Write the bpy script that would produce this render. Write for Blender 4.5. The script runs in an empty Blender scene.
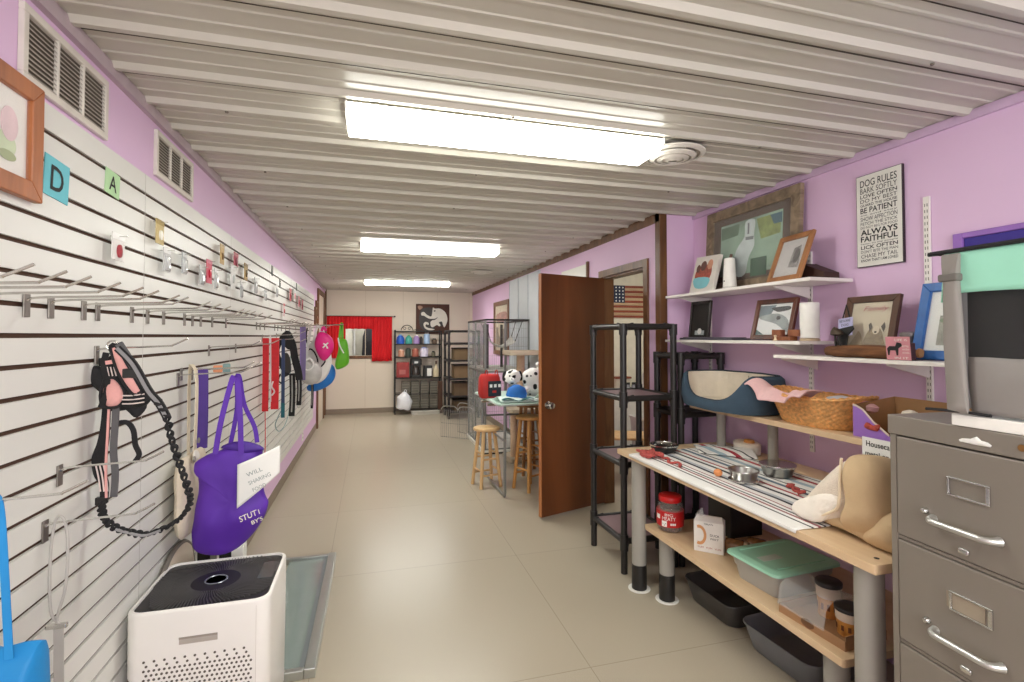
import bpy, bmesh, math, random
from mathutils import Vector, Matrix, noise
random.seed(7)
PI = math.pi
S = bpy.context.scene
COL = S.collection

# ------------------------------------------------------------------ camera
cd = bpy.data.cameras.new('camera'); cam = bpy.data.objects.new('camera', cd); COL.objects.link(cam)
cam.location = (0, 0, 1.5)
cam.rotation_euler = (math.radians(90 + 1.32), 0, math.radians(-15.6))
cd.sensor_fit = 'HORIZONTAL'; cd.sensor_width = 36.0; cd.lens = 36.0 * 507 / 1024
cd.shift_y = -(341 - 324.4) / 1024.0
cd.clip_start = 0.02
S.camera = cam

# ------------------------------------------------------------------ world, exposure
w = bpy.data.worlds.new('world'); S.world = w; w.use_nodes = True
w.node_tree.nodes['Background'].inputs[0].default_value = (0.9, 0.95, 1.0, 1)
w.node_tree.nodes['Background'].inputs[1].default_value = 0.6
S.view_settings.view_transform = 'Standard'; S.view_settings.look = 'None'
S.view_settings.gamma = 1.0; S.view_settings.use_curve_mapping = False
S.view_settings.exposure = 0.0
LAMP = 18.5          # strength of the fluorescent diffusers
# added fill lamp outside an invented window opening behind the camera
sl = bpy.data.lights.new('fill_light', 'AREA'); sl.shape = 'RECTANGLE'; sl.size = 2.2; sl.size_y = 1.2; sl.energy = 85; sl.color = (0.97, 0.98, 1.0)
so = bpy.data.objects.new('fill_light', sl); COL.objects.link(so); so.location = (0.75, -1.9, 1.55); so.rotation_euler = (math.radians(90), 0, 0)

# ------------------------------------------------------------------ materials
def lin(h):
    if isinstance(h, str):
        h = h.lstrip('#'); c = [int(h[i:i+2], 16) / 255 for i in (0, 2, 4)]
    else: c = list(h)
    return tuple(((x / 12.92) if x <= 0.04045 else ((x + 0.055) / 1.055) ** 2.4) for x in c) + (1,)
_M = {}
def mat(name, col, rough=0.5, metal=0.0, var=0.06, scale=12.0, bump=0.0, stretch=(1, 1, 1), spec=0.5, trans=0.0, alpha=1.0, emit=0, coat=0, bscale=None):
    if name in _M: return _M[name]
    m = bpy.data.materials.new(name); m.use_nodes = True; nt = m.node_tree; b = nt.nodes['Principled BSDF']
    c = lin(col)
    tc = nt.nodes.new('ShaderNodeTexCoord'); mp = nt.nodes.new('ShaderNodeMapping'); mp.inputs['Scale'].default_value = stretch
    nz = nt.nodes.new('ShaderNodeTexNoise'); nz.inputs['Scale'].default_value = scale; nz.inputs['Detail'].default_value = 4
    rp = nt.nodes.new('ShaderNodeValToRGB')
    rp.color_ramp.elements[0].position = 0.3; rp.color_ramp.elements[1].position = 0.7
    rp.color_ramp.elements[0].color = tuple(max(0, x * (1 - var)) for x in c[:3]) + (1,)
    rp.color_ramp.elements[1].color = tuple(min(1, x * (1 + var)) for x in c[:3]) + (1,)
    L = nt.links.new
    L(tc.outputs['Object'], mp.inputs[0]); L(mp.outputs[0], nz.inputs['Vector']); L(nz.outputs['Fac'], rp.inputs[0]); L(rp.outputs[0], b.inputs['Base Color'])
    b.inputs['Roughness'].default_value = rough; b.inputs['Metallic'].default_value = metal
    b.inputs['Specular IOR Level'].default_value = spec
    b.inputs['Transmission Weight'].default_value = trans; b.inputs['Alpha'].default_value = alpha
    b.inputs['Coat Weight'].default_value = coat
    if emit:
        b.inputs['Emission Color'].default_value = c; b.inputs['Emission Strength'].default_value = emit
    if bump:
        bp = nt.nodes.new('ShaderNodeBump'); bp.inputs['Strength'].default_value = bump; bp.inputs['Distance'].default_value = 0.01
        n2 = nt.nodes.new('ShaderNodeTexNoise'); n2.inputs['Scale'].default_value = bscale or scale * 4; n2.inputs['Detail'].default_value = 3
        L(mp.outputs[0], n2.inputs['Vector']); L(n2.outputs['Fac'], bp.inputs['Height']); L(bp.outputs[0], b.inputs['Normal'])
    _M[name] = m; return m
def wood(name, c1, c2, rough=0.45, scale=6.0, axis='Z', dist=3.0):
    if name in _M: return _M[name]
    m = bpy.data.materials.new(name); m.use_nodes = True; nt = m.node_tree; b = nt.nodes['Principled BSDF']; L = nt.links.new
    tc = nt.nodes.new('ShaderNodeTexCoord'); mp = nt.nodes.new('ShaderNodeMapping')
    s = {'X': (0.12, 1, 1), 'Y': (1, 0.12, 1), 'Z': (1, 1, 0.12)}[axis]; mp.inputs['Scale'].default_value = s
    n1 = nt.nodes.new('ShaderNodeTexNoise'); n1.inputs['Scale'].default_value = scale * 3; n1.inputs['Detail'].default_value = 8; n1.inputs['Distortion'].default_value = dist * 0.3
    rp = nt.nodes.new('ShaderNodeValToRGB'); rp.color_ramp.elements[0].position = 0.32; rp.color_ramp.elements[1].position = 0.68
    rp.color_ramp.elements[0].color = lin(c1); rp.color_ramp.elements[1].color = lin(c2)
    bp = nt.nodes.new('ShaderNodeBump'); bp.inputs['Strength'].default_value = 0.08; bp.inputs['Distance'].default_value = 0.005
    L(tc.outputs['Object'], mp.inputs[0]); L(mp.outputs[0], n1.inputs['Vector']); L(n1.outputs['Fac'], rp.inputs[0]); L(rp.outputs[0], b.inputs['Base Color'])
    L(n1.outputs['Fac'], bp.inputs['Height']); L(bp.outputs[0], b.inputs['Normal']); b.inputs['Roughness'].default_value = rough
    _M[name] = m; return m
def glassm(name, col='#ffffff', alpha=0.2, rough=0.03):
    if name in _M: return _M[name]
    m = mat(name, col, rough=rough, var=0.01, alpha=alpha, spec=0.6); return m
def stripes(name, axis, stops, lo, hi, rough=0.9):
    m = bpy.data.materials.new(name); m.use_nodes = True; nt = m.node_tree; b = nt.nodes['Principled BSDF']; L = nt.links.new
    tc = nt.nodes.new('ShaderNodeTexCoord'); sp = nt.nodes.new('ShaderNodeSeparateXYZ'); mr = nt.nodes.new('ShaderNodeMapRange')
    mr.inputs[1].default_value = lo; mr.inputs[2].default_value = hi
    rp = nt.nodes.new('ShaderNodeValToRGB'); rp.color_ramp.interpolation = 'CONSTANT'
    els = rp.color_ramp.elements
    els[0].position = 0; els[0].color = lin(stops[0][1]); els[1].position = stops[1][0]; els[1].color = lin(stops[1][1])
    for p, c in stops[2:]:
        e = els.new(p); e.color = lin(c)
    L(tc.outputs['Object'], sp.inputs[0]); L(sp.outputs[axis], mr.inputs[0]); L(mr.outputs[0], rp.inputs[0]); L(rp.outputs[0], b.inputs['Base Color'])
    b.inputs['Roughness'].default_value = rough
    nz = nt.nodes.new('ShaderNodeTexNoise'); nz.inputs['Scale'].default_value = 400; bp = nt.nodes.new('ShaderNodeBump'); bp.inputs['Strength'].default_value = 0.15; bp.inputs['Distance'].default_value = 0.003
    L(tc.outputs['Object'], nz.inputs['Vector']); L(nz.outputs['Fac'], bp.inputs['Height']); L(bp.outputs[0], b.inputs['Normal'])
    _M[name] = m; return m

LILAC = mat('lilac_paint', '#e4c2e2', 0.55, var=0.015, scale=2, bump=0.03, bscale=40)
WHITE = mat('white_paint', '#eeece6', 0.45, var=0.015)
CHROME = mat('chrome', '#d4d4d2', 0.2, 1.0, var=0.02)
STEEL = mat('brushed_steel', '#b9b8b4', 0.3, 1.0, var=0.05, scale=30)
BLACKPL = mat('black_plastic', '#22201f', 0.38, var=0.1)
BLACKMT = mat('black_metal', '#2a2725', 0.45, 0.4, var=0.1)
BLACKWEB = mat('black_webbing', '#1d1c1e', 0.8, var=0.15, scale=80, bump=0.3)
PINKM = mat('pink_fabric', '#e7aaa4', 0.85, var=0.05, scale=60, bump=0.2)
OAKTRIM = wood('brown_trim', '#5a3a20', '#7a5230', 0.45, 6)
DOORW = wood('door_veneer', '#50290f', '#734020', 0.36, 1.2)
BEECH = wood('beech_laminate', '#d3b38c', '#e0c5a1', 0.4, 5, 'Y', 1.0)
PINE = wood('stool_wood', '#cfa672', '#e2bd8a', 0.45, 6)
DKWOOD = wood('dark_wood', '#40281b', '#5b3a26', 0.4, 8)
GREYPOST = mat('grey_post_paint', '#a09c94', 0.4, var=0.03)
CABGREY = mat('cabinet_grey_enamel', '#857d73', 0.38, 0.1, var=0.03, scale=4, spec=0.5)
INK = mat('black_ink', '#1a1a1a', 0.7, var=0.02)
PAPER = mat('white_paper', '#f2f1ec', 0.8, var=0.01)
CARD = mat('brown_cardboard', '#a98158', 0.85, var=0.05)
CLEAR = glassm('clear_plastic', '#eef2f2', 0.28, 0.12)
GLASS = glassm('picture_glass', '#ffffff', 0.06, 0.02)

# ------------------------------------------------------------------ mesh builder
class MB:
    def __init__(s): s.bm = bmesh.new(); s.mats = []; s.cur = 0
    def m(s, material):
        if material not in s.mats: s.mats.append(material)
        s.cur = s.mats.index(material); return s
    def _f(s, vs):
        try:
            f = s.bm.faces.new(vs); f.material_index = s.cur; return f
        except ValueError: return None
    def box(s, x0, x1, y0, y1, z0, z1, M=None):
        P = [Vector((x, y, z)) for z in (z0, z1) for y in (y0, y1) for x in (x0, x1)]
        if M: P = [M @ p for p in P]
        v = [s.bm.verts.new(p) for p in P]
        for q in ((0, 2, 3, 1), (4, 5, 7, 6), (0, 1, 5, 4), (2, 6, 7, 3), (0, 4, 6, 2), (1, 3, 7, 5)): s._f([v[i] for i in q])
        return s
    def rbox(s, x0, x1, y0, y1, z0, z1, r, n=4):
        """box with vertical edges rounded"""
        pts = rrect(x0, x1, y0, y1, r, n); return s.prism(pts, z0, z1)
    def prism(s, pts, a, b, axis='Z', M=None):
        def P(p, h):
            q = {'Z': (p[0], p[1], h), 'Y': (p[0], h, p[1]), 'X': (h, p[0], p[1])}[axis]
            q = Vector(q); return M @ q if M else q
        lo = [s.bm.verts.new(P(p, a)) for p in pts]; hi = [s.bm.verts.new(P(p, b)) for p in pts]
        n = len(pts); s._f(lo[::-1]); s._f(hi)
        for i in range(n): s._f([lo[i], lo[(i+1) % n], hi[(i+1) % n], hi[i]])
        return s
    def rings(s, rs, cap0=True, cap1=True, closed=True):
        V = [[s.bm.verts.new(p) for p in r] for r in rs]; n = len(V[0])
        for a, b in zip(V, V[1:]):
            for i in range(n if closed else n - 1):
                s._f([a[i], a[(i+1) % n], b[(i+1) % n], b[i]])
        if closed and cap0: s._f(V[0][::-1])
        if closed and cap1: s._f(V[-1])
        return s
    def cyl(s, p0, p1, r0, r1=None, n=12):
        r1 = r0 if r1 is None else r1
        p0 = Vector(p0); p1 = Vector(p1); d = (p1 - p0).normalized()
        u = d.orthogonal().normalized(); v = d.cross(u)
        rs = [[p + (u * math.cos(2*PI*i/n) + v * math.sin(2*PI*i/n)) * r for i in range(n)] for p, r in ((p0, r0), (p1, r1))]
        return s.rings(rs)
    def tube(s, pts, r, n=8, smooth=0, closed=False):
        pts = [Vector(p) for p in pts]
        if smooth: pts = catmull(pts, smooth, closed)
        N = len(pts); T = []
        for i in range(N):
            a = pts[(i-1) % N] if (closed or i > 0) else pts[i]; b = pts[(i+1) % N] if (closed or i < N-1) else pts[i]
            T.append((b - a).normalized())
        u = T[0].orthogonal().normalized(); rs = []
        for i, (p, t) in enumerate(zip(pts, T)):
            u = (u - t * u.dot(t)).normalized(); v = t.cross(u)
            rr = r(i / max(1, N-1)) if callable(r) else r
            rs.append([p + (u * math.cos(2*PI*k/n) + v * math.sin(2*PI*k/n)) * rr for k in range(n)])
        if closed: rs.append(rs[0]); return s.rings(rs, False, False)
        return s.rings(rs)
    def lathe(s, prof, c=(0, 0, 0), n=24, sx=1, sy=1):
        rs = [[Vector((c[0] + r*math.cos(2*PI*i/n)*sx, c[1] + r*math.sin(2*PI*i/n)*sy, c[2] + z)) for i in range(n)] for r, z in prof]
        return s.rings(rs)
    def loft(s, secs, n=20, e=2.0):
        rs = []
        for cx, cy, cz, rx, ry in secs:
            R = []
            for i in range(n):
                a = 2*PI*i/n; c, q = math.cos(a), math.sin(a)
                R.append(Vector((cx + rx*abs(c)**(2/e)*(1 if c > 0 else -1), cy + ry*abs(q)**(2/e)*(1 if q > 0 else -1), cz)))
            rs.append(R)
        return s.rings(rs)
    def ribbon(s, pts, w, t, up=(0, 1, 0), smooth=0):
        """flat strap: w wide along 'up', t thick"""
        pts = [Vector(p) for p in pts]
        if smooth: pts = catmull(pts, smooth)
        up = Vector(up); rs = []
        for i, p in enumerate(pts):
            T = (pts[min(i+1, len(pts)-1)] - pts[max(i-1, 0)]).normalized()
            a = (up - T * up.dot(T)); a = a.normalized() if a.length > 1e-4 else T.orthogonal().normalized()
            b = T.cross(a)
            ww = w(i / (len(pts)-1)) if callable(w) else w
            rs.append([p + a*ww/2 + b*t/2, p - a*ww/2 + b*t/2, p - a*ww/2 - b*t/2, p + a*ww/2 - b*t/2])
        return s.rings(rs)
    def puff(s, out, tf, tb=None, c=None, n=6, pw=2.2, y=0.0, sub=3, shift=None):
        """inflated body from a star-shaped outline in (x,z); tf/tb thickness towards -y / +y"""
        tb = tf if tb is None else tb
        out = [Vector((a, 0, b)) for a, b in out]
        if sub: out = catmull(out, sub, True)
        cc = sum(out, Vector()) / len(out) if c is None else Vector((c[0], 0, c[1]))
        N = len(out)
        def ring(k, sg):
            sc = math.cos(k * PI / 2); th = (tf if sg < 0 else tb) * (1 - sc**pw) ** (1/2.0) if sc < 1 else 0
            return [cc + (p - cc) * sc + Vector((0, y + sg*th, 0)) for p in out]
        rs = [ring(k/n, -1) for k in range(n-1, 0, -1)] + [ring(0, 0)] + [ring(k/n, 1) for k in range(1, n)]
        rs = [[q for q in r] for r in rs]
        V = [[s.bm.verts.new(p) for p in r] for r in rs]
        for a, b in zip(V, V[1:]):
            for i in range(N): s._f([a[i], b[i], b[(i+1) % N], a[(i+1) % N]])
        for R, sg, t in ((V[0], -1, tf), (V[-1], 1, tb)):
            m = s.bm.verts.new(cc + Vector((0, y + sg*t, 0)))
            for i in range(N): s._f([R[i], R[(i+1) % N], m] if sg < 0 else [R[(i+1) % N], R[i], m])
        return s
    def sheet(s, fn, nu, nv, t=0.0):
        V = [[s.bm.verts.new(Vector(fn(i/nu, j/nv))) for j in range(nv+1)] for i in range(nu+1)]
        for i in range(nu):
            for j in range(nv): s._f([V[i][j], V[i+1][j], V[i+1][j+1], V[i][j+1]])
        if t: s.solid = t
        return s
    def sphere(s, c, r, sx=1, sy=1, sz=1, n=12):
        rs = []
        for k in range(1, n):
            a = PI*k/n; rs.append([Vector((c[0]+r*sx*math.sin(a)*math.cos(2*PI*i/16), c[1]+r*sy*math.sin(a)*math.sin(2*PI*i/16), c[2]-r*sz*math.cos(a))) for i in range(16)])
        return s.rings(rs)
    def wrinkle(s, amp, sc, seed=0):
        for v in s.bm.verts:
            v.co += noise.noise_vector(v.co * sc + Vector((seed, seed, seed))) * amp
        return s
    def xf(s, M):
        bmesh.ops.transform(s.bm, matrix=M, verts=s.bm.verts); return s
    def text(s, body, h, x, y, z, width=None, ext=0.0006, align='CENTER', M=None, bold=0.0, shear=0.0):
        """lettering standing in the local x-z plane, facing -y, baseline centre at (x,y,z)"""
        cu = bpy.data.curves.new('t', 'FONT'); cu.body = body; cu.align_x = align; cu.size = 1; cu.extrude = 0; cu.offset = bold; cu.shear = shear; cu.resolution_u = 3
        o = bpy.data.objects.new('t', cu); COL.objects.link(o)
        dg = bpy.context.evaluated_depsgraph_get(); me = bpy.data.meshes.new_from_object(o.evaluated_get(dg))
        COL.objects.unlink(o); bpy.data.objects.remove(o); bpy.data.curves.remove(cu)
        if not me.vertices: return s
        xs = [v.co.x for v in me.vertices]; ys = [v.co.y for v in me.vertices]
        wd = max(xs) - min(xs); hh = h / 0.7
        sx = (width / wd) if width else hh
        cx = (max(xs) + min(xs)) / 2 if align == 'CENTER' else min(xs)
        base = len(s.bm.verts)
        vs = []
        for v in me.vertices:
            p = Vector((x + (v.co.x - cx) * sx, y - ext, z + v.co.y * hh)); vs.append(s.bm.verts.new(M @ p if M else p))
        for p in me.polygons: s._f([vs[i] for i in p.vertices])
        bpy.data.meshes.remove(me); return s
    def obj(s, name, material=None, parent=None, bevel=0, smooth=False, label=None, solid=0, sub=0, seg=2, fix=True):
        if fix: bmesh.ops.recalc_face_normals(s.bm, faces=s.bm.faces)
        me = bpy.data.meshes.new(name); s.bm.to_mesh(me); s.bm.free()
        for mm in (s.mats or [material]): me.materials.append(mm)
        o = bpy.data.objects.new(name, me); COL.objects.link(o)
        if parent: o.parent = parent
        if smooth:
            for p in me.polygons: p.use_smooth = True
            me.set_sharp_from_angle(angle=math.radians(smooth if smooth is not True else 40))
        if solid:
            md = o.modifiers.new('solid', 'SOLIDIFY'); md.thickness = solid; md.offset = 0
        if bevel:
            md = o.modifiers.new('bevel', 'BEVEL'); md.width = bevel; md.segments = seg; md.limit_method = 'ANGLE'; md.angle_limit = math.radians(35)
        if sub:
            md = o.modifiers.new('sub', 'SUBSURF'); md.levels = sub; md.render_levels = sub
        if label: o['label'] = label
        return o
def catmull(p, k, closed=False):
    out = []; n = len(p)
    for i in range(n if closed else n - 1):
        a = p[(i-1) % n] if (closed or i > 0) else p[0]; b = p[i]; c = p[(i+1) % n]; d = p[(i+2) % n] if (closed or i + 2 < n) else p[-1]
        for j in range(k):
            t = j / k
            out.append(0.5 * ((2*b) + (c-a)*t + (2*a-5*b+4*c-d)*t*t + (3*b-a-3*c+d)*t**3))
    if not closed: out.append(p[-1])
    return out
def rrect(x0, x1, y0, y1, r, n=4):
    pts = []
    for cx, cy, a0 in ((x1-r, y0+r, -PI/2), (x1-r, y1-r, 0), (x0+r, y1-r, PI/2), (x0+r, y0+r, PI)):
        for i in range(n+1):
            a = a0 + PI/2*i/n; pts.append((cx + r*math.cos(a), cy + r*math.sin(a)))
    return pts
def thing(name, label, cat, loc=(0, 0, 0), rz=0, rx=0, ry=0, group=None):
    o = bpy.data.objects.new(name, None); COL.objects.link(o); o.location = loc
    o.rotation_euler = (math.radians(rx), math.radians(ry), math.radians(rz))
    o.empty_display_size = 0.05
    o['label'] = label; o['category'] = cat
    if group: o['group'] = group
    return o
def tag(o, label, cat, group=None, loc=None, rz=0):
    o['label'] = label; o['category'] = cat
    if group: o['group'] = group
    if loc is not None: o.location = loc; o.rotation_euler = (0, 0, math.radians(rz))
    return o
def struct(o): o['kind'] = 'structure'; return o
def dup(root, loc=None, rz=None, label=None, group=None, sc=None):
    # copies a thing with its parts and their sub-parts
    r = root.copy(); COL.objects.link(r)
    if loc is not None: r.location = loc
    if rz is not None: r.rotation_euler[2] = math.radians(rz)
    if sc is not None: r.scale = sc
    if label:
        r['label'] = label
        if 'carrying' in label or 'holding' in label or 'passing' in label:
            if 'group' in r: del r['group']
    if group: r['group'] = group
    for ch in list(root.children):
        c = ch.copy(); COL.objects.link(c); c.parent = r
        for g in list(ch.children):
            d = g.copy(); COL.objects.link(d); d.parent = c
    return r
RW, LW = -90, 90      # turn of things that face into the room from the right / left wall

# ================================================================== THE ROOM
XL, XR, YB, YF, ZC = -0.84, 2.31, 10.3, -1.7, 2.41
XP, YA = 2.03, 3.25          # partition plane, end of the alcove
# floor: beige sheet tiles
fm = bpy.data.materials.new('floor_vinyl'); fm.use_nodes = True; nt = fm.node_tree; b = nt.nodes['Principled BSDF']; L = nt.links.new
tc = nt.nodes.new('ShaderNodeTexCoord'); br = nt.nodes.new('ShaderNodeTexBrick')
br.offset = 0; br.inputs['Scale'].default_value = 1; br.inputs['Brick Width'].default_value = 1.22; br.inputs['Row Height'].default_value = 1.22
br.inputs['Mortar Size'].default_value = 0.0022; br.inputs['Mortar Smooth'].default_value = 0.5
br.inputs['Color1'].default_value = lin('#b9ae9b'); br.inputs['Color2'].default_value = lin('#b7ac98'); br.inputs['Mortar'].default_value = lin('#948673')
mp = nt.nodes.new('ShaderNodeMapping'); mp.inputs['Location'].default_value = (0.25, 0.29, 0)
nz = nt.nodes.new('ShaderNodeTexNoise'); nz.inputs['Scale'].default_value = 260; nz.inputs['Detail'].default_value = 2
n2 = nt.nodes.new('ShaderNodeTexNoise'); n2.inputs['Scale'].default_value = 1.3; n2.inputs['Detail'].default_value = 5
mx = nt.nodes.new('ShaderNodeMix'); mx.data_type = 'RGBA'; mx.blend_type = 'MULTIPLY'; mx.inputs[0].default_value = 1.0
rp = nt.nodes.new('ShaderNodeValToRGB'); rp.color_ramp.elements[0].position = 0.35; rp.color_ramp.elements[0].color = (0.86, 0.86, 0.85, 1); rp.color_ramp.elements[1].position = 0.65; rp.color_ramp.elements[1].color = (1, 1, 1, 1)
L(tc.outputs['Object'], mp.inputs[0]); L(mp.outputs[0], br.inputs['Vector']); L(tc.outputs['Object'], nz.inputs['Vector']); L(tc.outputs['Object'], n2.inputs['Vector'])
L(nz.outputs['Fac'], rp.inputs[0]); L(br.outputs['Color'], mx.inputs[6]); L(rp.outputs[0], mx.inputs[7]); L(mx.outputs[2], b.inputs['Base Color'])
r2 = nt.nodes.new('ShaderNodeMapRange'); r2.inputs[1].default_value = 0.3; r2.inputs[2].default_value = 0.7; r2.inputs[3].default_value = 0.27; r2.inputs[4].default_value = 0.33
b.inputs['Roughness'].default_value = 0.3
FLOORM = fm
struct(MB().box(-1.0, 5.0, YF-0.1, 11.4, -0.1, 0).obj('floor', FLOORM))

# ceiling: ribbed metal sheets running across the room
CEILM = mat('ceiling_enamel', '#c6c1b5', 0.36, 0.0, var=0.03, scale=1.5)
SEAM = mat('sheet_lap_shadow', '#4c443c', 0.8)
mb = MB().m(CEILM)
prof = []
y = 1.676 - 0.252 * 14
while y < 11.2:
    prof += [(y, 2.402), (y+0.014, 2.384), (y+0.036, 2.384), (y+0.050, 2.402), (y+0.105, 2.402), (y+0.110, 2.3985), (y+0.121, 2.3985), (y+0.126, 2.402),
             (y+0.185, 2.402), (y+0.190, 2.3985), (y+0.201, 2.3985), (y+0.206, 2.402)]
    y += 0.252
rs = [[Vector((x, a, z)) for a, z in prof] for x in (-0.9, 5.0)]
mb.rings(rs, closed=False)
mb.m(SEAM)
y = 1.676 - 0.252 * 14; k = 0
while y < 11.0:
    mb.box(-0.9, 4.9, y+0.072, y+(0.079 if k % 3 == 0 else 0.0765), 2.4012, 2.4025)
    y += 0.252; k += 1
# screws along the rafters
mb.m(mat('screw_zinc', '#6b6258', 0.5, 0.6))
for k in range(-8, 34):
    yy = 1.676 + 0.252 * k + 0.026
    for xx in (0.55, 1.75, -0.55):
        if (k * 7 + int(xx * 10)) % 3 == 0: mb.cyl((xx, yy, 2.3845), (xx, yy, 2.378), 0.007, 0.005, 8)
ceil = struct(mb.obj('ceiling', fix=False))
struct(MB().box(-1.0, 5.0, YF-0.1, 11.4, 2.47, 2.55).obj('ceiling', mat('roof_deck', '#8d877d', 0.8)))

# walls
struct(MB().box(XL-0.1, XL, YF, YB+0.1, 0, 2.47).obj('wall_left', LILAC))
CREAM = mat('cream_panel', '#dfd3c2', 0.6, var=0.015, scale=2)
mb = MB().m(CREAM)
WX0, WX1, WZ0, WZ1 = -0.47, 0.06, 1.12, 1.76       # small opening in the back wall
mb.box(XL, WX0, YB, YB+0.08, 0, 2.47).box(WX1, 2.1, YB, YB+0.08, 0, 2.47).box(WX0, WX1, YB, YB+0.08, 0, WZ0).box(WX0, WX1, YB, YB+0.08, WZ1, 2.47)
mb.m(mat('cream_batten', '#d3c6b4', 0.6))
for xx in (-0.1, 0.62, 1.3, 1.95): mb.box(xx, xx+0.012, YB-0.003, YB, 0.08, 2.4)
struct(mb.obj('wall_back'))
struct(MB().box(XR, XR+0.1, YF, YA+0.1, 0, 2.47).obj('wall_right', LILAC))
struct(MB().box(XL-0.1, -0.35, YF-0.1, YF, 0, 2.47).box(1.85, XR+0.1, YF-0.1, YF, 0, 2.47).box(-0.35, 1.85, YF-0.1, YF, 0, 0.95).box(-0.35, 1.85, YF-0.1, YF, 2.15, 2.47).obj('wall_front', CREAM))  # unseen wall; its opening is added to let the fill lamp in
mb = MB()
for xx in (-0.35, 0.73, 1.81): mb.box(xx, xx+0.04, YF-0.08, YF-0.03, 0.95, 2.15)
mb.box(-0.31, 1.81, YF-0.08, YF-0.03, 0.95, 0.99).box(-0.31, 1.81, YF-0.08, YF-0.03, 2.11, 2.15)
struct(mb.obj('added_window', WHITE))  # invented window frame, added around the opening for the fill lamp
struct(MB().box(XP+0.1, XR, YA, YA+0.08, 0, 2.47).obj('wall_alcove', LILAC))
# partition with the doorway
D0, D1, DZ = 3.47, 4.20, 2.03
mb = MB().m(LILAC)
mb.box(XP, XP+0.1, YA, D0, 0, 2.47).box(XP, XP+0.1, D1, YB, 0, 2.47).box(XP, XP+0.1, D0, D1, DZ, 2.47)
struct(mb.obj('wall_partition'))
mb = MB()
mb.box(XP-0.012, XP, YA, YA+0.055, 0, 2.40).box(XP-0.012, XP+0.0, YA, YB, 2.335, 2.405)
mb.box(XP-0.012, XP+0.045, YA-0.012, YA, 0, 2.40)
struct(mb.obj('trim_1', OAKTRIM, bevel=0.002))
mb = MB()
mb.box(XP-0.018, XP, D0-0.06, D0, 0, DZ+0.06).box(XP-0.018, XP, D1, D1+0.06, 0, DZ+0.06).box(XP-0.018, XP, D0, D1, DZ, DZ+0.06)
mb.box(XP, XP+0.1, D0, D0+0.015, 0, DZ).box(XP, XP+0.1, D1-0.015, D1, 0, DZ).box(XP, XP+0.1, D0+0.015, D1-0.015, DZ-0.015, DZ)
struct(mb.obj('trim_2', OAKTRIM, bevel=0.002))
# left wall: cove trim at the ceiling, far brown door trim
struct(MB().box(XL, XL+0.02, YF, YB, 2.355, 2.3995).obj('trim_3', mat('cove_paint', '#b9a8ae', 0.5)))
mb = MB().box(XL, XL+0.03, 8.78, 8.86, 0, 2.2).box(XL, XL+0.03, 9.85, 9.93, 0, 2.2).box(XL, XL+0.03, 8.78, 9.93, 2.2, 2.28).box(XL, XL+0.03, YB-0.05, YB, 0, 2.4)
struct(mb.obj('trim_4', OAKTRIM, bevel=0.003))
mb = MB().m(CREAM).box(XL, XL+0.012, 8.86, 9.85, 0.01, 2.2).m(CHROME).sphere((XL+0.06, 8.95, 1.0), 0.028)
struct(mb.obj('door_2', None, bevel=0.002))
struct(MB().box(XR-0.015, XR, YF, YA, 2.362, 2.3995).obj('trim_5', mat('cove_paint_lilac', '#cdb0ce', 0.5)))
GREYBB = mat('grey_vinyl_base', '#8b7c6b', 0.5)
struct(MB().box(XL, XL+0.006, YF, 8.78, 0, 0.10).obj('baseboard_left', GREYBB))
struct(MB().box(XL, 2.03, YB-0.006, YB, 0, 0.10).obj('baseboard_back', GREYBB))
struct(MB().box(XP-0.006, XP, 4.26, YB, 0, 0.10).obj('baseboard_right', GREYBB))

# ---------------- ceiling lights
def lit(k):
    m_ = mat('lit_acrylic_%d' % int(k*10), '#ffffff', 0.4, emit=LAMP*k, var=0.0)
    m_.node_tree.nodes['Principled BSDF'].inputs['Emission Color'].default_value = (0.99, 1.0, 0.93, 1); return m_
def light(label, y0, k=1.0):
    t = thing('ceiling_light', label, 'ceiling light', (0.58, y0, 2.383))
    W, D = 0.67, 0.14
    MB().box(-W-0.004, W+0.004, -D+0.012, D-0.012, -0.018, 0.0).obj('housing', WHITE, t, bevel=0.002)
    mb = MB()
    mb.rings([[Vector((x, yy, z)) for yy, z in ((-D, -0.008), (-D+0.02, -0.040), (-D+0.05, -0.052), (D-0.05, -0.052), (D-0.02, -0.040), (D, -0.008))] for x in (-W, W)])
    mb.obj('diffuser', lit(k), t)
    for sx in (-1, 1): MB().box(sx*(W+0.004)-0.004, sx*(W+0.004)+0.004, -D, D, -0.03, 0.0).obj('end_cap', WHITE, t, bevel=0.002)
    return t
light('long lit ceiling light nearest the camera, beside the round vent', 2.11)
light('lit ceiling light in the middle of the room, second of three', 5.09, 1.45)
light('small far lit ceiling light just in front of the back wall', 8.42, 1.9)
light('lit ceiling light over the near end of the room behind the camera', -0.75)
# round ceiling vents
VENTW = mat('vent_white', '#dcd6cb', 0.4)
DARK = mat('duct_dark', '#3a332c', 0.9)
def round_vent(label, x, y):
    t = thing('ceiling_vent', label, 'vent', (x, y, 2.383))
    MB().cyl((0, 0, -0.002), (0, 0, 0.0), 0.135, n=32).obj('duct_opening', DARK, t)
    mb = MB()
    for r0, z0 in ((0.15, -0.004), (0.108, -0.018), (0.075, -0.024), (0.045, -0.028)):
        mb.lathe([(r0, z0), (r0, z0-0.005), (r0-0.022, z0-0.014), (r0-0.024, z0-0.010), (r0-0.004, z0+0.002)], n=32)
    mb.obj('diffuser_rings', VENTW, t, smooth=True)
    MB().lathe([(0.02, -0.024), (0.022, -0.032), (0.008, -0.036), (0.001, -0.036)], n=20).obj('centre_cap', VENTW, t, smooth=True)
    for k in range(2): MB().box(-0.12, 0.12, -0.004, 0.004, -0.012, -0.004, Matrix.Rotation(k*PI/2, 4, 'Z')).obj('cross_bar', VENTW, t)
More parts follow.
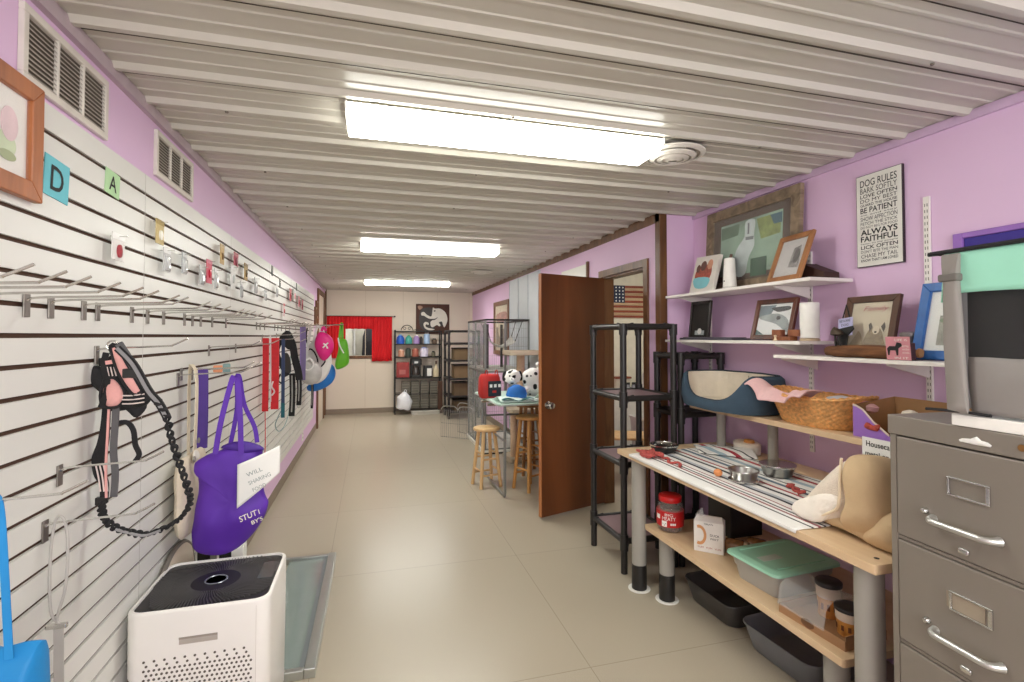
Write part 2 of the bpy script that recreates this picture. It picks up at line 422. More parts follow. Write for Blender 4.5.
round_vent('round white ceiling vent beside the near ceiling light', 1.40, 2.13)
round_vent('small round ceiling vent far back beyond the second light', 1.47, 6.8)
# wall return grilles, left wall (local x along the wall, facing -y)
def grille(label, y0, y1, z0, z1):
    wd, h = y1-y0, z1-z0
    t = thing('wall_vent', label, 'vent', (XL, y0, z0), LW)
    MB().box(0.02, wd-0.02, -0.004, 0, 0.02, h-0.02).obj('backing', mat('vent_backing', '#6d655b', 0.8), t)
    mb = MB(); f = 0.02
    mb.box(0, wd, -0.014, 0, 0, f).box(0, wd, -0.014, 0, h-f, h).box(0, f, -0.014, 0, f, h-f).box(wd-f, wd, -0.014, 0, f, h-f)
    for k in (1, 2):
        xx = f + (wd-2*f)*k/3; mb.box(xx-0.005, xx+0.005, -0.014, 0, f, h-f)
    mb.obj('frame', VENTW, t, bevel=0.002)
    mb = MB(); n = 12
    for k in range(n):
        z = f + (h-2*f)*(k+0.5)/n
        mb.box(f, wd-f, -0.001, 0.001, -0.0055, 0.0055, Matrix.Translation((0, -0.008, z)) @ Matrix.Rotation(math.radians(-40), 4, 'X'))
    mb.obj('louvre', mat('vent_louvre', '#b5ada2', 0.5), t)
grille('large louvred wall vent above the slatwall, nearest the camera', 1.51, 1.93, 2.135, 2.328)
grille('smaller louvred wall vent above the slatwall, further along', 2.32, 2.755, 2.145, 2.33)

# ---------------- door leaf
t = thing('door_1', 'open dark brown wooden door', 'door', (XP-0.005, D1-0.01, 0)); struct(t); del t['label']; del t['category']
ang = math.degrees(math.atan2(3.985-D1, 1.365-XP))   # direction of the leaf
t.rotation_euler = (0, 0, math.radians(ang))
MB().box(0, 0.71, -0.018, 0.018, 0.015, 2.02).obj('leaf', DOORW, t, bevel=0.002)
MB().box(0.705, 0.712, -0.018, 0.018, 0.02, 2.015).obj('leaf_edge', wood('door_edge', '#a8663a', '#b97848'), t)
for sg in (-1, 1):
    mb = MB().lathe([(0.032, 0), (0.032, 0.006), (0.012, 0.01), (0.011, 0.03), (0.026, 0.042), (0.030, 0.058), (0.022, 0.070), (0.001, 0.072)], n=20)
    mb.xf(Matrix.Translation((0.645, sg*0.018, 0.93)) @ Matrix.Rotation(sg*-PI/2, 4, 'X')); mb.obj('door_knob', CHROME, t, smooth=True)

# ---------------- back window and curtain
struct(MB().box(WX0-0.05, WX1+0.05, YB-0.02, YB, WZ0-0.06, WZ0).box(WX0-0.05, WX0, YB-0.02, YB, WZ0, WZ1).box(WX1, WX1+0.05, YB-0.02, YB, WZ0, WZ1).obj('window_1', OAKTRIM, bevel=0.003))
# space seen through the opening
mb = MB().m(mat('far_room_wall', '#b7b4ac', 0.7)).box(-1.0, 0.9, 11.3, 11.4, 0, 2.47).box(-1.0, -0.9, YB+0.08, 11.4, 0, 2.47).box(0.9, 1.0, YB+0.08, 11.4, 0, 2.47)
struct(mb.obj('wall_far_room'))
mb = MB().m(mat('far_white_panel', '#dcdcd8', 0.5)).box(-0.62, -0.36, 11.24, 11.28, 0.2, 2.0).m(STEEL).box(-0.34, -0.31, 11.2, 11.28, 0.2, 2.0)
tag(mb.obj('folding_partition', None), 'pale panel standing beyond the opening in the back wall', 'partition')
t = thing('hanging_coat', 'dark coat hanging beyond the opening in the back wall', 'coat', (-0.02, 11.15, 0))
MB().puff([(-0.13, 1.0), (-0.14, 1.4), (-0.1, 1.62), (-0.03, 1.68), (0.05, 1.68), (0.1, 1.6), (0.13, 1.4), (0.13, 1.0), (0, 0.95)], 0.06).wrinkle(0.02, 8).obj('coat_body', mat('dark_cloth', '#2b2a33', 0.9), t, smooth=True)
MB().tube([(0, 0, 1.66), (0, 0, 1.76), (0.02, 0.06, 1.78), (0, 0.15, 1.76)], 0.006).obj('hook', BLACKMT, t)
RED = mat('red_curtain', '#d3121c', 0.8, var=0.08, scale=9, stretch=(1, 1, 0.1))
t = thing('curtain', 'red fabric curtain and valance around the opening in the back wall', 'curtain', (0, YB-0.06, 0))
def folds(x0, x1, z0, z1, fr, amp, hem=0.0):
    def fn(u, v):
        x = x0 + (x1-x0)*u; z = z1 + (z0-z1)*v
        return (x, 0.6*amp*math.sin(u*fr*2*PI) + 0.2*amp*math.sin(u*fr*4.7+1+v*2), z - (hem*0.25*math.sin(u*fr*PI) if v == 1 else 0))
    return fn
MB().sheet(folds(-0.80, -0.46, 1.08, 1.88, 6, 0.014, 0.015), 50, 8).obj('left_panel', RED, t, smooth=80, solid=0.003)
MB().sheet(folds(0.03, 0.41, 1.01, 1.88, 6, 0.014, 0.015), 50, 8).obj('right_panel', RED, t, smooth=80, solid=0.003)
MB().sheet(folds(-0.47, 0.04, 1.64, 1.88, 9, 0.012, 0.012), 60, 4).obj('valance', RED, t, smooth=80, solid=0.003)
mb = MB().cyl((-0.82, 0, 1.885), (0.45, 0, 1.885), 0.007).sphere((0.46, 0, 1.885), 0.016); mb.obj('rod', BLACKMT, t, smooth=True)

# ---------------- window in the right wall (purple trim, blue blind)
mb = MB().m(mat('purple_trim', '#9a6bc0', 0.5)).box(XR-0.02, XR, 1.470, 1.505, 1.38, 1.915).box(XR-0.02, XR, 0.45, 1.470, 1.893, 1.915).box(XR-0.02, XR, 0.40, 0.45, 1.38, 1.915).box(XR-0.02, XR, 0.45, 1.455, 1.36, 1.40)
struct(mb.obj('window_2', None, bevel=0.003))
tag(MB().box(XR-0.010, XR-0.002, 0.452, 1.468, 1.402, 1.892).obj('window_shade', mat('blue_shade', '#3d2f8e', 0.7, var=0.05)), 'deep blue shade in the purple framed window behind the pet pen', 'shade')

# ---------------- room behind the doorway
mb = MB().m(mat('back_room_wall', '#d9d3bf', 0.7)).box(2.13, 5.0, 5.9, 6.0, 0, 2.47).box(4.4, 4.5, YA+0.08, 5.9, 0, 2.47).box(2.13, 4.5, YA+0.001, YA+0.08, 0, 2.47)
struct(mb.obj('wall_back_room'))
light('lit ceiling light in the small room behind the doorway', 4.7, 0.8).location.x = 3.2
light('added unseen ceiling light brightening the space beyond the small back wall opening', 10.85, 0.8).location.x = 0.1  # unseen fixture added to brighten the far room

# ================================================================== SLATWALL
SLATW = mat('slatwall_white', '#e0dfd9', 0.4, var=0.02, scale=1.2)
GROOVE = mat('slatwall_groove', '#4a2f1f', 0.8)
t = thing('slatwall', 'long white slatwall panel with dark grooves covering the left wall', 'slatwall', (XL+0.001, -0.6, 0), LW)
LSW = 8.15 + 0.6; dp = 0.019
edges = []; z = 2.036
while z > 0.33: edges.append(z); z -= 0.0764
mb = MB().m(SLATW); prev = 2.11
for g in edges:
    mb.box(0, LSW, -dp, 0, g+0.0062, prev); prev = g - 0.0062
mb.box(0, LSW, -dp, 0, 0.285, prev)
mb.obj('panel', None, t)
mb = MB()
for g in edges: mb.box(0, LSW, -dp+0.009, 0, g-0.0062, g+0.0062)
mb.obj('groove_channel', GROOVE, t)
for yy in (2.2, 3.42, 4.64, 5.86, 7.08): MB().box(yy+0.6-0.0012, yy+0.6+0.0012, -dp-0.0004, -dp+0.001, 0.285, 2.11).obj('panel_joint', mat('joint_grey', '#bdb9b2', 0.6), t)
SX = XL + dp      # front face of the slatwall

# ================================================================== RIGHT SIDE: TABLES
def leg_post(parent, x, y, top, boot=True):
    o = MB().cyl((x, y, 0.004), (x, y, top), 0.042, n=24).obj('leg', GREYPOST, parent, smooth=True)
    MB().cyl((x, y+0.0, 0.004), (x, y, 0.15), 0.044, n=24).obj('boot', BLACKPL, o, smooth=True)
    mb = MB().lathe([(0.046, 0.001), (0.063, 0.001), (0.065, 0.005), (0.061, 0.009), (0.048, 0.007)], (x, y, 0), 28); mb.obj('floor_ring', WHITE, o, smooth=True)
    return o
TZ = 0.80
TX0, TY0, TY1 = 1.485, 1.205, 2.885
t = thing('work_table', 'tall beech topped table on round grey legs along the lilac wall', 'table', (TX0, TY0, 0))
mb = MB().m(BEECH).rbox(0, 2.27-TX0, 0, TY1-TY0, TZ-0.03, TZ, 0.006, 3); mb.obj('tabletop', None, t, bevel=0.002)
MB().cyl((0.055, 0.04, TZ+0.0002), (0.055, 0.04, TZ+0.0008), 0.008, n=16).obj('screw_hole', INK, t)
for x, y in ((0.062, TY1-TY0-0.155), (0.065, 0.075), (0.70, TY1-TY0-0.155), (0.70, 0.10)): leg_post(t, x, y, TZ-0.03)
LZ = 0.39
LX0, LY0, LY1 = 1.565, 1.39, 2.70
t = thing('low_table', 'low beech table pushed beneath the tall work table', 'table', (LX0, LY0, 0))
MB().m(BEECH).rbox(0, 0.62, 0, LY1-LY0, LZ-0.028, LZ, 0.012, 3).obj('tabletop', None, t, bevel=0.002)
for x, y in ((0.07, LY1-LY0-0.125), (0.07, 0.09), (0.55, LY1-LY0-0.125), (0.55, 0.09)): leg_post(t, x, y, LZ-0.028)

# riser shelf standing on the table
RZ = 1.065
t = thing('riser_shelf', 'beech shelf on short grey posts standing on the work table', 'shelf', (2.0, 1.22, TZ))
MB().rbox(0, 0.295, 0, 1.66, RZ-TZ-0.028, RZ-TZ, 0.01, 3).obj('shelf_board', BEECH, t, bevel=0.002)
for x, y in ((0.12, 1.50), (0.17, 1.13), (0.20, 0.12), (0.05, 0.25)):
    MB().cyl((x, y, 0), (x, y, RZ-TZ-0.028), 0.027, n=20).obj('post', GREYPOST, t, smooth=True)

# striped cloth
def cx(u): return u
st = [(0.0, '#e9e7e2'), (0.105, '#2a2b33'), (0.118, '#e9e7e2'), (0.15, '#8e4c52'), (0.17, '#e6e2dc'), (0.19, '#2a2b33'), (0.205, '#e9e7e2'), (0.235, '#8a3440'), (0.25, '#e6e2dc'),
      (0.30, '#33353d'), (0.325, '#b9bcc0'), (0.36, '#e9e7e2'), (0.42, '#25262d'), (0.45, '#e9e7e2'), (0.50, '#a03b45'), (0.525, '#e6e2dc'), (0.58, '#5d7183'), (0.62, '#e9e7e2'), (0.66, '#2a2b33'), (0.675, '#e9e7e2'), (0.75, '#9fb2bd'), (0.80, '#e9e7e2'), (0.85, '#a33540'), (0.89, '#e9e7e2'), (0.94, '#2a2b33'), (0.955, '#e9e7e2')]
CLOTH = stripes('striped_cloth', 0, st, 0.0, 0.62)
tx0, ty0 = TX0-0.006, 1.50
def clothf(u, v):
    x = 0.62*u; y = 1.22*v
    x += 0.012*math.sin(v*7+0.5)*u; y += 0.04*u*math.sin(3*u) - 0.07*u*(1-v)
    z = TZ + 0.004 + 0.005*max(0, noise.noise(Vector((x*6, y*5, 1.3))))
    if u < 0.035: z = TZ + 0.002 - 0.012*(1-u/0.035); x = -0.001*(1 - u/0.035)
    return (x, y, z)
t = thing('striped_cloth', 'white cloth with red and navy stripes spread over the work table', 'cloth', (tx0, ty0, 0))
mb = MB().sheet(clothf, 60, 60); mb.obj('spread_cloth', CLOTH, t, smooth=80, solid=0.003)
def foldf(u, v):
    x = 0.36 + 0.30*u; y = 1.00 + 0.24*v - 0.10*u*(1-v)
    z = TZ + 0.013 + 0.03*math.sin(PI*min(1, v*1.2))*(0.3+0.7*u) + 0.006*noise.noise(Vector((x*14, y*14, 0)))
    return (x, y, z)
mb = MB().sheet(foldf, 30, 30); mb.xf(Matrix.Translation((0.06, 0.02, 0)) @ Matrix.Translation((0.5, 1.1, 0)) @ Matrix.Rotation(math.radians(-28), 4, 'Z') @ Matrix.Translation((-0.5, -1.1, 0)))
mb.obj('folded_corner', CLOTH, t, smooth=80, solid=0.003)

# ---- things on the table
def bowl(name, label, x, y, r, h, feet=False, group=None):
    t = thing(name, label, 'bowl', (x, y, TZ+0.010))
    mb = MB().lathe([(0.001, 0.0035), (r*0.72, 0.0035), (r*0.78, 0.008), (r*0.92, h*0.9), (r*0.97, h), (r*1.06, h+0.001), (r*1.07, h-0.004), (r*0.99, h-0.007), (r*0.84, 0.004), (r*0.74, 0), (0.001, 0)][::-1], n=36)
    mb.obj('bowl_body', STEEL, t, smooth=60)
    if feet:
        MB().lathe([(r*0.78, 0.0), (r*1.05, 0.0), (r*1.05, 0.006), (r*0.78, 0.014)], n=36).obj('base_ring', CHROME, t, smooth=60)
    else:
        MB().lathe([(r*0.99, h-0.010), (r*1.075, h-0.006), (r*1.085, h), (r*1.075, h+0.004), (r*0.98, h+0.003)], n=36).obj('rim', CHROME, t, smooth=60)
    return t
bowl('steel_bowl', 'smaller flared stainless pet bowl, nearer the table front edge', 1.725, 2.055, 0.066, 0.052, True)
bowl('steel_bowl', 'wider straight sided stainless pet bowl, nearer the wall', 1.955, 2.09, 0.078, 0.052)
t = thing('metal_dish', 'dark dish with a bright silver rim at the far end of the work table', 'bowl', (1.70, 2.70, TZ+0.006))
MB().lathe([(0.001, 0.002), (0.06, 0.002), (0.070, 0.012), (0.082, 0.04), (0.080, 0.046), (0.062, 0.016), (0.05, 0.010), (0.001, 0.008)], n=30).obj('dish_body', BLACKPL, t, smooth=60)
MB().lathe([(0.074, 0.040), (0.085, 0.040), (0.086, 0.047), (0.076, 0.049), (0.062, 0.03)], n=30).obj('rim', CHROME, t, smooth=60)
mb = MB()
for k in range(5):
    a = k*1.26; mb.sphere((0.05*math.cos(a), 0.05*math.sin(a), 0.036), 0.009)
mb.bm.free()
for k in range(5):
    a = k*1.26; MB().sphere((0.05*math.cos(a), 0.05*math.sin(a), 0.036), 0.009).obj('stud', CHROME, t, smooth=True)
ROPE = mat('red_rope', '#b9554f', 0.9, var=0.25, scale=90, bump=0.5)
random.seed(3)
pts = []
for k in range(34):
    a = k*0.95; pts.append((0.055*math.cos(a)*(0.5+0.5*random.random()), 0.075*math.sin(a*1.3)*(0.6+0.4*random.random()), 0.010+0.022*random.random()))
for k in range(12): pts.append((0.04+0.02*math.sin(k), -0.07-0.017*k+0.0, 0.009+0.004*math.sin(k*2)))
mb = MB().tube(pts, 0.0065, 7, smooth=3); mb.obj('lead', ROPE).name = 'rope_lead'
tag(bpy.data.objects['rope_lead'], 'tangled red rope lead on the far corner of the work table', 'lead', loc=(1.555, 2.61, TZ+0.003))
pts = [(0.02*math.sin(k*1.7)+0.004*k, -0.013*k, 0.010+0.004*math.sin(k*2.4)) for k in range(11)]
mb = MB().tube(pts, 0.006, 7, smooth=3); tag(mb.obj('braided_rope', ROPE), 'short red and white braided rope crumpled beside the wide steel bowl', 'rope', loc=(1.86, 1.93, TZ+0.006), rz=-35)
tag(MB().sphere((0, 0, 0.02), 0.02, 1, 1.15, 0.9).obj('rubber_ball', mat('orange_rubber', '#d98b52', 0.6), smooth=True), 'small orange ball beside the smaller steel bowl', 'ball', loc=(1.655, 2.15, TZ+0.007))
t = thing('cookie_tin', 'white oval tin with an orange trim under the riser shelf', 'tin', (2.175, 2.56, TZ))
MB().loft([(0, 0, 0, .055, .085), (0, 0, .006, .06, .092), (0, 0, .05, .06, .092)], 28).obj('tin_body', mat('tin_white', '#efe6da', 0.4), t, smooth=True)
MB().loft([(0, 0, .05, .062, .094), (0, 0, .062, .062, .094), (0, 0, .07, .05, .08), (0, 0, .072, .01, .02)], 28).obj('lid', mat('tin_cream', '#f0e3d2', 0.4), t, smooth=True)
MB().loft([(-0.01, -.03, .066, .03, .036), (-0.01, -.03, .086, .026, .03), (-0.01, -.03, .09, .008, .01)], 20).obj('orange_knob', mat('orange_glaze', '#dd9a50', 0.4), t, smooth=True)
for yy in (-.05, .0, .05): MB().sphere((-0.059, yy, 0.028), 0.007, 0.3, 1, 1).obj('paw_mark', mat('mark_brown', '#5a4638', 0.6), t)

# ---- tan cuddle bed standing at the near end of the table
TAN = mat('tan_suede', '#cbb08a', 0.9, var=0.05, scale=14, bump=0.12)
FLEECE = mat('cream_fleece', '#e9dccb', 1.0, var=0.04, scale=70, bump=0.5)
t = thing('tan_pet_bed', 'folded tan suede pet bed with cream fleece lining, near end of the work table', 'pet bed', (1.615, 1.415, TZ+0.004), RW)
# local x runs towards the camera, -y faces the room
MB().puff([(-0.12, 0.0), (0.02, -0.0), (0.15, 0.0), (0.20, 0.03), (0.18, 0.075), (0.05, 0.09), (-0.08, 0.06), (-0.15, 0.03)], 0.085, 0.16, y=0.06, pw=3).wrinkle(0.008, 9).obj('base_cushion', TAN, t, smooth=True, sub=1)
MB().puff([(0.0, 0.268), (0.05, 0.290), (0.10, 0.284), (0.145, 0.225), (0.160, 0.12), (0.14, 0.04), (0.05, 0.012), (-0.01, 0.010), (-0.015, 0.05), (0.0, 0.085), (0.008, 0.13), (0.002, 0.2)], 0.070, 0.17, c=(0.07, 0.14), y=0.02, pw=3.2, sub=2).wrinkle(0.007, 12).obj('side_bolster', TAN, t, smooth=True, sub=1)
MB().puff([(0.012, 0.276), (0.04, 0.22), (0.04, 0.12), (0.02, 0.05), (-0.05, 0.01), (-0.125, 0.002), (-0.20, 0.004), (-0.212, 0.036), (-0.16, 0.10), (-0.09, 0.18)], 0.062, 0.15, c=(-0.06, 0.10), y=0.03, pw=3.5, sub=2).wrinkle(0.008, 14).obj('fleece_lining', FLEECE, t, smooth=True, sub=1)
MB().puff([(0.004, 0.128), (-0.005, 0.09), (-0.05, 0.045), (-0.095, 0.006), (-0.205, 0.006), (-0.205, 0.05), (-0.12, 0.10), (-0.05, 0.135)], 0.018, 0.03, c=(-0.10, 0.06), y=-0.026, pw=4, sub=2).wrinkle(0.004, 14).obj('fleece_floor', mat('fleece_bright', '#f3ebdf', 1.0, bump=0.5), t, smooth=True, sub=1)
MB().tube([(0.002, -0.020, 0.268), (0.004, -0.030, 0.2), (0.006, -0.036, 0.135), (-0.008, -0.036, 0.088), (-0.07, -0.036, 0.045), (-0.125, -0.028, 0.008)], 0.005, smooth=4).obj('piping', mat('bed_piping', '#e8d6b8', 0.9), t, smooth=True)
MB().puff([(0.09, 0.07), (0.15, 0.13), (0.21, 0.11), (0.225, 0.05), (0.18, 0.0), (0.06, 0.0)], 0.06, 0.10, y=0.02).wrinkle(0.008, 9, 3).obj('end_bolster', TAN, t, smooth=True, sub=1)

# ---- things on the low table
t = thing('treat_jar', 'big clear treat jar with red lid and red label on the low table', 'jar', (1.665, 2.585, LZ))
REDL = mat('red_label', '#c01f22', 0.4, var=0.03)
MB().lathe([(0.001, 0.004), (0.055, 0.004), (0.055, 0.13), (0.001, 0.13)], n=24).obj('treats', mat('dark_treats', '#5b3a25', 0.9, var=0.5, scale=60, bump=0.8), t, smooth=60)
MB().lathe([(0.001, 0), (0.058, 0), (0.070, 0.012), (0.074, 0.03), (0.074, 0.125), (0.066, 0.15), (0.056, 0.16), (0.056, 0.175)], n=32).obj('jar_body', glassm('jar_plastic', '#e9e4dc', 0.16, 0.05), t, smooth=60)
MB().lathe([(0.0755, 0.035), (0.0762, 0.04), (0.0762, 0.115), (0.0755, 0.12)], n=32).obj('label', REDL, t, smooth=60)
mb = MB().lathe([(0.060, 0.165), (0.063, 0.168), (0.063, 0.194), (0.058, 0.2), (0.001, 0.201)], n=32); mb.obj('lid', mat('red_lid', '#cc1d20', 0.35, var=0.03), t, smooth=60)
mb = MB().m(PAPER)
def curvetext(mb, s_, h, ang0, r, z, wd):
    b2 = MB(); b2.text(s_, h, 0, 0, 0, wd)
    for v in b2.bm.verts:
        a = math.radians(ang0) + v.co.x / r; v.co = Vector((r*math.cos(a), r*math.sin(a), z + v.co.z))
    vm = {v: mb.bm.verts.new(v.co) for v in b2.bm.verts}
    for f in b2.bm.faces: mb._f([vm[v] for v in f.verts])
    b2.bm.free()
A0 = 232
curvetext(mb, 'BIG', 0.014, A0, 0.0772, 0.098, 0.045); curvetext(mb, 'MEATY', 0.020, A0, 0.0772, 0.074, 0.075)
def patch(mb, a0, a1, z0, z1, r):
    n = 6; P = [[Vector((r*math.cos(math.radians(a0+(a1-a0)*i/n)), r*math.sin(math.radians(a0+(a1-a0)*i/n)), z)) for i in range(n+1)] for z in (z0, z1)]
    V = [[mb.bm.verts.new(p) for p in q] for q in P]
    for i in range(n): mb._f([V[0][i], V[0][i+1], V[1][i+1], V[1][i]])
patch(mb, A0-30, A0-8, 0.038, 0.070, 0.0772); patch(mb, A0-62, A0-40, 0.075, 0.1, 0.0772)
for k in range(3): patch(mb, A0+6+k*8, A0+12+k*8, 0.048, 0.060, 0.0772)
mb.m(INK); patch(mb, A0-26, A0-23, 0.053, 0.058, 0.0776); patch(mb, A0-16, A0-13, 0.053, 0.058, 0.0776); patch(mb, A0-21, A0-18, 0.044, 0.049, 0.0776)
mb.obj('label_print', None, t, fix=True)
t = thing('treat_carton', 'white paper treat carton with an orange swirl and clear top on the low table', 'carton', (1.70, 2.28, LZ), -45)
mb = MB().box(-0.072, 0.072, -0.035, 0.035, 0, 0.155); mb.obj('carton_body', mat('carton_white', '#ece8e2', 0.5), t, bevel=0.002)
MB().rings([[Vector((-0.072, -0.035, 0.155)), Vector((0.072, -0.035, 0.155)), Vector((0.072, 0.035, 0.155)), Vector((-0.072, 0.035, 0.155))], [Vector((-0.06, -0.006, 0.178)), Vector((0.06, -0.006, 0.178)), Vector((0.06, 0.004, 0.178)), Vector((-0.06, 0.004, 0.178))]]).obj('gable_top', mat('carton_white', '#ece8e2', 0.5), t)
MB().puff([(-0.07, 0.165), (-0.03, 0.17), (-0.03, 0.20), (-0.035, 0.215), (-0.05, 0.20)], 0.012, y=0).obj('plastic_bag', CLEAR, t, smooth=True)
mb = MB().m(INK).text('TREATS', 0.008, 0.0, -0.0355, 0.140, 0.045).text('DUCK', 0.012, 0.03, -0.0355, 0.085, 0.045).text('FEET', 0.009, 0.03, -0.0355, 0.068, 0.04)
mb.m(mat('rust_print', '#a8492f', 0.6))
for k in range(3): mb.text('YUM', 0.009, -0.04+0.042*k, -0.0355, 0.02, 0.03)
mb.obj('print', None, t)
mb = MB(); mb.ribbon([(-0.035+0.03*math.cos(a), -0.0362, 0.085+0.045*math.sin(a)) for a in [math.radians(100-k*16) for k in range(13)]], lambda u: 0.008+0.010*math.sin(PI*u), 0.0008, (0, 0, 0)) if False else None
mb = MB()
for k in range(13):
    a = math.radians(110-k*17); a2 = math.radians(110-(k+1)*17)
    r0, r1 = 0.028, 0.044
    mb.prism([(-0.045+r0*math.cos(a)*0.8, 0.085+r0*math.sin(a)*1.25), (-0.045+r1*math.cos(a)*0.8, 0.085+r1*math.sin(a)*1.15), (-0.045+r1*math.cos(a2)*0.8, 0.085+r1*math.sin(a2)*1.15), (-0.045+r0*math.cos(a2)*0.8, 0.085+r0*math.sin(a2)*1.25)], -0.0362, -0.0355, 'Y')
mb.obj('orange_swirl', mat('print_orange', '#dca06c', 0.6), t)
# small jars lying behind the carton
for i, (x, y, lab) in enumerate(((1.81, 2.215, 'small clear jar of brown treats lying right beside the white carton'), (1.925, 2.19, 'small clear jar with pale lid lying behind the mint bin, further from the carton'))):
    t = thing('small_jar', lab, 'jar', (x, y, LZ+0.036))
    M = Matrix.Rotation(math.radians(90), 4, 'X') @ Matrix.Rotation(math.radians(40), 4, 'Y')
    mb = MB().lathe([(0.001, -0.05), (0.030, -0.05), (0.034, -0.04), (0.034, 0.03), (0.028, 0.04)], n=20).xf(M); mb.obj('jar_body', mat('jar_brown', '#8a6038', 0.25, var=0.3, scale=50, coat=1), t, smooth=60)
    mb = MB().lathe([(0.031, 0.038), (0.031, 0.055), (0.001, 0.056)], n=20).xf(M); mb.obj('lid', mat('jar_lid_pale', '#e2d6bd', 0.35), t, smooth=60)
    mb = MB().lathe([(0.018, 0.057), (0.001, 0.058)], n=20).xf(M); mb.obj('lid_mark', mat('lid_print', '#8c6a4a', 0.5), t)
# mint lidded bin
MINT = mat('mint_plastic', '#a4dcc0', 0.35, var=0.03, scale=3)
t = thing('storage_bin', 'clear plastic storage bin with a mint green lid on the low table', 'storage bin', (1.80, 1.905, LZ), 4); t.scale = (1, 0.90, 0.82)
mb = MB()
rs = []
for z_, gx, gy in ((0.001, 0.150, 0.125), (0.05, 0.158, 0.133), (0.075, 0.160, 0.135), (0.078, 0.166, 0.141), (0.128, 0.172, 0.147)):
    rs.append([Vector((p[0], p[1], z_)) for p in rrect(-gx, gx, -gy, gy, 0.03, 5)])
for z_, gx, gy in ((0.128, 0.168, 0.143), (0.006, 0.146, 0.121)): rs.append([Vector((p[0], p[1], z_)) for p in rrect(-gx, gx, -gy, gy, 0.03, 5)])
mb.rings(rs); mb.obj('bin_body', glassm('frosted_plastic', '#c9c6be', 0.62, 0.3), t, smooth=50)
mb = MB()
rs = [[Vector((p[0], p[1], z_)) for p in rrect(-gx, gx, -gy, gy, 0.035, 6)] for z_, gx, gy in ((0.126, 0.188, 0.163), (0.128, 0.192, 0.167), (0.140, 0.190, 0.165), (0.144, 0.180, 0.155), (0.150, 0.160, 0.135), (0.146, 0.150, 0.125), (0.145, 0.1, 0.08))]
mb.rings(rs); lid = mb.obj('lid', MINT, t, smooth=50)
MB().box(-0.13, -0.02, -0.03, 0.02, 0.1455, 0.1462).obj('label', mat('pale_label', '#c8d8cc', 0.5), lid)
for s_ in (-1, 1): MB().box(-0.14, 0.14, s_*0.118-0.004, s_*0.118+0.004, 0.144, 0.152).obj('lid_ridge', MINT, lid, bevel=0.002)
random.seed(5); mb = MB()
for k in range(30): mb.sphere((random.uniform(-0.11, 0.11), random.uniform(-0.09, 0.09), random.uniform(0.02, 0.04)), random.uniform(0.014, 0.022), 1, 0.8, 0.7, 6)
o = mb.obj('bin_contents', mat('dim_contents', '#8b8176', 0.8, var=0.3), t, smooth=True); o['kind'] = 'stuff'
# cardboard tray with tubs and clear cover
t = thing('treat_tray', 'clear and cardboard tray holding treat tubs at the near end of the low table', 'tray', (1.665, 1.56, LZ), 4)
mb = MB().box(-0.06, 0.15, -0.13, 0.15, 0, 0.004).box(-0.06, -0.056, -0.13, 0.15, 0.004, 0.035).box(0.146, 0.15, -0.13, 0.15, 0.004, 0.035).box(-0.056, 0.146, -0.13, -0.126, 0.004, 0.05).box(-0.056, 0.146, 0.146, 0.15, 0.004, 0.035)
mb.obj('cardboard_tray', mat('kraft', '#a57d58', 0.75), t)
MB().rings([[Vector((x_, yy, z_)) for x_, z_ in ((-0.062, 0.03), (-0.05, 0.10), (-0.02, 0.125), (0.10, 0.125), (0.15, 0.03))] for yy in (0.155, 0.08, 0.0, -0.05)], closed=False).wrinkle(0.004, 18).obj('clear_cover', CLEAR, t, smooth=30)
mb = MB()
mb.prism([(0.02+0.028*math.cos(a), 0.02+0.016*math.sin(a)) for a in [k*2*PI/16 for k in range(16)]], -0.0615, -0.060, 'X'); mb.obj('cut_handle', mat('kraft_dark', '#6d4c31', 0.8), t)
def tub(x, y, lab, r=0.047, h=0.095):
    t = thing('treat_tub', lab, 'tub', (x, y, LZ+0.0045))
    MB().lathe([(0.001, 0), (r*0.82, 0), (r*0.84, 0.004), (r, h)], n=26).obj('tub_body', mat('tub_orange', '#e5a04e', 0.5, var=0.12, scale=30), t, smooth=60)
    MB().lathe([(r*0.93, h*0.6), (r*0.965, h*0.6), (r*1.01, h*0.96)], n=26).obj('paper_band', mat('tub_cream', '#ead9c4', 0.5), t, smooth=60)
    MB().lathe([(r*1.04, h*0.94), (r*1.07, h*0.97), (r*1.07, h*1.06), (r*0.98, h*1.09), (0.001, h*1.07)], n=26).obj('lid', mat('tub_lid_dark', '#2d2a2b', 0.4), t, smooth=60)
    mb = MB(); 
    for a in (150, 185, 215, 245, 275): mb.m(mat('tub_print', '#7b4a2c', 0.6)); patch(mb, a, a+13, h*0.25, h*0.45, r*0.955)
    mb.obj('tub_print', None, t)
tub(1.72, 1.50, 'brown and orange treat tub with dark lid, nearest the table leg')
tub(1.76, 1.625, 'taller orange treat tub with dark lid behind the nearest tub', 0.045, 0.125)

# ---- litter trays on the floor
def tray(label, x, y, rz, hx, hy, h, m):
    t = thing('litter_tray', label, 'litter tray', (x, y, 0), rz)
    rs = [[Vector((p[0], p[1], z_)) for p in rrect(-hx*s_, hx*s_, -hy*s_, hy*s_, 0.06, 6)] for z_, s_ in ((0.001, 0.84), (0.01, 0.87), (h*0.72, 0.955), (h*0.95, 0.975), (h*0.955, 1.0), (h, 1.01), (h+0.006, 1.0), (h, 0.97), (h*0.9, 0.955), (0.02, 0.85), (0.012, 0.80))]
    MB().rings(rs).obj('tray_body', m, t, smooth=50)
tray('black plastic litter tray on the floor beside the far table legs', 1.98, 2.40, 2, 0.235, 0.20, 0.12, mat('tray_black', '#45423f', 0.42))
tray('grey blue plastic litter tray on the floor, nearer the camera', 1.985, 1.93, 4, 0.235, 0.205, 0.12, mat('tray_grey', '#74767a', 0.42))
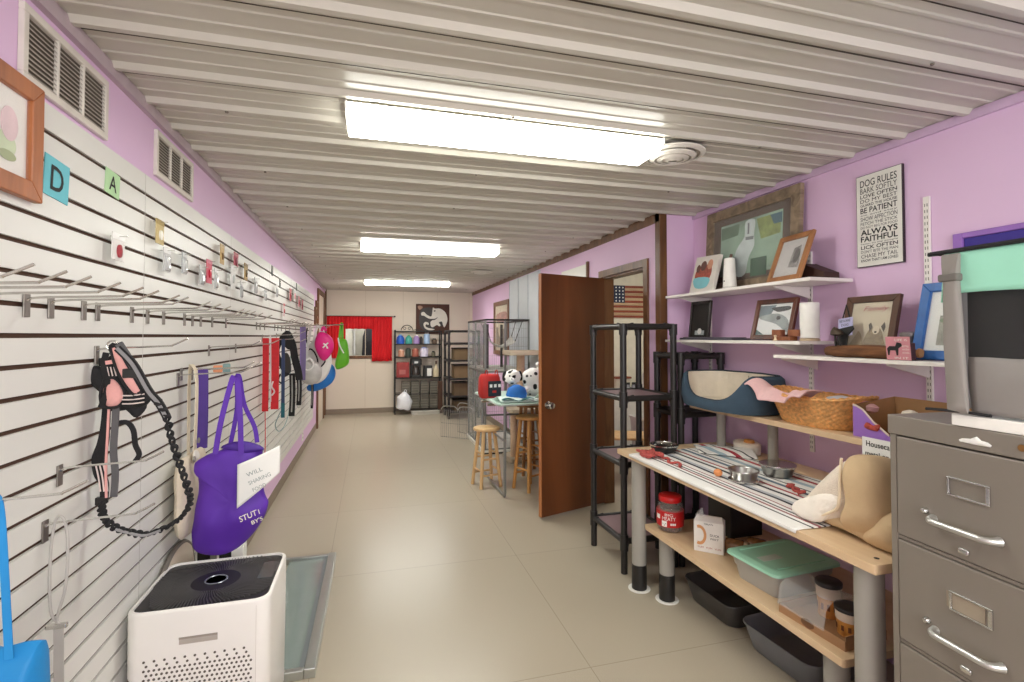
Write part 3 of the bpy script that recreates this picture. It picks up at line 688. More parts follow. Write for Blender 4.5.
# dark boxes far under the tables
t = thing('dark_crate', 'dark lidded crate standing behind the white carton on the low table', 'crate', (1.985, 2.47, LZ+0.001)); t.scale = (0.8, 0.8, 0.6)
mb = MB().box(-0.10, 0.16, -0.12, 0.12, 0, 0.012)
for a in (-0.10, 0.15):
    mb.box(a, a+0.01, -0.12, 0.12, 0.012, 0.34)
for b_ in (-0.12, 0.11): mb.box(-0.09, 0.15, b_, b_+0.01, 0.012, 0.34)
mb.obj('crate_body', BLACKPL, t, bevel=0.003); MB().box(-0.105, 0.165, -0.125, 0.125, 0.34, 0.36).obj('lid', mat('crate_lid', '#3a3432', 0.5), t, bevel=0.004)
t = thing('outlet_box', 'small grey electrical outlet on the wall above the low table', 'outlet', (XR, 2.1, 0.50), RW)
MB().box(-0.035, 0.035, -0.012, -0.001, 0, 0.115).obj('cover_plate', mat('outlet_grey', '#b3aea6', 0.4), t, bevel=0.003)
for zz in (0.03, 0.075): MB().box(-0.012, 0.012, -0.0135, -0.012, zz, zz+0.022).obj('socket', INK, t)

# ---- filing cabinet
BRUSH = mat('brushed_handle', '#c9c8c4', 0.38, 0.85, var=0.03)
t = thing('filing_cabinet', 'grey enamelled four drawer steel filing cabinet at the right edge', 'filing cabinet', (1.477, 1.148, 0), RW-4.4)
CW, CH, CDp = 0.457, 1.27, 0.67          # local x towards the camera, -y into the room
mb = MB().box(0, 0.02, 0, CDp, 0, CH-0.055).box(CW-0.02, CW, 0, CDp, 0, CH-0.055).box(0.02, CW-0.02, CDp-0.015, CDp, 0, CH-0.055).box(0.02, CW-0.02, 0.012, CDp-0.015, 0, 0.04)
mb.box(-0.003, CW+0.003, -0.004, CDp, CH-0.055, CH); mb.obj('cabinet_body', CABGREY, t, bevel=0.003)
nz_ = CH-0.055; ph = (nz_-0.03)/4
for k in range(4):
    xc = CW/2-0.022; z1 = nz_ - k*ph - 0.004; z0 = nz_ - (k+1)*ph + 0.010
    d = MB().box(0.022, CW-0.022, -0.002, 0.02, z0, z1); d = d.obj('drawer', CABGREY, t, bevel=0.004)
    MB().box(0.02, CW-0.02, 0.003, 0.018, z0-0.012, z0-0.002).obj('drawer_rail', CABGREY, t, bevel=0.002)
    zc = z0 + (z1-z0)*0.64; xc = CW/2-0.012
    mb = MB(); hw, hh = 0.051, 0.025
    mb.box(xc-hw, xc+hw, -0.008, -0.002, zc+hh-0.005, zc+hh).box(xc-hw, xc+hw, -0.008, -0.002, zc-hh, zc-hh+0.005).box(xc-hw, xc-hw+0.007, -0.008, -0.002, zc-hh+0.005, zc+hh-0.005).box(xc+hw-0.010, xc+hw, -0.008, -0.002, zc-hh+0.005, zc+hh-0.005)
    mb.obj('label_holder', CHROME, d, bevel=0.0015)
    zh = z0 + (z1-z0)*0.28; xc -= 0.012
    mb = MB().tube([(xc-0.078, -0.003, zh), (xc-0.074, -0.020, zh), (xc-0.060, -0.030, zh), (xc-0.03, -0.031, zh), (xc+0.03, -0.031, zh), (xc+0.060, -0.030, zh), (xc+0.074, -0.020, zh), (xc+0.080, -0.003, zh)], lambda u: 0.0082+0.004*abs(2*u-1)**4, 10, smooth=3)
    mb.obj('handle', BRUSH, d, smooth=True)
    mb = MB().lathe([(0.009, 0), (0.009, 0.006), (0.006, 0.012), (0.001, 0.013)], n=14).xf(Matrix.Translation((xc-0.098, -0.002, zh+0.016)) @ Matrix.Rotation(PI/2, 4, 'X')); mb.obj('latch_button', CHROME, d, smooth=True)
    mb = MB().box(xc-0.012, xc+0.014, -0.012, -0.002, zh-0.062, zh-0.048); mb.obj('thumb_latch', CHROME, d, bevel=0.004)
    if k == 1: MB().box(xc-0.047, xc+0.044, -0.003, -0.0021, zc-0.02, zc+0.02).obj('label_card', mat('tan_card', '#9c8f7c', 0.7), d)
mb = MB().puff([(0.20, CH-0.040), (0.27, CH-0.040), (0.265, CH-0.03), (0.25, CH-0.028), (0.24, CH-0.020), (0.225, CH-0.028), (0.205, CH-0.031)], 0.004, 0.001, y=-0.005, sub=2)
mb.obj('sticker', PAPER, t)
for xx, r_ in ((0.335, 0.008), (0.375, 0.012)):
    MB().cyl((xx, -0.004, CH-0.028), (xx, -0.0065, CH-0.028), r_, n=18).obj('rust_spot', mat('brass_brown', '#8a6236', 0.5, 0.4), t)

# slab and pet pen on the cabinet
t = thing('white_board', 'flat white board lying on top of the filing cabinet', 'board', (1.452, 0.965, CH+0.0), RW-2)
MB().box(0, 0.7, 0, 0.5, 0.001, 0.030).obj('board', mat('white_board_core', '#f3f1ea', 0.5), t, bevel=0.002)
tag(t, t['label'], 'board')
PENG = mat('grey_canvas', '#918c88', 0.85, var=0.06, scale=8, bump=0.15)
PENM = mat('mint_canvas', '#9fe0c6', 0.8, var=0.04, scale=6, bump=0.1)
t = thing('pet_pen', 'grey canvas and mesh pet pen with a mint green top on the filing cabinet', 'pet pen', (1.465, 0.975, CH+0.032), RW-0.3); t.scale = (1, 1, 0.955)
PH, PW2, PD = 0.445, 0.80, 0.48
MB().sheet(lambda u, v: (0.05+(PW2-0.05)*u, -0.005-0.012*math.sin(PI*v)*abs(math.sin(u*9)), 0.004+0.148*v), 40, 10).wrinkle(0.004, 14).obj('canvas_skirt', PENG, t, smooth=60, solid=0.003)
MB().sheet(lambda u, v: (PW2*u*0+0.0+0.012*math.sin(PI*v), 0.02+(PD-0.04)*u, 0.004+0.40*v), 12, 12).wrinkle(0.006, 14).obj('canvas_side', PENG, t, smooth=60, solid=0.003)
MESH = mat('dark_mesh', '#1c1b1a', 0.7, alpha=0.72)
MB().sheet(lambda u, v: (0.045+(PW2-0.045)*u, 0.0, 0.150+0.18*v), 4, 4).obj('mesh_window', MESH, t, solid=0.002)
MB().sheet(lambda u, v: (0.02+(PW2)*u, -0.012-0.006*math.sin(u*11)*(1-v), 0.325+0.110*v-(1-v)*0.006*math.sin(u*5)), 40, 8).wrinkle(0.003, 16).obj('mint_valance', PENM, t, smooth=60, solid=0.003)
MB().sheet(lambda u, v: (-0.010+0.01*v, -0.01+(PD)*u, 0.30+0.135*v), 20, 6).obj('mint_side', PENM, t, smooth=60, solid=0.003)
MB().sheet(lambda u, v: (PW2*u, PD*v, 0.437), 10, 8).obj('mint_top', PENM, t, solid=0.003)
MB().tube([(PW2, -0.014, 0.442), (0.03, -0.016, 0.438), (-0.008, -0.008, 0.436), (-0.014, 0.04, 0.436), (-0.014, PD, 0.438)], 0.006, smooth=4).obj('black_rim', BLACKWEB, t, smooth=True)
mb = MB().puff([(0.0, 0.43), (0.042, 0.43), (0.040, 0.36), (0.048, 0.18), (0.055, 0.0), (0.008, 0.0), (0.002, 0.18), (0.003, 0.36)], 0.012, y=-0.020, pw=4, sub=0); mb.obj('corner_post_cover', mat('grey_tape', '#8a847e', 0.8), t, smooth=True)
MB().box(-0.002, 0.044, -0.036, -0.010, 0.355, 0.375).obj('strap_band', mat('strap_grey', '#6d6863', 0.8), t, bevel=0.004)
MB().tube([(-0.04, -0.03, 0.004), (0.02, -0.02, 0.006), (0.1, -0.015, 0.004)], 0.004, smooth=3).obj('strap_end', BLACKWEB, t, smooth=True)
mb = MB()
for xx in (0.10, 0.22, 0.27): mb.tube([(xx, 0.25, 0.31), (xx+0.05, 0.25, 0.2), (xx+0.02, 0.25, 0.05), (xx+0.06, 0.25, 0.02)], 0.016, 8, smooth=4)
mb.obj('inner_straps', BLACKWEB, t, smooth=True)

# ================================================================== TUBULAR BLACK SHELVING
def tube_rack(label, x0, y0, wx, dy, top, levels, topframe=True, shelfmat=None, rz=0, group=None):
    t = thing('tube_rack', label, 'shelving unit', (x0, y0, 0), rz, group=group); r = 0.021
    cs = [(0, 0), (wx, 0), (wx, dy), (0, dy)]
    for (x, y) in cs:
        p = MB().cyl((x, y, 0.002), (x, y, top), r, n=16).obj('post', BLACKPL, t, smooth=True)
        mb = MB()
        for z in list(levels) + ([top-0.012] if topframe else []):
            z1 = min(z+0.045, top+0.004); mb = MB().cyl((x, y, z-0.055), (x, y, z1), r+0.0055, n=16); mb.obj('sleeve', BLACKPL, p, smooth=True)
    sm = shelfmat or mat('rack_shelf_panel', '#6e5a5c', 0.6)
    def rail(z, par, gus=True):
        mb = MB()
        for i in range(4):
            a, b_ = Vector((*cs[i], z)), Vector((*cs[(i+1) % 4], z)); d = (b_-a).normalized()
            mb.cyl(a, b_, r*0.92, n=12)
            if gus:
                for q, s_ in ((a, 1), (b_, -1)):
                    # curved corner web under the rail
                    pts = [q + Vector((0, 0, -0.06)) + d*s_*0.012] + [q + d*s_*(0.012+0.06*(1-math.cos(k*PI/10))) + Vector((0, 0, -0.06+0.075*math.sin(k*PI/10))) for k in range(1, 6)]
                    mb.tube(pts, lambda u: 0.013-0.003*u, 8)
        return mb
    for z in levels:
        s = MB().box(0.012, wx-0.012, 0.012, dy-0.012, z-0.014, z+0.008).obj('shelf', sm, t)
        rail(z, t).obj('shelf_frame', BLACKPL, t, smooth=60)
    if topframe: rail(top-0.012, t).obj('top_frame', BLACKPL, t, smooth=60)
    return t
RACKA = tube_rack('tall black tubular rack beyond the work table, open at the top', 1.555, 2.93, 0.365, 0.45, 1.575, (1.10, 0.68, 0.20), shelfmat=mat('rack_panel_mauve', '#8f7478', 0.6))
tube_rack('black tubular rack standing in the lilac corner behind the blue pet bed', 1.97, 2.925, 0.31, 0.285, 1.385, (1.365, 0.98, 0.58, 0.20), topframe=False, shelfmat=mat('rack_panel_dark', '#2b2628', 0.6))

# ================================================================== WALL SHELVES
SHELFW = mat('shelf_laminate', '#efeae4', 0.4, var=0.015)
def standard(label, y, z0, z1):
    t = thing('shelf_standard', label, 'shelf rail', (XR, y, z0), RW)
    MB().box(-0.0125, 0.0125, -0.012, -0.001, 0, z1-z0).obj('rail', SHELFW, t, bevel=0.001)
    mb = MB(); z = 0.02
    while z < z1-z0-0.02:
        mb.box(-0.0065, -0.0035, -0.0126, -0.0119, z, z+0.013).box(0.0035, 0.0065, -0.0126, -0.0119, z, z+0.013); z += 0.0265
    mb.obj('slots', mat('slot_grey', '#6f6a66', 0.8), t)
standard('white slotted shelf rail nearest the alcove corner', 3.06, 0.93, 1.80)
standard('white slotted shelf rail behind the white canister, under the upper shelf end', 2.215, 0.875, 1.96)
standard('white slotted shelf rail right of the printed poster', 1.610, 0.95, 2.10)
def shelf(label, x0, y0, y1, top, br, tilt=0.0):
    t = thing('wall_shelf', label, 'shelf', (XR-0.013, y1, top), RW)
    W, D = y1-y0, XR-0.013-x0
    MB().box(0, W, -D, 0, -0.017, 0).obj('shelf_board', SHELFW, t, bevel=0.0015)
    for b_ in br:
        xx = y1-b_
        MB().prism([(-0.002, -0.018), (-D*0.86, -0.018), (-D*0.86, -0.026), (-0.03, -0.075), (-0.002, -0.082)], xx-0.0055, xx+0.0055, 'X').obj('bracket', SHELFW, t)
    return t
shelf('upper white wall shelf with framed pictures in the alcove', 2.03, 1.955, 3.19, 1.785, (3.06, 2.215))
shelf('middle white wall shelf at eye level below the upper shelf', 2.03, 2.02, 3.20, 1.475, (3.06, 2.215))
shelf('lower white wall shelf carrying the driftwood and blue frame', 2.03, 1.10, 2.19, 1.403, (2.19-0.02, 1.61))

# ================================================================== PICTURES
def frame(name, label, loc, rz, tilt, w_, h_, fw, depth, fmat, mat_w=0, matmat=None, group=None, rx=None, cat='picture'):
    t = thing(name, label, cat, loc, rz, rx=-tilt, group=group)
    mb = MB(); x = w_/2
    # mitred frame with a stepped profile
    for pts in (((-x, 0), (x, 0), (x-fw, fw), (-x+fw, fw)), ((x, 0), (x, h_), (x-fw, h_-fw), (x-fw, fw)), ((x, h_), (-x, h_), (-x+fw, h_-fw), (x-fw, h_-fw)), ((-x, h_), (-x, 0), (-x+fw, fw), (-x+fw, h_-fw))):
        c = Vector((sum(p[0] for p in pts)/4, 0, sum(p[1] for p in pts)/4))
        mb.prism(list(pts), -depth, 0, 'Y')
    mb.obj('frame', fmat, t, bevel=0.0025)
    if mat_w: MB().box(-x+fw, x-fw, -depth*0.35, -0.001, fw, h_-fw).obj('mount', matmat or PAPER, t)
    return t
def art(t, polys, y, name='picture', bg=None, rect=None):
    """print made of flat coloured shapes"""
    mb = MB()
    if bg: x0, x1, z0, z1 = rect; mb.m(bg).box(x0, x1, y, y+0.0012, z0, z1)
    for i, (m_, pts) in enumerate(polys):
        p = catmull([Vector((a, 0, b)) for a, b in pts], 3, True) if len(pts) > 4 else [Vector((a, 0, b)) for a, b in pts]
        mb.m(m_).prism([(q.x, q.z) for q in p], y-0.0003*(i+1), y, 'Y')
    mb.obj(name, None, t); return t
def pane(t, w_, h_, fw, y): MB().box(-w_/2+fw, w_/2-fw, y-0.001, y, fw, h_-fw).obj('glass', GLASS, t)
cA = lambda n, c, **k: mat('print_'+n, c, 0.55, **k)
BARN = wood('barnwood', '#6d5d4b', '#a08c74', 0.7, 5, 'Y')
# large barn wood frame leaning on the wall
def blob(cx_, cz, rx_, rz_, n=10, a0=0): return [(cx_+rx_*math.cos(a0+2*PI*k/n), cz+rz_*math.sin(a0+2*PI*k/n)) for k in range(n)]
t = frame('barnwood_picture', 'large grey barnwood frame with a green photo of a pale animal on the upper shelf', (2.262, 2.63, 1.787), RW, 3, 0.80, 0.555, 0.065, 0.028, BARN, 1, mat('mount_brown', '#5d4a3b', 0.8))
GB = cA('green_blur', '#93b09a', var=0.45, scale=3)
art(t, [(cA('dark_green', '#5f7a62', var=0.3, scale=8), [(-0.26, 0.43), (-0.09, 0.43), (-0.10, 0.36), (-0.26, 0.35)]),
        (cA('leaf_green', '#8a9c55', var=0.3, scale=20), [(0.06, 0.43), (0.25, 0.43), (0.25, 0.31), (0.1, 0.30)]),
        (cA('teal_blue', '#3f6a78'), [(0.17, 0.43), (0.26, 0.43), (0.26, 0.37), (0.2, 0.37)]),
        (cA('white_hide', '#cfdcda', var=0.12), [(-0.11, 0.10), (-0.13, 0.22), (-0.09, 0.29), (-0.04, 0.34), (-0.035, 0.43), (0.045, 0.43), (0.04, 0.34), (0.045, 0.27), (0.0, 0.2), (-0.03, 0.10)]),
        (cA('grey_halter', '#7d8488'), [(-0.03, 0.335), (0.04, 0.33), (0.035, 0.31), (-0.03, 0.315)]),
        (cA('grey_halter', '#7d8488'), [(-0.015, 0.42), (0.0, 0.42), (0.0, 0.35), (-0.015, 0.35)]),
        (cA('deep_green', '#28583a', var=0.3, scale=12), [(0.02, 0.19), (0.15, 0.19), (0.15, 0.08), (0.02, 0.08)])],
    -0.0115, 'photo', GB, (-0.265, 0.265, 0.105, 0.445))
pane(t, 0.80, 0.555, 0.065, -0.015)
# canvas print with pups in a turquoise bowl
t = thing('canvas_print', 'small canvas print of brown puppies in a turquoise bowl, leftmost on the upper shelf', 'picture', (2.13, 2.92, 1.787), RW); t.scale = (1.25, 1, 1.12)
t.rotation_euler = (math.radians(-12), math.radians(4), math.radians(RW-8))
MB().box(-0.12, 0.12, -0.012, 0.012, 0, 0.225).obj('canvas', mat('canvas_cream', '#e4ded5', 0.8), t, bevel=0.002)
art(t, [(cA('puppy_rust', '#a4482f', var=0.4, scale=60), blob(-0.05, 0.11, 0.045, 0.05)), (cA('puppy_rust', '#a4482f'), blob(0.03, 0.12, 0.045, 0.055)),
        (cA('puppy_brown', '#5b3423', var=0.3), blob(-0.02, 0.165, 0.03, 0.03)), (cA('puppy_tan', '#c78c6c', var=0.3), blob(0.045, 0.17, 0.026, 0.03)), (cA('puppy_brown', '#5b3423'), blob(-0.07, 0.15, 0.02, 0.025)),
        (cA('bowl_turquoise', '#7cc6cf', var=0.1), [(-0.095, 0.09), (0.06, 0.09), (0.06, 0.04), (0.0, 0.025), (-0.07, 0.035)])], -0.0122, 'print')
t = frame('dark_easel_frame', 'narrow dark frame turned edge on behind the white canister, upper shelf', (2.20, 2.755, 1.787), RW-35, 8, 0.13, 0.23, 0.018, 0.016, DKWOOD, 1, mat('frame_back_brown', '#3d2c22', 0.8))
t = thing('white_canister', 'white tapered canister on the upper shelf beside the puppy canvas', 'canister', (2.125, 2.635, 1.786)); t.scale = (0.86, 0.86, 1)
MB().lathe([(0.001, 0), (0.045, 0), (0.047, 0.004), (0.046, 0.03), (0.037, 0.185), (0.034, 0.192), (0.001, 0.193)], n=28).obj('canister_body', mat('canister_white', '#f2efe9', 0.4), t, smooth=50)
MB().lathe([(0.0475, 0.0), (0.0485, 0.008), (0.0475, 0.016), (0.046, 0.018)], n=28).obj('base_band', mat('band_grey', '#cfcac4', 0.4), t, smooth=50)
MB().cyl((-0.048, 0.0, 0.05), (-0.046, 0, 0.05), 0.005, n=10).obj('button', INK, t)
t = frame('oak_photo_frame', 'light oak frame with a mounted grey photo, tilted on the upper shelf end', (2.115, 2.20, 1.787), RW-8, 20, 0.26, 0.27, 0.028, 0.018, wood('frame_oak', '#8f5d38', '#b07a4c', 0.5, 7), 1, mat('mount_grey', '#c7c4c2', 0.8))
art(t, [(cA('grey_photo', '#8f8b88', var=0.5, scale=40), [(0.0, 0.08), (0.08, 0.07), (0.06, 0.2), (0.01, 0.19)]), (cA('grey_dark', '#55504e', var=0.5, scale=40), blob(0.045, 0.14, 0.025, 0.04))], -0.008, 'photo')
pane(t, 0.27, 0.27, 0.028, -0.010)
t = thing('dark_wooden_box', 'dark brown sloping wooden box behind the oak frame, upper shelf end', 'box', (2.225, 2.085, 1.786), RW)
MB().prism([(-0.11, 0), (0.075, 0), (0.075, 0.035), (-0.06, 0.095), (-0.11, 0.10)], -0.05, 0.05, 'Y').obj('box_body', mat('dark_leather', '#3a2118', 0.55), t, bevel=0.003)
# middle shelf
t = frame('dark_photo_frame', 'tall black framed photo against the wall, leftmost on the middle shelf', (2.15, 2.97, 1.477), RW, 6, 0.215, 0.26, 0.017, 0.016, mat('frame_black', '#241b18', 0.4), 1, mat('mount_black', '#1d1714', 0.7))
art(t, [(cA('grey_pale', '#9aa0a0', var=0.4, scale=60), [(-0.05, 0.03), (0.05, 0.03), (0.05, 0.06), (-0.05, 0.06)]), (cA('white_muzzle', '#dedcd8'), blob(0.0, 0.055, 0.022, 0.02))], -0.007, 'photo')
t = thing('flat_tray', 'flat dark grey lid lying on the middle shelf', 'tray', (2.13, 2.80, 1.476), RW)
MB().rbox(-0.27, 0.25, -0.075, 0.08, 0, 0.012, 0.015, 4).obj('lid_plate', mat('slate_plastic', '#53505a', 0.35), t, bevel=0.002)
MB().rbox(-0.25, 0.23, -0.06, 0.065, 0.012, 0.017, 0.012, 4).obj('raised_panel', mat('slate_plastic2', '#67636c', 0.4), t, bevel=0.002)
t = frame('mahogany_frame', 'dark red wooden frame with a grey and white photo on the middle shelf', (2.15, 2.33, 1.477), RW, 14, 0.295, 0.235, 0.027, 0.020, wood('mahogany', '#3f1f14', '#6b3823', 0.35, 7), 1, mat('photo_backing', '#dfe2df', 0.6))
art(t, [(cA('blue_grey', '#6b7d84', var=0.2), [(-0.12, 0.20), (0.0, 0.2), (-0.03, 0.15), (-0.12, 0.13)]), (cA('black_dog', '#23262b'), [(-0.03, 0.185), (0.09, 0.19), (0.1, 0.17), (0.03, 0.16), (0.0, 0.165)]),
        (cA('grey_dog', '#9aa3a3', var=0.3), [(-0.1, 0.14), (0.02, 0.15), (0.1, 0.11), (0.11, 0.04), (0.02, 0.09), (-0.1, 0.12)]), (cA('black_dog', '#23262b'), blob(0.03, 0.125, 0.015, 0.012)), (cA('teal_shade', '#4a6a66'), [(-0.12, 0.06), (-0.06, 0.03), (-0.12, 0.03)]), (cA('teal_shade', '#4a6a66'), [(0.0, 0.06), (0.08, 0.05), (0.1, 0.03), (0.02, 0.03)])],
    -0.009, 'photo', cA('white_bg', '#e8ebea'), (-0.13, 0.13, 0.028, 0.207))
pane(t, 0.295, 0.235, 0.027, -0.012)
t = thing('wooden_card_holder', 'low brown wooden desk holder in front of the mahogany frame', 'desk holder', (2.085, 2.175, 1.476), RW)
MB().box(-0.06, 0.06, -0.02, 0.03, 0, 0.022).obj('holder_base', wood('holder_wood', '#7a452a', '#9c6040', 0.4, 8), t, bevel=0.003)
for a in (-0.065, 0.045): MB().box(a-0.02, a+0.045, 0.0, 0.03, 0.022, 0.058).obj('raised_block', wood('holder_wood', '#7a452a', '#9c6040', 0.4, 8), t, bevel=0.004)
MB().lathe([(0.001, 0), (0.012, 0), (0.006, 0.008), (0.005, 0.02), (0.009, 0.026), (0.001, 0.03)], (-0.01, -0.045, 0), 14).obj('small_peg', mat('peg_cream', '#dcc8a8', 0.5), t, smooth=True)
t = thing('paper_roll', 'plain white upright roll with a tan base at the end of the middle shelf', 'roll', (2.14, 2.065, 1.476)); t.scale = (0.82, 0.82, 1)
MB().lathe([(0.001, 0.014), (0.054, 0.014), (0.054, 0.190), (0.05, 0.193), (0.018, 0.193), (0.016, 0.188), (0.001, 0.188)], n=30).obj('roll_body', mat('roll_white', '#f4f2ed', 0.9, bump=0.05), t, smooth=50)
MB().lathe([(0.001, 0), (0.056, 0), (0.057, 0.008), (0.046, 0.014), (0.001, 0.014)], n=30).obj('roll_base', mat('roll_base_tan', '#cdb597', 0.5), t, smooth=50)
# lower shelf
BARK = wood('driftwood', '#4e2f1c', '#8a5c38', 0.85, 9, 'X', 5)
t = thing('driftwood_log', 'long rough brown driftwood log on the lower wall shelf', 'log', (2.10, 1.72, 1.404), RW)
secs = []
for k in range(15):
    u = k/14; x_ = -0.20+0.42*u; r_ = 0.022*(0.55+0.9*math.sin(PI*min(1, u*0.9+0.12))**0.6); secs.append((x_, r_))
rs = [[Vector((x_, 0.9*r_*1.4*math.cos(a), max(0.0, 0.026+r_*math.sin(a)))) for a in [2*PI*i/14 for i in range(14)]] for x_, r_ in secs]
MB().rings(rs).wrinkle(0.004, 30).obj('log_body', BARK, t, smooth=50)
MB().cyl((0.214, 0, 0.028), (0.222, 0, 0.028), 0.020, 0.017, 14).obj('cut_end', wood('log_end', '#9a6a42', '#b5845a', 0.8, 12), t)
t = thing('metal_figurine', 'small dark metal mushroom shaped ornament at the driftwood end', 'ornament', (2.09, 1.875, 1.404+0.0), RW)
mb = MB().tube([(0.0, 0, 0.0), (0.004, 0, 0.05), (0.0, 0, 0.10)], 0.005, 8).tube([(0.03, 0, 0.0), (0.028, 0, 0.06), (0.02, 0, 0.10)], 0.005, 8); mb.obj('stem', BLACKMT, t, smooth=True)
MB().loft([(0.01, 0, 0.098, 0.012, 0.012), (0.01, 0, 0.105, 0.034, 0.02), (0.008, 0, 0.118, 0.028, 0.018), (0.005, 0, 0.132, 0.014, 0.01), (0.0, 0, 0.138, 0.003, 0.003)], 14).wrinkle(0.003, 40).obj('cap', mat('bronze', '#4a3d30', 0.6, 0.4), t, smooth=True)
t = frame('family_photo_frame', 'dark wooden frame with sepia dog photo and rosy script on the lower shelf', (2.165, 1.785, 1.404), RW, 13, 0.255, 0.285, 0.030, 0.020, DKWOOD, 1, mat('sepia_light', '#cfc3a8', 0.7))
SEP = cA('sepia', '#8d7a5c', var=0.3, scale=50)
art(t, [(SEP, [(-0.02, 0.04), (-0.015, 0.09), (0.005, 0.13), (0.035, 0.14), (0.06, 0.12), (0.075, 0.08), (0.08, 0.04)]), (cA('sepia_dark', '#4b3d2d', var=0.3), [(-0.005, 0.15), (0.005, 0.16), (0.015, 0.14), (0.005, 0.115)]), (cA('sepia_dark', '#4b3d2d'), [(0.055, 0.14), (0.068, 0.16), (0.075, 0.14), (0.07, 0.115)]),
        (cA('sepia_pale', '#d9ccb0'), blob(0.033, 0.125, 0.016, 0.02)), (cA('sepia_dark', '#4b3d2d'), blob(0.033, 0.115, 0.006, 0.005)), (cA('sepia_mid', '#a59372', var=0.3), [(-0.09, 0.04), (-0.06, 0.1), (-0.05, 0.12), (-0.03, 0.09), (-0.03, 0.04)])], -0.009, 'photo')
mb = MB().m(mat('rosy_script', '#b4626a', 0.6)).text('Family', 0.022, 0.02, -0.0105, 0.215, 0.12, shear=0.35); mb.obj('script', None, t)
pane(t, 0.255, 0.285, 0.030, -0.012)
t = thing('dog_ornament', 'flat lavender tag with a black dog shape hanging on the sepia photo frame', 'ornament', (2.115, 1.845, 1.445), RW); t.scale = (1.25, 1.25, 1.25)
t.rotation_euler = (math.radians(-12), math.radians(-8), math.radians(RW))
MB().box(-0.03, 0.03, -0.004, 0, 0.045, 0.115).obj('tag_plate', mat('tag_lavender', '#b9b6da', 0.6), t, bevel=0.002)
MB().prism([(-0.028, 0.0), (-0.028, 0.05), (-0.02, 0.075), (0.035, 0.078), (0.04, 0.065), (0.015, 0.045), (0.012, 0.0)], -0.009, -0.004, 'Y').obj('dog_shape', INK, t, bevel=0.001)
MB().tube([(-0.01, -0.004, 0.115), (0.004, -0.004, 0.165), (0.018, -0.004, 0.115)], 0.0025, 6).obj('hanging_cord', BLACKWEB, t)
mb = MB().m(INK).text('BEWARE', 0.010, 0, -0.0045, 0.098, 0.045).text('DOG', 0.009, 0.0, -0.0045, 0.083, 0.03); mb.obj('print', None, t)
t = thing('pink_box_sign', 'little pink box sign with a black dog leaning on the driftwood', 'sign', (2.045, 1.535, 1.404), RW+4, 6); t.scale = (1.15, 1.15, 1.15)
MB().box(-0.042, 0.042, -0.012, 0.010, 0, 0.06).obj('box_sign_body', mat('sign_dark_edge', '#4c2a30', 0.6), t, bevel=0.002)
MB().box(-0.040, 0.040, -0.0135, -0.0122, 0.002, 0.083).obj('sign_face', mat('sign_pink', '#d9929b', 0.6, var=0.1), t)
MB().prism([(-0.034, 0.018), (-0.03, 0.018), (-0.026, 0.035), (-0.008, 0.035), (-0.006, 0.018), (-0.001, 0.018), (0.002, 0.042), (0.014, 0.052), (0.012, 0.060), (-0.002, 0.064), (-0.008, 0.050), (-0.028, 0.050), (-0.036, 0.042)], -0.0145, -0.0136, 'Y').obj('dog_silhouette', INK, t)
mb = MB().m(PAPER).text('LIFE IS', 0.008, 0.012, -0.0137, 0.068, 0.04)
for k, s_ in enumerate(('BETTER', 'WITH', 'A DOG')): mb.text(s_, 0.006, 0.025, -0.0137, 0.047-k*0.011, 0.022)
mb.text('IN IT', 0.007, 0.01, -0.0137, 0.006, 0.045); mb.obj('lettering', None, t)
t = thing('grey_tin', 'small grey lidded tin behind the pink box sign', 'tin', (2.155, 1.585, 1.404))
MB().lathe([(0.001, 0), (0.028, 0), (0.03, 0.004), (0.03, 0.095), (0.001, 0.096)], n=20).obj('tin_body', mat('tin_grey', '#77716f', 0.4, 0.5), t, smooth=50)
MB().lathe([(0.033, 0.095), (0.033, 0.108), (0.018, 0.114), (0.001, 0.115)], n=20).obj('lid', mat('tin_grey_lid', '#8b8583', 0.4, 0.5), t, smooth=50)
MB().tube([(0.0, -0.035, 0.1), (0.0, -0.036, 0.14), (0.002, -0.036, 0.165)], 0.004, 8).obj('pen', INK, t)
t = frame('blue_picture_frame', 'bright blue frame with white mount on the lower shelf, beside the pet pen', (2.13, 1.40, 1.404), RW, 14, 0.30, 0.315, 0.036, 0.022, mat('frame_blue', '#1f5ea6', 0.35, var=0.1, scale=30), 1, mat('mount_white', '#e9e9e4', 0.7))
art(t, [(cA('photo_green', '#6f7f62', var=0.4, scale=30), [(-0.055, 0.20), (0.07, 0.20), (0.07, 0.25), (-0.055, 0.25)]), (cA('photo_stone', '#8b8a7c', var=0.4, scale=25), [(-0.07, 0.06), (0.07, 0.06), (0.07, 0.18), (-0.07, 0.18)]), (cA('photo_tan', '#b58a68', var=0.3), blob(0.03, 0.10, 0.02, 0.035)), (cA('photo_green2', '#66775a', var=0.3), blob(-0.03, 0.16, 0.04, 0.012))], -0.009, 'photo')
pane(t, 0.30, 0.315, 0.036, -0.013)
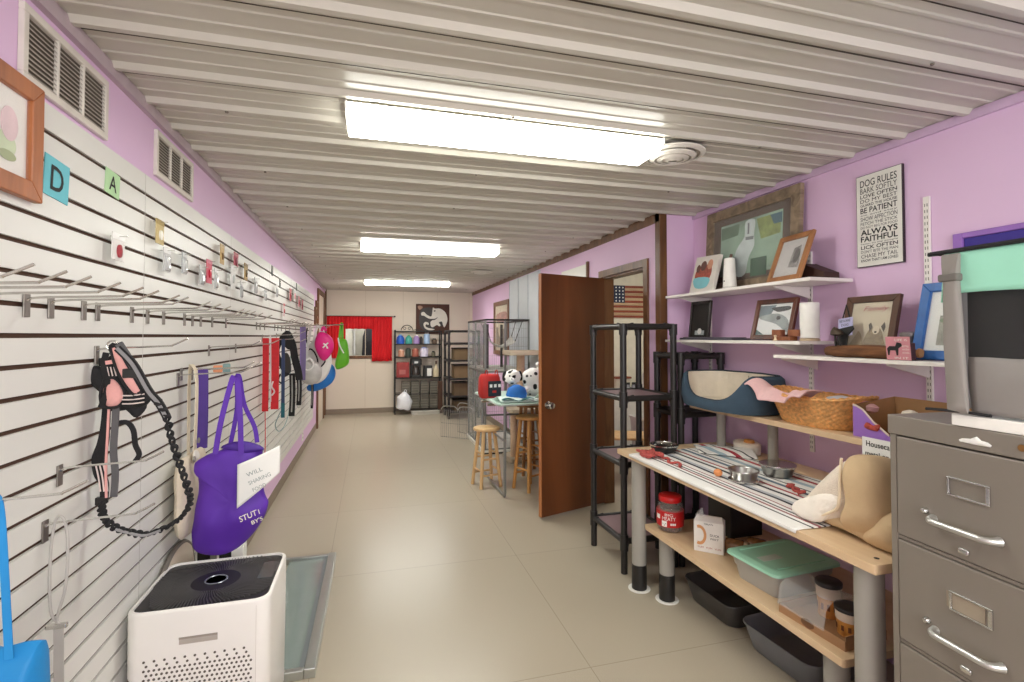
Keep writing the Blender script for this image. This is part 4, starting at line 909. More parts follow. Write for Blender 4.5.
# the printed poster
t = thing('poster', 'white poster of bold black printed dog rules on the lilac wall', 'poster', (XR-0.001, 1.818, 1.832), RW)
PW, PH2 = 0.224, 0.445
MB().box(-PW/2, PW/2, -0.014, 0, 0, PH2).obj('backing_board', mat('poster_edge', '#2c1f26', 0.5), t, bevel=0.001)
MB().box(-PW/2+0.003, PW/2-0.003, -0.0152, -0.0142, 0.003, PH2-0.003).obj('print_sheet', mat('poster_paper', '#e9e7df', 0.7), t)
lines = [('DOG RULES', .033, .006), ('BARK SOFTLY', .026, 0), ('LOVE OFTEN', .017, .012), ('DO MY BEST', .017, 0), ('GUARD THE HOUSE', .012, .010), ('BE PATIENT', .026, .014), ('sit and stay', .007, 0), ('SHOW AFFECTION', .020, 0), ('FETCH THE STICK', .014, .002), ('DO NOT BEG FOR FOOD', .011, .0),
         ('ALWAYS', .026, .022), ('FAITHFUL', .026, .022), ('listen to my people', .007, 0), ('LICK OFTEN', .017, .014), ("DON'T BITE THE MAN", .013, 0), ('CHASE MY TAIL', .018, 0), ('KNOW THAT I AM LOVED', .012, .016)]
tot = sum(l[1] for l in lines); gap = (PH2-0.05-tot)/(len(lines)-1); z = PH2-0.025
mb = MB().m(INK)
for s_, h, bo in lines:
    z -= h; mb.text(s_, h, 0, -0.0153, z, PW-0.045, bold=bo); z -= gap
mb.obj('lettering', None, t)

# ================================================================== ON THE RISER SHELF
BEDB = mat('bed_blue', '#394d5e', 0.85, var=0.08, scale=14, bump=0.15)
BEDC = mat('bed_cream', '#dfd3c0', 0.95, var=0.05, scale=18, bump=0.25)
t = thing('blue_pet_bed', 'slate blue pet bed with cream lining on the riser shelf', 'pet bed', (2.09, 2.595, RZ+0.001), RW); t.scale = (1, 1, 0.93)
def bedring(th, s_, zf):
    c, q = math.cos(th), math.sin(th); e = 2/3.2
    x_ = 0.325*s_*abs(c)**e*(1 if c > 0 else -1); y_ = 0.185*s_*abs(q)**e*(1 if q > 0 else -1)
    # front (-y) dips in the middle, back stays tall
    front = max(0, -q)
    dip = front**0.55 * max(0, 1-(abs(x_-0.015)/0.265)**4)
    H = 0.225 - 0.160*dip
    return Vector((x_, y_, H*zf if zf >= 0 else 0))
prof1 = [(0.93, 0), (1.0, 0.03), (1.04, 0.3), (1.03, 0.65), (0.99, 0.93), (0.93, 1.0), (0.89, 0.985)]
prof2 = [(0.89, 0.985), (0.84, 0.92), (0.80, 0.6), (0.76, 0.35), (0.70, 0.22), (0.35, 0.16), (0.02, 0.155)]
n = 56
for prof_, nm, m_ in ((prof1, 'outer_shell', BEDB), (prof2, 'lining', BEDC)):
    MB().rings([[bedring(2*PI*i/n, s_, zf) for i in range(n)] for s_, zf in prof_], cap0=(nm == 'outer_shell'), cap1=(nm == 'lining')).wrinkle(0.006, 8).obj(nm, m_, t, smooth=True)
MB().tube([bedring(2*PI*i/n, 0.90, 1.0) for i in range(n)], 0.0055, 6, closed=True).wrinkle(0.004, 8).obj('piping', mat('bed_piping_navy', '#24323f', 0.85), t, smooth=True)
mb = MB()
for xx in (-0.20, -0.02, 0.18): mb.tube([(xx, 0.150, 0.205), (xx+0.002, 0.146, 0.15), (xx, 0.135, 0.06)], 0.003, 6, smooth=3)
mb.obj('seam', mat('seam_tan', '#b3a58f', 0.9), t)
# wicker basket
WICK = mat('wicker', '#e0a665', 0.6, var=0.3, scale=60)
t = thing('wicker_basket', 'oval golden wicker basket on the riser shelf, left of the cardboard box', 'basket', (2.135, 2.008, RZ+0.001), RW); t.scale = (1.06, 1, 1.0)
rows = 26; nn = 120
def bring(k, rr=0.0045, inn=0):
    u = k/rows; H = 0.135*u; gx = 0.175+0.065*u; gy = 0.105+0.035*u; R = []
    for i in range(nn):
        a = 2*PI*i/nn; c, q = math.cos(a), math.sin(a); e = 0.75
        w_ = rr*math.sin(a*30 + (k//2 % 2)*PI)*(1 if k % 2 else 0.4) - inn
        rim = 0.022*abs(c)**3*u**3
        R.append(Vector(((gx+w_)*abs(c)**e*(1 if c > 0 else -1), (gy+w_)*abs(q)**e*(1 if q > 0 else -1), H+rim)))
    return R
MB().rings([bring(k) for k in range(rows+1)] + [bring(k, 0, 0.008) for k in range(rows, 0, -3)] + [bring(1, 0, 0.01)]).obj('woven_body', WICK, t, smooth=60)
rp_ = bring(rows, 0)
for off in (0.0, 0.5):
    MB().tube([rp_[i] + Vector((0.004*math.cos(i*0.9+off*2*PI), 0.004*math.sin(i*0.9+off*2*PI), 0.003+0.004*math.sin(i*0.9+off*2*PI))) for i in range(0, nn, 1)], 0.0055, 6, closed=True).obj('braided_rim', WICK, t, smooth=True)
t = thing('pink_blanket', 'pale pink fleece blanket draped over the basket rim', 'blanket', (2.06, 2.09, RZ+0.13), RW)
def pbl(u, v):
    x_ = -0.20+0.36*u
    y_ = -0.125+0.13*v
    z_ = 0.045*math.exp(-((u-0.05)/0.16)**2) + 0.03*math.exp(-((u-0.95)/0.12)**2) - 0.008 + 0.022*math.sin(v*PI)+0.010*math.sin(u*17+v*3) + (-0.04*(1-v)**2 if v < 0.5 else 0)*math.sin(u*PI)
    return (x_, y_ + 0.01*math.sin(u*13), max(z_, -0.03)+0.012)
MB().sheet(pbl, 44, 14).wrinkle(0.006, 16).obj('fleece_blanket', mat('fleece_pink', '#edc3c3', 0.95, var=0.04, scale=50, bump=0.3), t, smooth=True, solid=0.008)
def plush_lump(name, label, x, y, z, r, m_, spots=None):
    t = thing(name, label, 'cloth', (x, y, z), RW)
    MB().loft([(0, 0, 0, r*.7, r*.5), (0, 0, r*.2, r, r*.75), (0.01, 0, r*.5, r*.95, r*.7), (0, 0, r*.8, r*.6, r*.45), (0, 0, r*.9, r*.1, r*.1)], 20).wrinkle(0.012, 14).obj('bundle', m_, t, smooth=True)
    if spots: 
        mb = MB()
        for a, b_ in spots: mb.sphere((a, -r*.70, b_), 0.007, 1, .5, 1, 6)
        mb.obj('dark_dots', INK, t)
plush_lump('patterned_blanket', 'pale grey blanket with dark dots inside the wicker basket', 2.15, 1.90, RZ+0.05, 0.115, mat('pale_grey_fleece', '#c5c6cb', 0.95, bump=0.3), ((-0.02, .075), (0.01, .08), (0.05, .07), (0.07, .078)))
plush_lump('pink_cloth', 'small pink cloth bundle at the near end of the wicker basket', 2.13, 1.775, RZ+0.10, 0.055, mat('cloth_pink', '#e3b3b4', 0.95, bump=0.3))
# open cardboard box with a purple front
t = thing('cardboard_box', 'open brown cardboard box with a cut purple front on the riser shelf', 'box', (2.035, 1.742, RZ+0.001), RW-4)
mb = MB().box(0, 0.44, 0, 0.22, 0, 0.003)
mb.box(0, 0.44, 0.217, 0.22, 0.003, 0.165).box(0.437, 0.44, 0, 0.217, 0.003, 0.16).prism([(0.0, 0.003), (0.217, 0.003), (0.217, 0.165), (0.0, 0.135)], 0.0, 0.003, 'X'); mb.obj('carton', CARD, t)
MB().prism([(0.0, 0), (0.24, 0.0), (0.17, 0.03), (0.10, 0.075), (0.05, 0.12), (0.02, 0.132), (0, 0.135)], -0.001, 0.002, 'Y').obj('purple_front', mat('box_purple', '#9a6fc4', 0.5, var=0.05), t)
MB().ribbon([(0.0, -0.0015, 0.135), (0.02, -0.0015, 0.132), (0.05, -0.0015, 0.12), (0.10, -0.0015, 0.075), (0.17, -0.0015, 0.03)], 0.008, 0.0015, (0, 0, 1)).obj('torn_edge', mat('torn_card', '#d8c8b8', 0.9), t)
MB().puff([(0.07, 0.07), (0.1, 0.06), (0.13, 0.07), (0.12, 0.04), (0.06, 0.045)], 0.008, y=-0.004).obj('picture_patch', mat('box_red_print', '#b04a3c', 0.6, var=0.4, scale=60), t, smooth=True)
t = thing('cream_boot', 'cream rolled cloth poking up beside the filing cabinet top', 'cloth', (2.03, 1.49, RZ+0.005))
MB().loft([(0, 0, 0, .03, .03), (0, 0, .05, .042, .04), (0, 0, .10, .042, .04), (0, 0, .13, .03, .03), (0, 0, .14, .008, .008)], 16).wrinkle(0.006, 20).obj('rolled_cloth', mat('cream_cloth', '#e6dccb', 0.95, bump=0.3), t, smooth=True)
# hand-written notice under the riser edge
t = thing('notice_card', 'white handwritten card hanging from the riser shelf edge beside the cabinet', 'sign', (1.993, 1.665, 0.955), RW)
MB().box(0, 0.17, -0.002, 0, 0, 0.125).obj('card', PAPER, t)
mb = MB().m(INK).text('Houseca', 0.022, 0.018, -0.0025, 0.090, 0.10, align='LEFT', bold=.012).text('metal or', 0.018, 0.014, -0.0025, 0.052, 0.10, align='LEFT', bold=.012).text('bowls on', 0.018, 0.012, -0.0025, 0.016, 0.11, align='LEFT', bold=.012)
mb.obj('handwriting', None, t)

# ================================================================== THINGS ON THE SLATWALL
HOOKM = mat('hook_chrome', '#cfcdc8', 0.25, 1.0, var=0.03)
PLATE = mat('hook_plate', '#8d8780', 0.35, 0.8, var=0.05)
SXW = SX + 0.0015
def make_hook(name, label, y, z, ln=0.25, group=None):
    """plate hooked in a groove; wire runs out into the room (local -y)"""
    t = thing(name, label, 'hook', (SXW, y, z), LW, group=group)
    MB().box(-0.0125, 0.0125, -0.004, 0, -0.045, 0.012).obj('plate', PLATE, t, bevel=0.001)
    MB().tube([(0, -0.003, -0.004), (0, -0.03, 0.004), (0, -ln*0.75, 0.010), (0, -ln+0.04, 0.014), (0, -ln, 0.034)], 0.0030, 8, smooth=4).obj('wire', HOOKM, t, smooth=True)
    return t
ORD = ['first', 'second', 'third', 'fourth', 'fifth', 'sixth', 'seventh', 'eighth', 'ninth', 'tenth']
GH = 'bare chrome hooks on the slatwall'
proto = make_hook('slatwall_hook', 'first bare hook in the upper row whose plate is inside the frame', 1.525, 1.592, group=GH)
for i, yy in enumerate((1.08, 1.18, 1.27, 1.40)): dup(proto, (SXW, yy, 1.592), label='bare hook wire entering from the left edge, %s of four counted from the camera' % ORD[i])
for i, yy in enumerate((1.625, 1.786, 1.865)): dup(proto, (SXW, yy, 1.592), label='%s bare hook from the left in the upper row, above the pink harness side' % ORD[i+1])
for i, yy in enumerate((2.10, 2.232, 2.387, 2.63, 2.738, 2.86)): dup(proto, (SXW, yy, 1.592), label='%s bare hook of the upper row run right of the first slatwall joint' % ORD[i])
for i, yy in enumerate((3.05, 3.32, 4.15, 4.28, 4.45, 4.9, 5.05, 5.25, 5.5, 5.75)): dup(proto, (SXW, yy, 1.592), label='%s bare hook of the far upper row, counted towards the back wall' % ORD[i])
for i, yy in enumerate((3.0, 3.55, 5.0)): dup(proto, (SXW, yy, 1.44), label='%s bare hook in the short row under the upper row' % ORD[i])
dup(proto, (SXW, 1.864, 1.458), label='chrome hook carrying the pink and black dog harness')
hk = make_hook('slatwall_hook', 'chrome hook carrying the purple tote bag', 2.56, 1.325, 0.30)
dup(hk, (SXW, 2.60, 1.345), label='chrome hook carrying the cream tote bag')
dup(hk, (SXW, 2.74, 1.335), label='chrome hook carrying the straight purple strap')
dup(proto, (SXW, 1.27, 1.163), label='chrome hook low at the left edge carrying the blue bag')
dup(proto, (SXW, 1.68, 1.135), label='long chrome hook passing in front of the lower harness straps', )
dup(proto, (SXW, 1.62, 1.005), label='chrome hook low on the slatwall holding the grey looped strap')
for yy, zz, lb in ((4.50, 1.465, 'chrome hook carrying the navy lead'), (6.2, 1.61, 'chrome hook carrying the dusty violet strap'), (7.0, 0.945, 'low chrome hook carrying the thin far black strap')): dup(proto, (SXW, yy, zz), label=lb)
dup(proto, (SXW, 4.37, 1.50), label='chrome hook carrying the red and blue leads')
dup(proto, (SXW, 4.985, 1.515), label='chrome hook carrying the black harness')
for yy, zz, lb in ((6.6, 1.60, 'chrome hook carrying the black and white bags far along the slatwall'), (7.15, 1.60, 'chrome hook carrying the magenta and blue pouches far along the slatwall')): dup(hk, (SXW, yy, zz), label=lb)

# letter cards
def lettercard(name, label, y, z, w_, h_, m_, ch, tilt, ink=INK):
    t = thing(name, label, 'card', (SXW, y, z), LW); t.rotation_euler = (0, math.radians(tilt), math.radians(LW))
    MB().box(-w_/2, w_/2, -0.002, 0, -h_/2, h_/2).obj('card', m_, t)
    MB().text(ch, h_*0.62, 0, -0.0024, -h_*0.31, w_*0.52, bold=0.01).obj('letter', ink, t)
lettercard('letter_card', 'turquoise card with a black letter D at the left of the slatwall', 1.64, 1.922, 0.112, 0.108, mat('card_turquoise', '#6cc3cf', 0.7), 'D', 4)
lettercard('letter_card', 'small pale green card with a black letter A beside the D card', 1.945, 2.0, 0.095, 0.080, mat('card_green', '#b5dba8', 0.7), 'A', 4)
# pine framed picture at the left edge
t = frame('pine_picture', 'reddish pine picture frame cut off by the left edge of the photo', (SXW+0.001, 1.395, 1.833), LW, 0, 0.30, 0.288, 0.045, 0.020, wood('red_pine', '#91542f', '#b06a3c', 0.4, 6), 1, mat('picture_mount', '#ece9e2', 0.7))
art(t, [(cA('pale_green', '#c5d3ae', var=0.2), blob(0.03, 0.11, 0.035, 0.03)), (cA('pale_pink', '#e0c4c8', var=0.2), blob(0.04, 0.16, 0.03, 0.04)), (cA('olive', '#9aa676', var=0.2), blob(0.035, 0.085, 0.03, 0.012))], -0.009, 'watercolour')
pane(t, 0.30, 0.288, 0.045, -0.011)

# small hang packets, each on its own little peg
def packet(label, y, z, w_, h_, col, head, spot=None, clear=True, name='hang_packet'):
    t = thing(name, label, 'packet', (SXW, y, z), LW)
    MB().tube([(0, 0, 0.012), (0, -0.05, 0.012)], 0.0018, 6).obj('peg', HOOKM, t, smooth=True)
    MB().box(-w_/2, w_/2, -0.024, -0.021, -h_+0.02, 0.02).obj('backing_card', mat('pk_'+col, col, 0.6, var=0.05), t)
    MB().box(-w_/2, w_/2, -0.0252, -0.0242, 0.0, 0.02).obj('header', mat('pk_'+head, head, 0.6), t)
    if spot: MB().lathe([(w_*0.17, 0), (w_*0.17, 0.006), (w_*0.10, 0.008), (0.001, 0.011)], n=14, sy=1.5).xf(Matrix.Translation((0, -0.024, -h_*0.42)) @ Matrix.Rotation(PI/2, 4, 'X')).obj('content', mat('pk_'+spot, spot, 0.4), t, smooth=50)
    elif clear: MB().puff([(-w_*.38, -h_*.75), (w_*.38, -h_*.75), (w_*.38, -h_*.1), (-w_*.38, -h_*.1)], 0.008, 0.001, y=-0.0245, pw=5, sub=0).obj('blister', mat('blister_grey', '#c8cac9', 0.15, var=.1, alpha=.8), t, smooth=True)
packet('white header packet with a dark red charm, nearest of the small packets', 1.94, 1.815, 0.085, 0.088, '#e5e2de', '#fbfaf6', '#a33b44')
packet('gold striped packet with a white middle, one groove above its neighbours', 2.275, 1.935, 0.075, 0.095, '#c9b47c', '#ab955a', '#fbf8ee')
packet('clear grey packet left of the shinier clear packet, below the gold one', 2.35, 1.835, 0.072, 0.095, '#cfcfcd', '#f4f4f2')
packet('shiny clear packet between the clear grey packet and the pink pair', 2.55, 1.85, 0.06, 0.095, '#bcbebe', '#d8dad9')
packet('dull grey packet half behind the pink and red packet', 2.79, 1.825, 0.075, 0.095, '#b9b9b8', '#d6d6d4')
packet('bright pink and red packet, largest pink one on the near half', 2.91, 1.87, 0.085, 0.12, '#d8566c', '#e58ba0', '#c32640')
packet('pale clear packet directly right of the bright pink packet', 3.03, 1.84, 0.06, 0.11, '#cfcfcc', '#f5f5f5')
packet('gold packet with dark centre right of the bright pink one', 3.14, 1.99, 0.075, 0.11, '#cfae71', '#d8bf8d', '#8a6a3a')
packet('dark rose packet above the white packet mid wall', 3.44, 1.99, 0.10, 0.08, '#b5475a', '#c46a72', '#8b2f44')
packet('white packet beneath the dark rose packet', 3.38, 1.90, 0.10, 0.14, '#eeeeea', '#ffffff', '#c9cbc9')
packet('narrow olive gold packet right of the dark rose packet', 3.70, 1.96, 0.09, 0.11, '#b99d62', '#8f7440', '#6b562f')
packet('narrow clear packet under the olive gold packet', 3.58, 1.83, 0.06, 0.11, '#c9cac8', '#e8e8e6')
packet('clear grey packet on its own right of the gold packets', 4.0, 1.90, 0.08, 0.12, '#c3c4c2', '#dedfdd')
packet('small pale packet low between the grey packets', 4.35, 1.84, 0.08, 0.08, '#d3d3d0', '#c2c2c0')
packet('pale grey packet left of the red and white row', 4.85, 1.93, 0.08, 0.11, '#cbcbc9', '#e2e2e0')
packet('thin red packet hanging low beside the red and white row', 5.25, 1.79, 0.08, 0.12, '#d9b9bb', '#c85a62', '#b3303c')
packet('red packet at the left of the far red and white row', 5.65, 1.97, 0.12, 0.13, '#c5616a', '#d9878e', '#9c2733')
packet('white packet in the middle of the far red and white row', 5.95, 1.99, 0.14, 0.13, '#ecebe8', '#ffffff', '#d88a90')
packet('rose packet second from the end of the far red and white row', 6.3, 1.94, 0.12, 0.12, '#d98a92', '#e6a9ae', '#a93240')
packet('small dark red packet ending the far red and white row', 6.6, 1.92, 0.12, 0.12, '#b34b57', '#cf8087', '#7e2230')
for yy, zz, lb in ((4.75, 2.07, 'thin dark tag stuck in the top groove, left of the other dark tags'), (5.15, 2.0, 'thin dark green tag one groove below the first dark tag'), (6.25, 2.07, 'thin dark tag in the top groove near the far end')):
    t = thing('groove_tag', lb, 'tag', (SXW, yy, zz), LW)
    MB().box(-0.03, 0.03, -0.004, 0, -0.05, 0.035).obj('tag_body', mat('tag_dark', '#5a625c', 0.6), t, bevel=0.001); MB().box(-0.006, 0.006, -0.006, -0.004, 0.0, 0.03).obj('clip', HOOKM, t)

# ---------------- pink and black dog harness (lies in a plane across the room at y = 1.86)
HY = 1.855
t = thing('dog_harness', 'pink and black padded dog harness hanging from a chrome hook', 'harness', (-0.715, HY, 1.475))
def H(x, y, o=0.0):     # reference position in the harness plane
    k = (x-96)/82.0
    return (-0.818 + 0.228*(x-96)/82.0 + 0.72, o, 1.460 - 0.00312*(y-350) - 0.0003*(x-96)*0.2 - 1.46 + 0.0)
def HP(l, o=0.0): return [H(x, y, o) for x, y in l]
def H2(l): return [(H(x, y)[0], H(x, y)[2]) for x, y in l]
MB().puff(H2([(107, 384), (116, 383), (124, 392), (126, 402), (120, 411), (107, 411), (103, 400)]), 0.024, 0.018, y=-0.004).wrinkle(0.003, 30).obj('chest_pad', PINKM, t, smooth=True)
MB().ribbon(HP([(108, 358), (106, 372), (110, 392), (104, 412)], -0.022), 0.016, 0.006, (1, 0, 0), smooth=4).obj('edge_binding', BLACKWEB, t)
MB().puff(H2([(104, 366), (114, 362), (124, 376), (134, 392), (134, 408), (122, 416), (104, 415), (99, 400)]), 0.018, 0.02, y=0.004).wrinkle(0.003, 30).obj('mesh_backing', BLACKWEB, t, smooth=True)
MB().ribbon(HP([(108, 368), (120, 366)], -0.024), 0.012, 0.006, (0, 0, 1)).obj('upper_pad', PINKM, t)
for k in range(4): MB().tube(HP([(109+k*3.2, 372), (111+k*3.4, 381)], -0.022), 0.0018, 6).obj('pale_stripe', mat('stripe_pale', '#e6d5cf', 0.8), t)
MB().puff(H2([(112, 352), (117, 350), (128, 368), (139, 388), (144, 398), (136, 400), (126, 388), (118, 372)]), 0.014, y=-0.02).obj('neck_pad', PINKM, t, smooth=True)
MB().tube(HP([(107, 384), (116, 383), (124, 392), (126, 402), (120, 411), (107, 411), (103, 400), (107, 384)], -0.022), 0.0045, 6, smooth=4).obj('pad_binding', BLACKWEB, t)
MB().tube(HP([(112, 352), (117, 350), (128, 368), (139, 388), (144, 398), (136, 400), (126, 388), (118, 372), (112, 352)], -0.028), 0.0045, 6, smooth=3).obj('pad_binding', BLACKWEB, t)
MB().puff(H2([(126, 396), (142, 394), (150, 400), (146, 410), (132, 413), (122, 410)]), 0.026, 0.02, y=-0.005).obj('belly_pad', BLACKWEB, t, smooth=True)
for k in range(3): MB().tube(HP([(125, 400+k*4), (135, 400+k*4), (146, 398.5+k*4)], -0.030), 0.0022, 6, smooth=3).obj('pale_stripe', mat('stripe_pale', '#e6d5cf', 0.8), t)
MB().puff(H2([(83, 379), (97, 371), (110, 384), (110, 402), (98, 396)]), 0.02, y=0.0).obj('side_flap', BLACKWEB, t, smooth=True)
MB().tube(HP([(84, 376), (88, 370), (95, 366), (97, 372)], 0.02), 0.006, 8, smooth=4).obj('flap_loop', BLACKWEB, t, smooth=True)
MB().puff(H2([(122, 412), (140, 408), (143, 414), (134, 424), (126, 418)]), 0.016, y=0.01).obj('lower_flap', BLACKWEB, t, smooth=True)
MB().ribbon(HP([(121, 349), (132, 366), (144, 386), (155, 402)], -0.03), 0.020, 0.009, (1, 0, 0.3), smooth=4).obj('shoulder_strap', mat('webbing_grey', '#5c5a5c', 0.7), t)
MB().ribbon(HP([(118, 349), (128, 368), (140, 390), (150, 404)], -0.024), 0.030, 0.007, (1, 0, 0.3), smooth=4).obj('shoulder_lining', BLACKWEB, t)
MB().box(-0.020, 0.024, -0.036, -0.024, -0.105, -0.075, Matrix.Translation(H(132, 378)) @ Matrix.Translation((0, 0, 0.09))).obj('buckle', BLACKPL, t, bevel=0.004)
MB().ribbon(HP([(117, 405), (116, 430), (115, 455), (117, 478), (116, 500)], -0.012), 0.018, 0.006, (1, 0, 0), smooth=4).obj('hanging_strap', mat('webbing_grey', '#5c5a5c', 0.7), t)
MB().ribbon(HP([(107, 408), (106, 430), (104, 448), (100, 462), (101, 476), (106, 488), (106, 506)], -0.006), lambda u: 0.020+0.012*math.sin(PI*u)**2, 0.008, (1, 0, 0), smooth=4).obj('black_strap', BLACKWEB, t)
MB().ribbon(HP([(111, 408), (110, 440), (109, 470), (110, 500)], -0.018), 0.006, 0.004, (1, 0, 0), smooth=3).obj('pink_piping', PINKM, t)
for k in range(3): MB().tube(HP([(99+k*3.6, 467), (102+k*3.6, 480), (104+k*3.4, 494)], -0.016), 0.0022, 6, smooth=3).obj('pale_stripe', mat('stripe_pale', '#e6d5cf', 0.8), t)
MB().ribbon(HP([(117, 428), (126, 428), (132, 436), (134, 450), (138, 460), (134, 467)], 0.0), 0.014, 0.006, (0.7, 0, 0.7), smooth=4).obj('side_strap', BLACKWEB, t)
MB().tube(HP([(110, 356), (107, 352), (110, 347), (116, 347), (117, 353), (113, 357), (110, 356)], -0.015), 0.0028, 8, smooth=3).obj('metal_ring', HOOKM, t, smooth=True)
MB().box(-0.014, 0.014, -0.012, 0.004, -0.012, 0.012, Matrix.Translation(H(103, 504))).obj('end_buckle', BLACKPL, t, bevel=0.003)
# twisted lead
t = thing('braided_lead', 'thick black twisted bungee lead looping down beside the pink harness', 'lead', (-0.715, HY-0.02, 1.465))
lp = HP([(120, 350), (135, 366), (150, 392), (160, 404), (168, 418), (172, 436), (178, 455), (184, 472), (190, 490), (193, 503), (188, 515), (178, 524), (165, 530), (150, 534), (136, 531), (122, 526), (112, 518), (108, 508), (108, 500)], -0.01)
cp = catmull([Vector(p) for p in lp], 14)
for s_ in (0, 1):
    q = [p + Vector((0.006*math.cos(i*0.55+s_*PI), 0.006*math.sin(i*0.55+s_*PI), 0.004*math.sin(i*0.55+s_*PI+1))) for i, p in enumerate(cp)]
    MB().tube(q[40:], lambda u: 0.0050+0.0018*math.sin(u*180), 7).obj('twisted_cord', BLACKWEB, t, smooth=True)
MB().ribbon(lp[:5], 0.022, 0.010, (1, 0, 0.3), smooth=6).obj('handle_grip', BLACKWEB, t)
MB().ribbon([Vector(p)+Vector((0, -0.007, 0)) for p in lp[:5]], 0.010, 0.002, (1, 0, 0.3), smooth=6).obj('reflective_strip', mat('webbing_light', '#8f8d8e', 0.5), t)
MB().tube([Vector(p)+Vector((0, -0.008, 0)) for p in lp[12:16]], 0.0045, 6, smooth=4).obj('grey_core', mat('webbing_light', '#8f8d8e', 0.5), t)

# ---------------- tote bags
PURP = mat('purple_nonwoven', '#5b2ba6', 0.6, var=0.1, scale=5, bump=0.06, bscale=250)
CANV = mat('cream_canvas', '#dccfb8', 0.9, var=0.04, scale=60, bump=0.2)
t = thing('cream_tote_bag', 'cream canvas tote bag hanging behind the purple tote', 'bag', (-0.762, 2.60, 1.33), LW)
MB().puff([(-0.195, -0.36), (-0.05, -0.35), (0.14, -0.36), (0.15, -0.5), (0.14, -0.68), (-0.03, -0.70), (-0.18, -0.67), (-0.195, -0.5)], 0.02, 0.03, pw=4).wrinkle(0.008, 9).obj('bag_body', CANV, t, smooth=True)
MB().ribbon([(-0.07, -0.02, -0.37), (-0.05, -0.02, -0.2), (-0.03, -0.015, -0.03), (-0.02, 0, 0.03), (-0.01, 0.02, 0.0), (-0.01, 0.02, -0.36)], 0.036, 0.003, (1, 0, 0), smooth=5).obj('handle', CANV, t)
MB().puff([(-0.08, -0.33), (-0.04, -0.34), (-0.02, -0.37), (-0.06, -0.38), (-0.10, -0.37)], 0.008, y=-0.025).obj('lace_trim', mat('lace_white', '#e9e4d8', 0.9, bump=.4), t, smooth=True)
for a in (-0.115, -0.06): MB().lathe([(0.012, 0), (0.012, 0.005), (0.001, 0.006)], n=12).xf(Matrix.Translation((a, -0.032, -0.36 if a < -0.1 else -0.29)) @ Matrix.Rotation(PI/2, 4, 'X')).obj('button', mat('button_grey', '#7d7a74', 0.4), t)
t = thing('purple_lead', 'straight purple strap hanging at the left of the tote bags', 'lead', (-0.765, 2.72, 1.33))
MB().ribbon([(0, 0.006, 0.0), (0, 0.012, -0.2), (0, 0.006, -0.36)], 0.042, 0.003, (1, 0, 0), smooth=3).obj('strap', mat('purple_strap', '#563a8f', 0.7, var=0.1), t)
MB().ribbon([(0, -0.004, -0.36), (0, -0.010, -0.2), (0, -0.004, 0.0), (0, 0.0, 0.012), (0, 0.006, 0.0)], 0.040, 0.003, (1, 0, 0), smooth=3).obj('strap_fold', mat('purple_strap', '#563a8f', 0.7), t)
MB().ribbon([(-0.021, -0.011, -0.02), (-0.021, -0.013, -0.34)], 0.004, 0.001, (1, 0, 0)).obj('stitched_edge', mat('purple_edge', '#8a72b8', 0.7), t)
t = thing('purple_tote_bag', 'purple shop tote bag with pale lettering hanging above the air purifier', 'bag', (-0.572, 2.50, 1.312)); t.scale = (0.915, 0.915, 0.915)
MB().puff([(-0.105, -0.345), (-0.17, -0.385), (-0.175, -0.41), (-0.150, -0.45), (-0.16, -0.60), (-0.185, -0.72), (-0.16, -0.81), (-0.02, -0.83), (0.07, -0.77), (0.15, -0.66), (0.165, -0.60), (0.14, -0.55), (0.11, -0.42), (0.115, -0.35), (0.07, -0.315), (-0.02, -0.31)], 0.06, 0.05, c=(-0.01, -0.58), pw=3, n=8).wrinkle(0.020, 7).wrinkle(0.006, 22).obj('bag_body', PURP, t, smooth=True, sub=1)
MB().ribbon([(-0.075, -0.045, -0.35), (-0.055, -0.035, -0.20), (-0.02, -0.01, -0.02), (-0.008, 0, 0.012), (0.006, 0.0, -0.02), (0.025, -0.03, -0.16), (0.035, -0.045, -0.36)], 0.024, 0.0025, (1, 0, 0), smooth=5).obj('handle', PURP, t)
MB().ribbon([(-0.03, 0.03, -0.33), (0.0, 0.02, -0.15), (0.0, 0.012, 0.0), (0.012, 0.014, 0.0), (0.03, 0.03, -0.13), (0.075, 0.035, -0.24), (0.09, 0.03, -0.32)], 0.020, 0.0025, (1, 0, 0), smooth=5).obj('handle', PURP, t)
MB().puff([(-0.06, -0.325), (0.0, -0.30), (0.09, -0.315), (0.13, -0.345), (0.07, -0.36), (0.0, -0.35)], 0.03, 0.02, y=-0.015).wrinkle(0.006, 20).obj('gathered_mouth', mat('purple_dark_fold', '#46208a', 0.6), t, smooth=True)
MP = mat('bag_print_cream', '#e6dccb', 0.7)
Mt = Matrix.Translation((0.085, -0.062, -0.655)) @ Matrix.Rotation(math.radians(-16), 4, 'Y') @ Matrix.Rotation(math.radians(22), 4, 'Z')
MB().text('STUTT', 0.026, 0, 0, 0, 0.095, M=Mt, bold=.01).text("BY'S", 0.018, 0.02, 0, -0.034, 0.05, M=Mt, bold=.01).obj('lettering', MP, t)
random.seed(11)
for k in range(6): MB().sphere((0.03+0.004*math.sin(k*3), -0.064, -0.42-0.032*k), 0.0045, 1, .3, 1.4, 6).obj('print_motif', mat(('print_teal', 'print_rose', 'print_gold')[k % 3], ('#4b9a94', '#b0577a', '#c0a04e')[k % 3], 0.7), t)
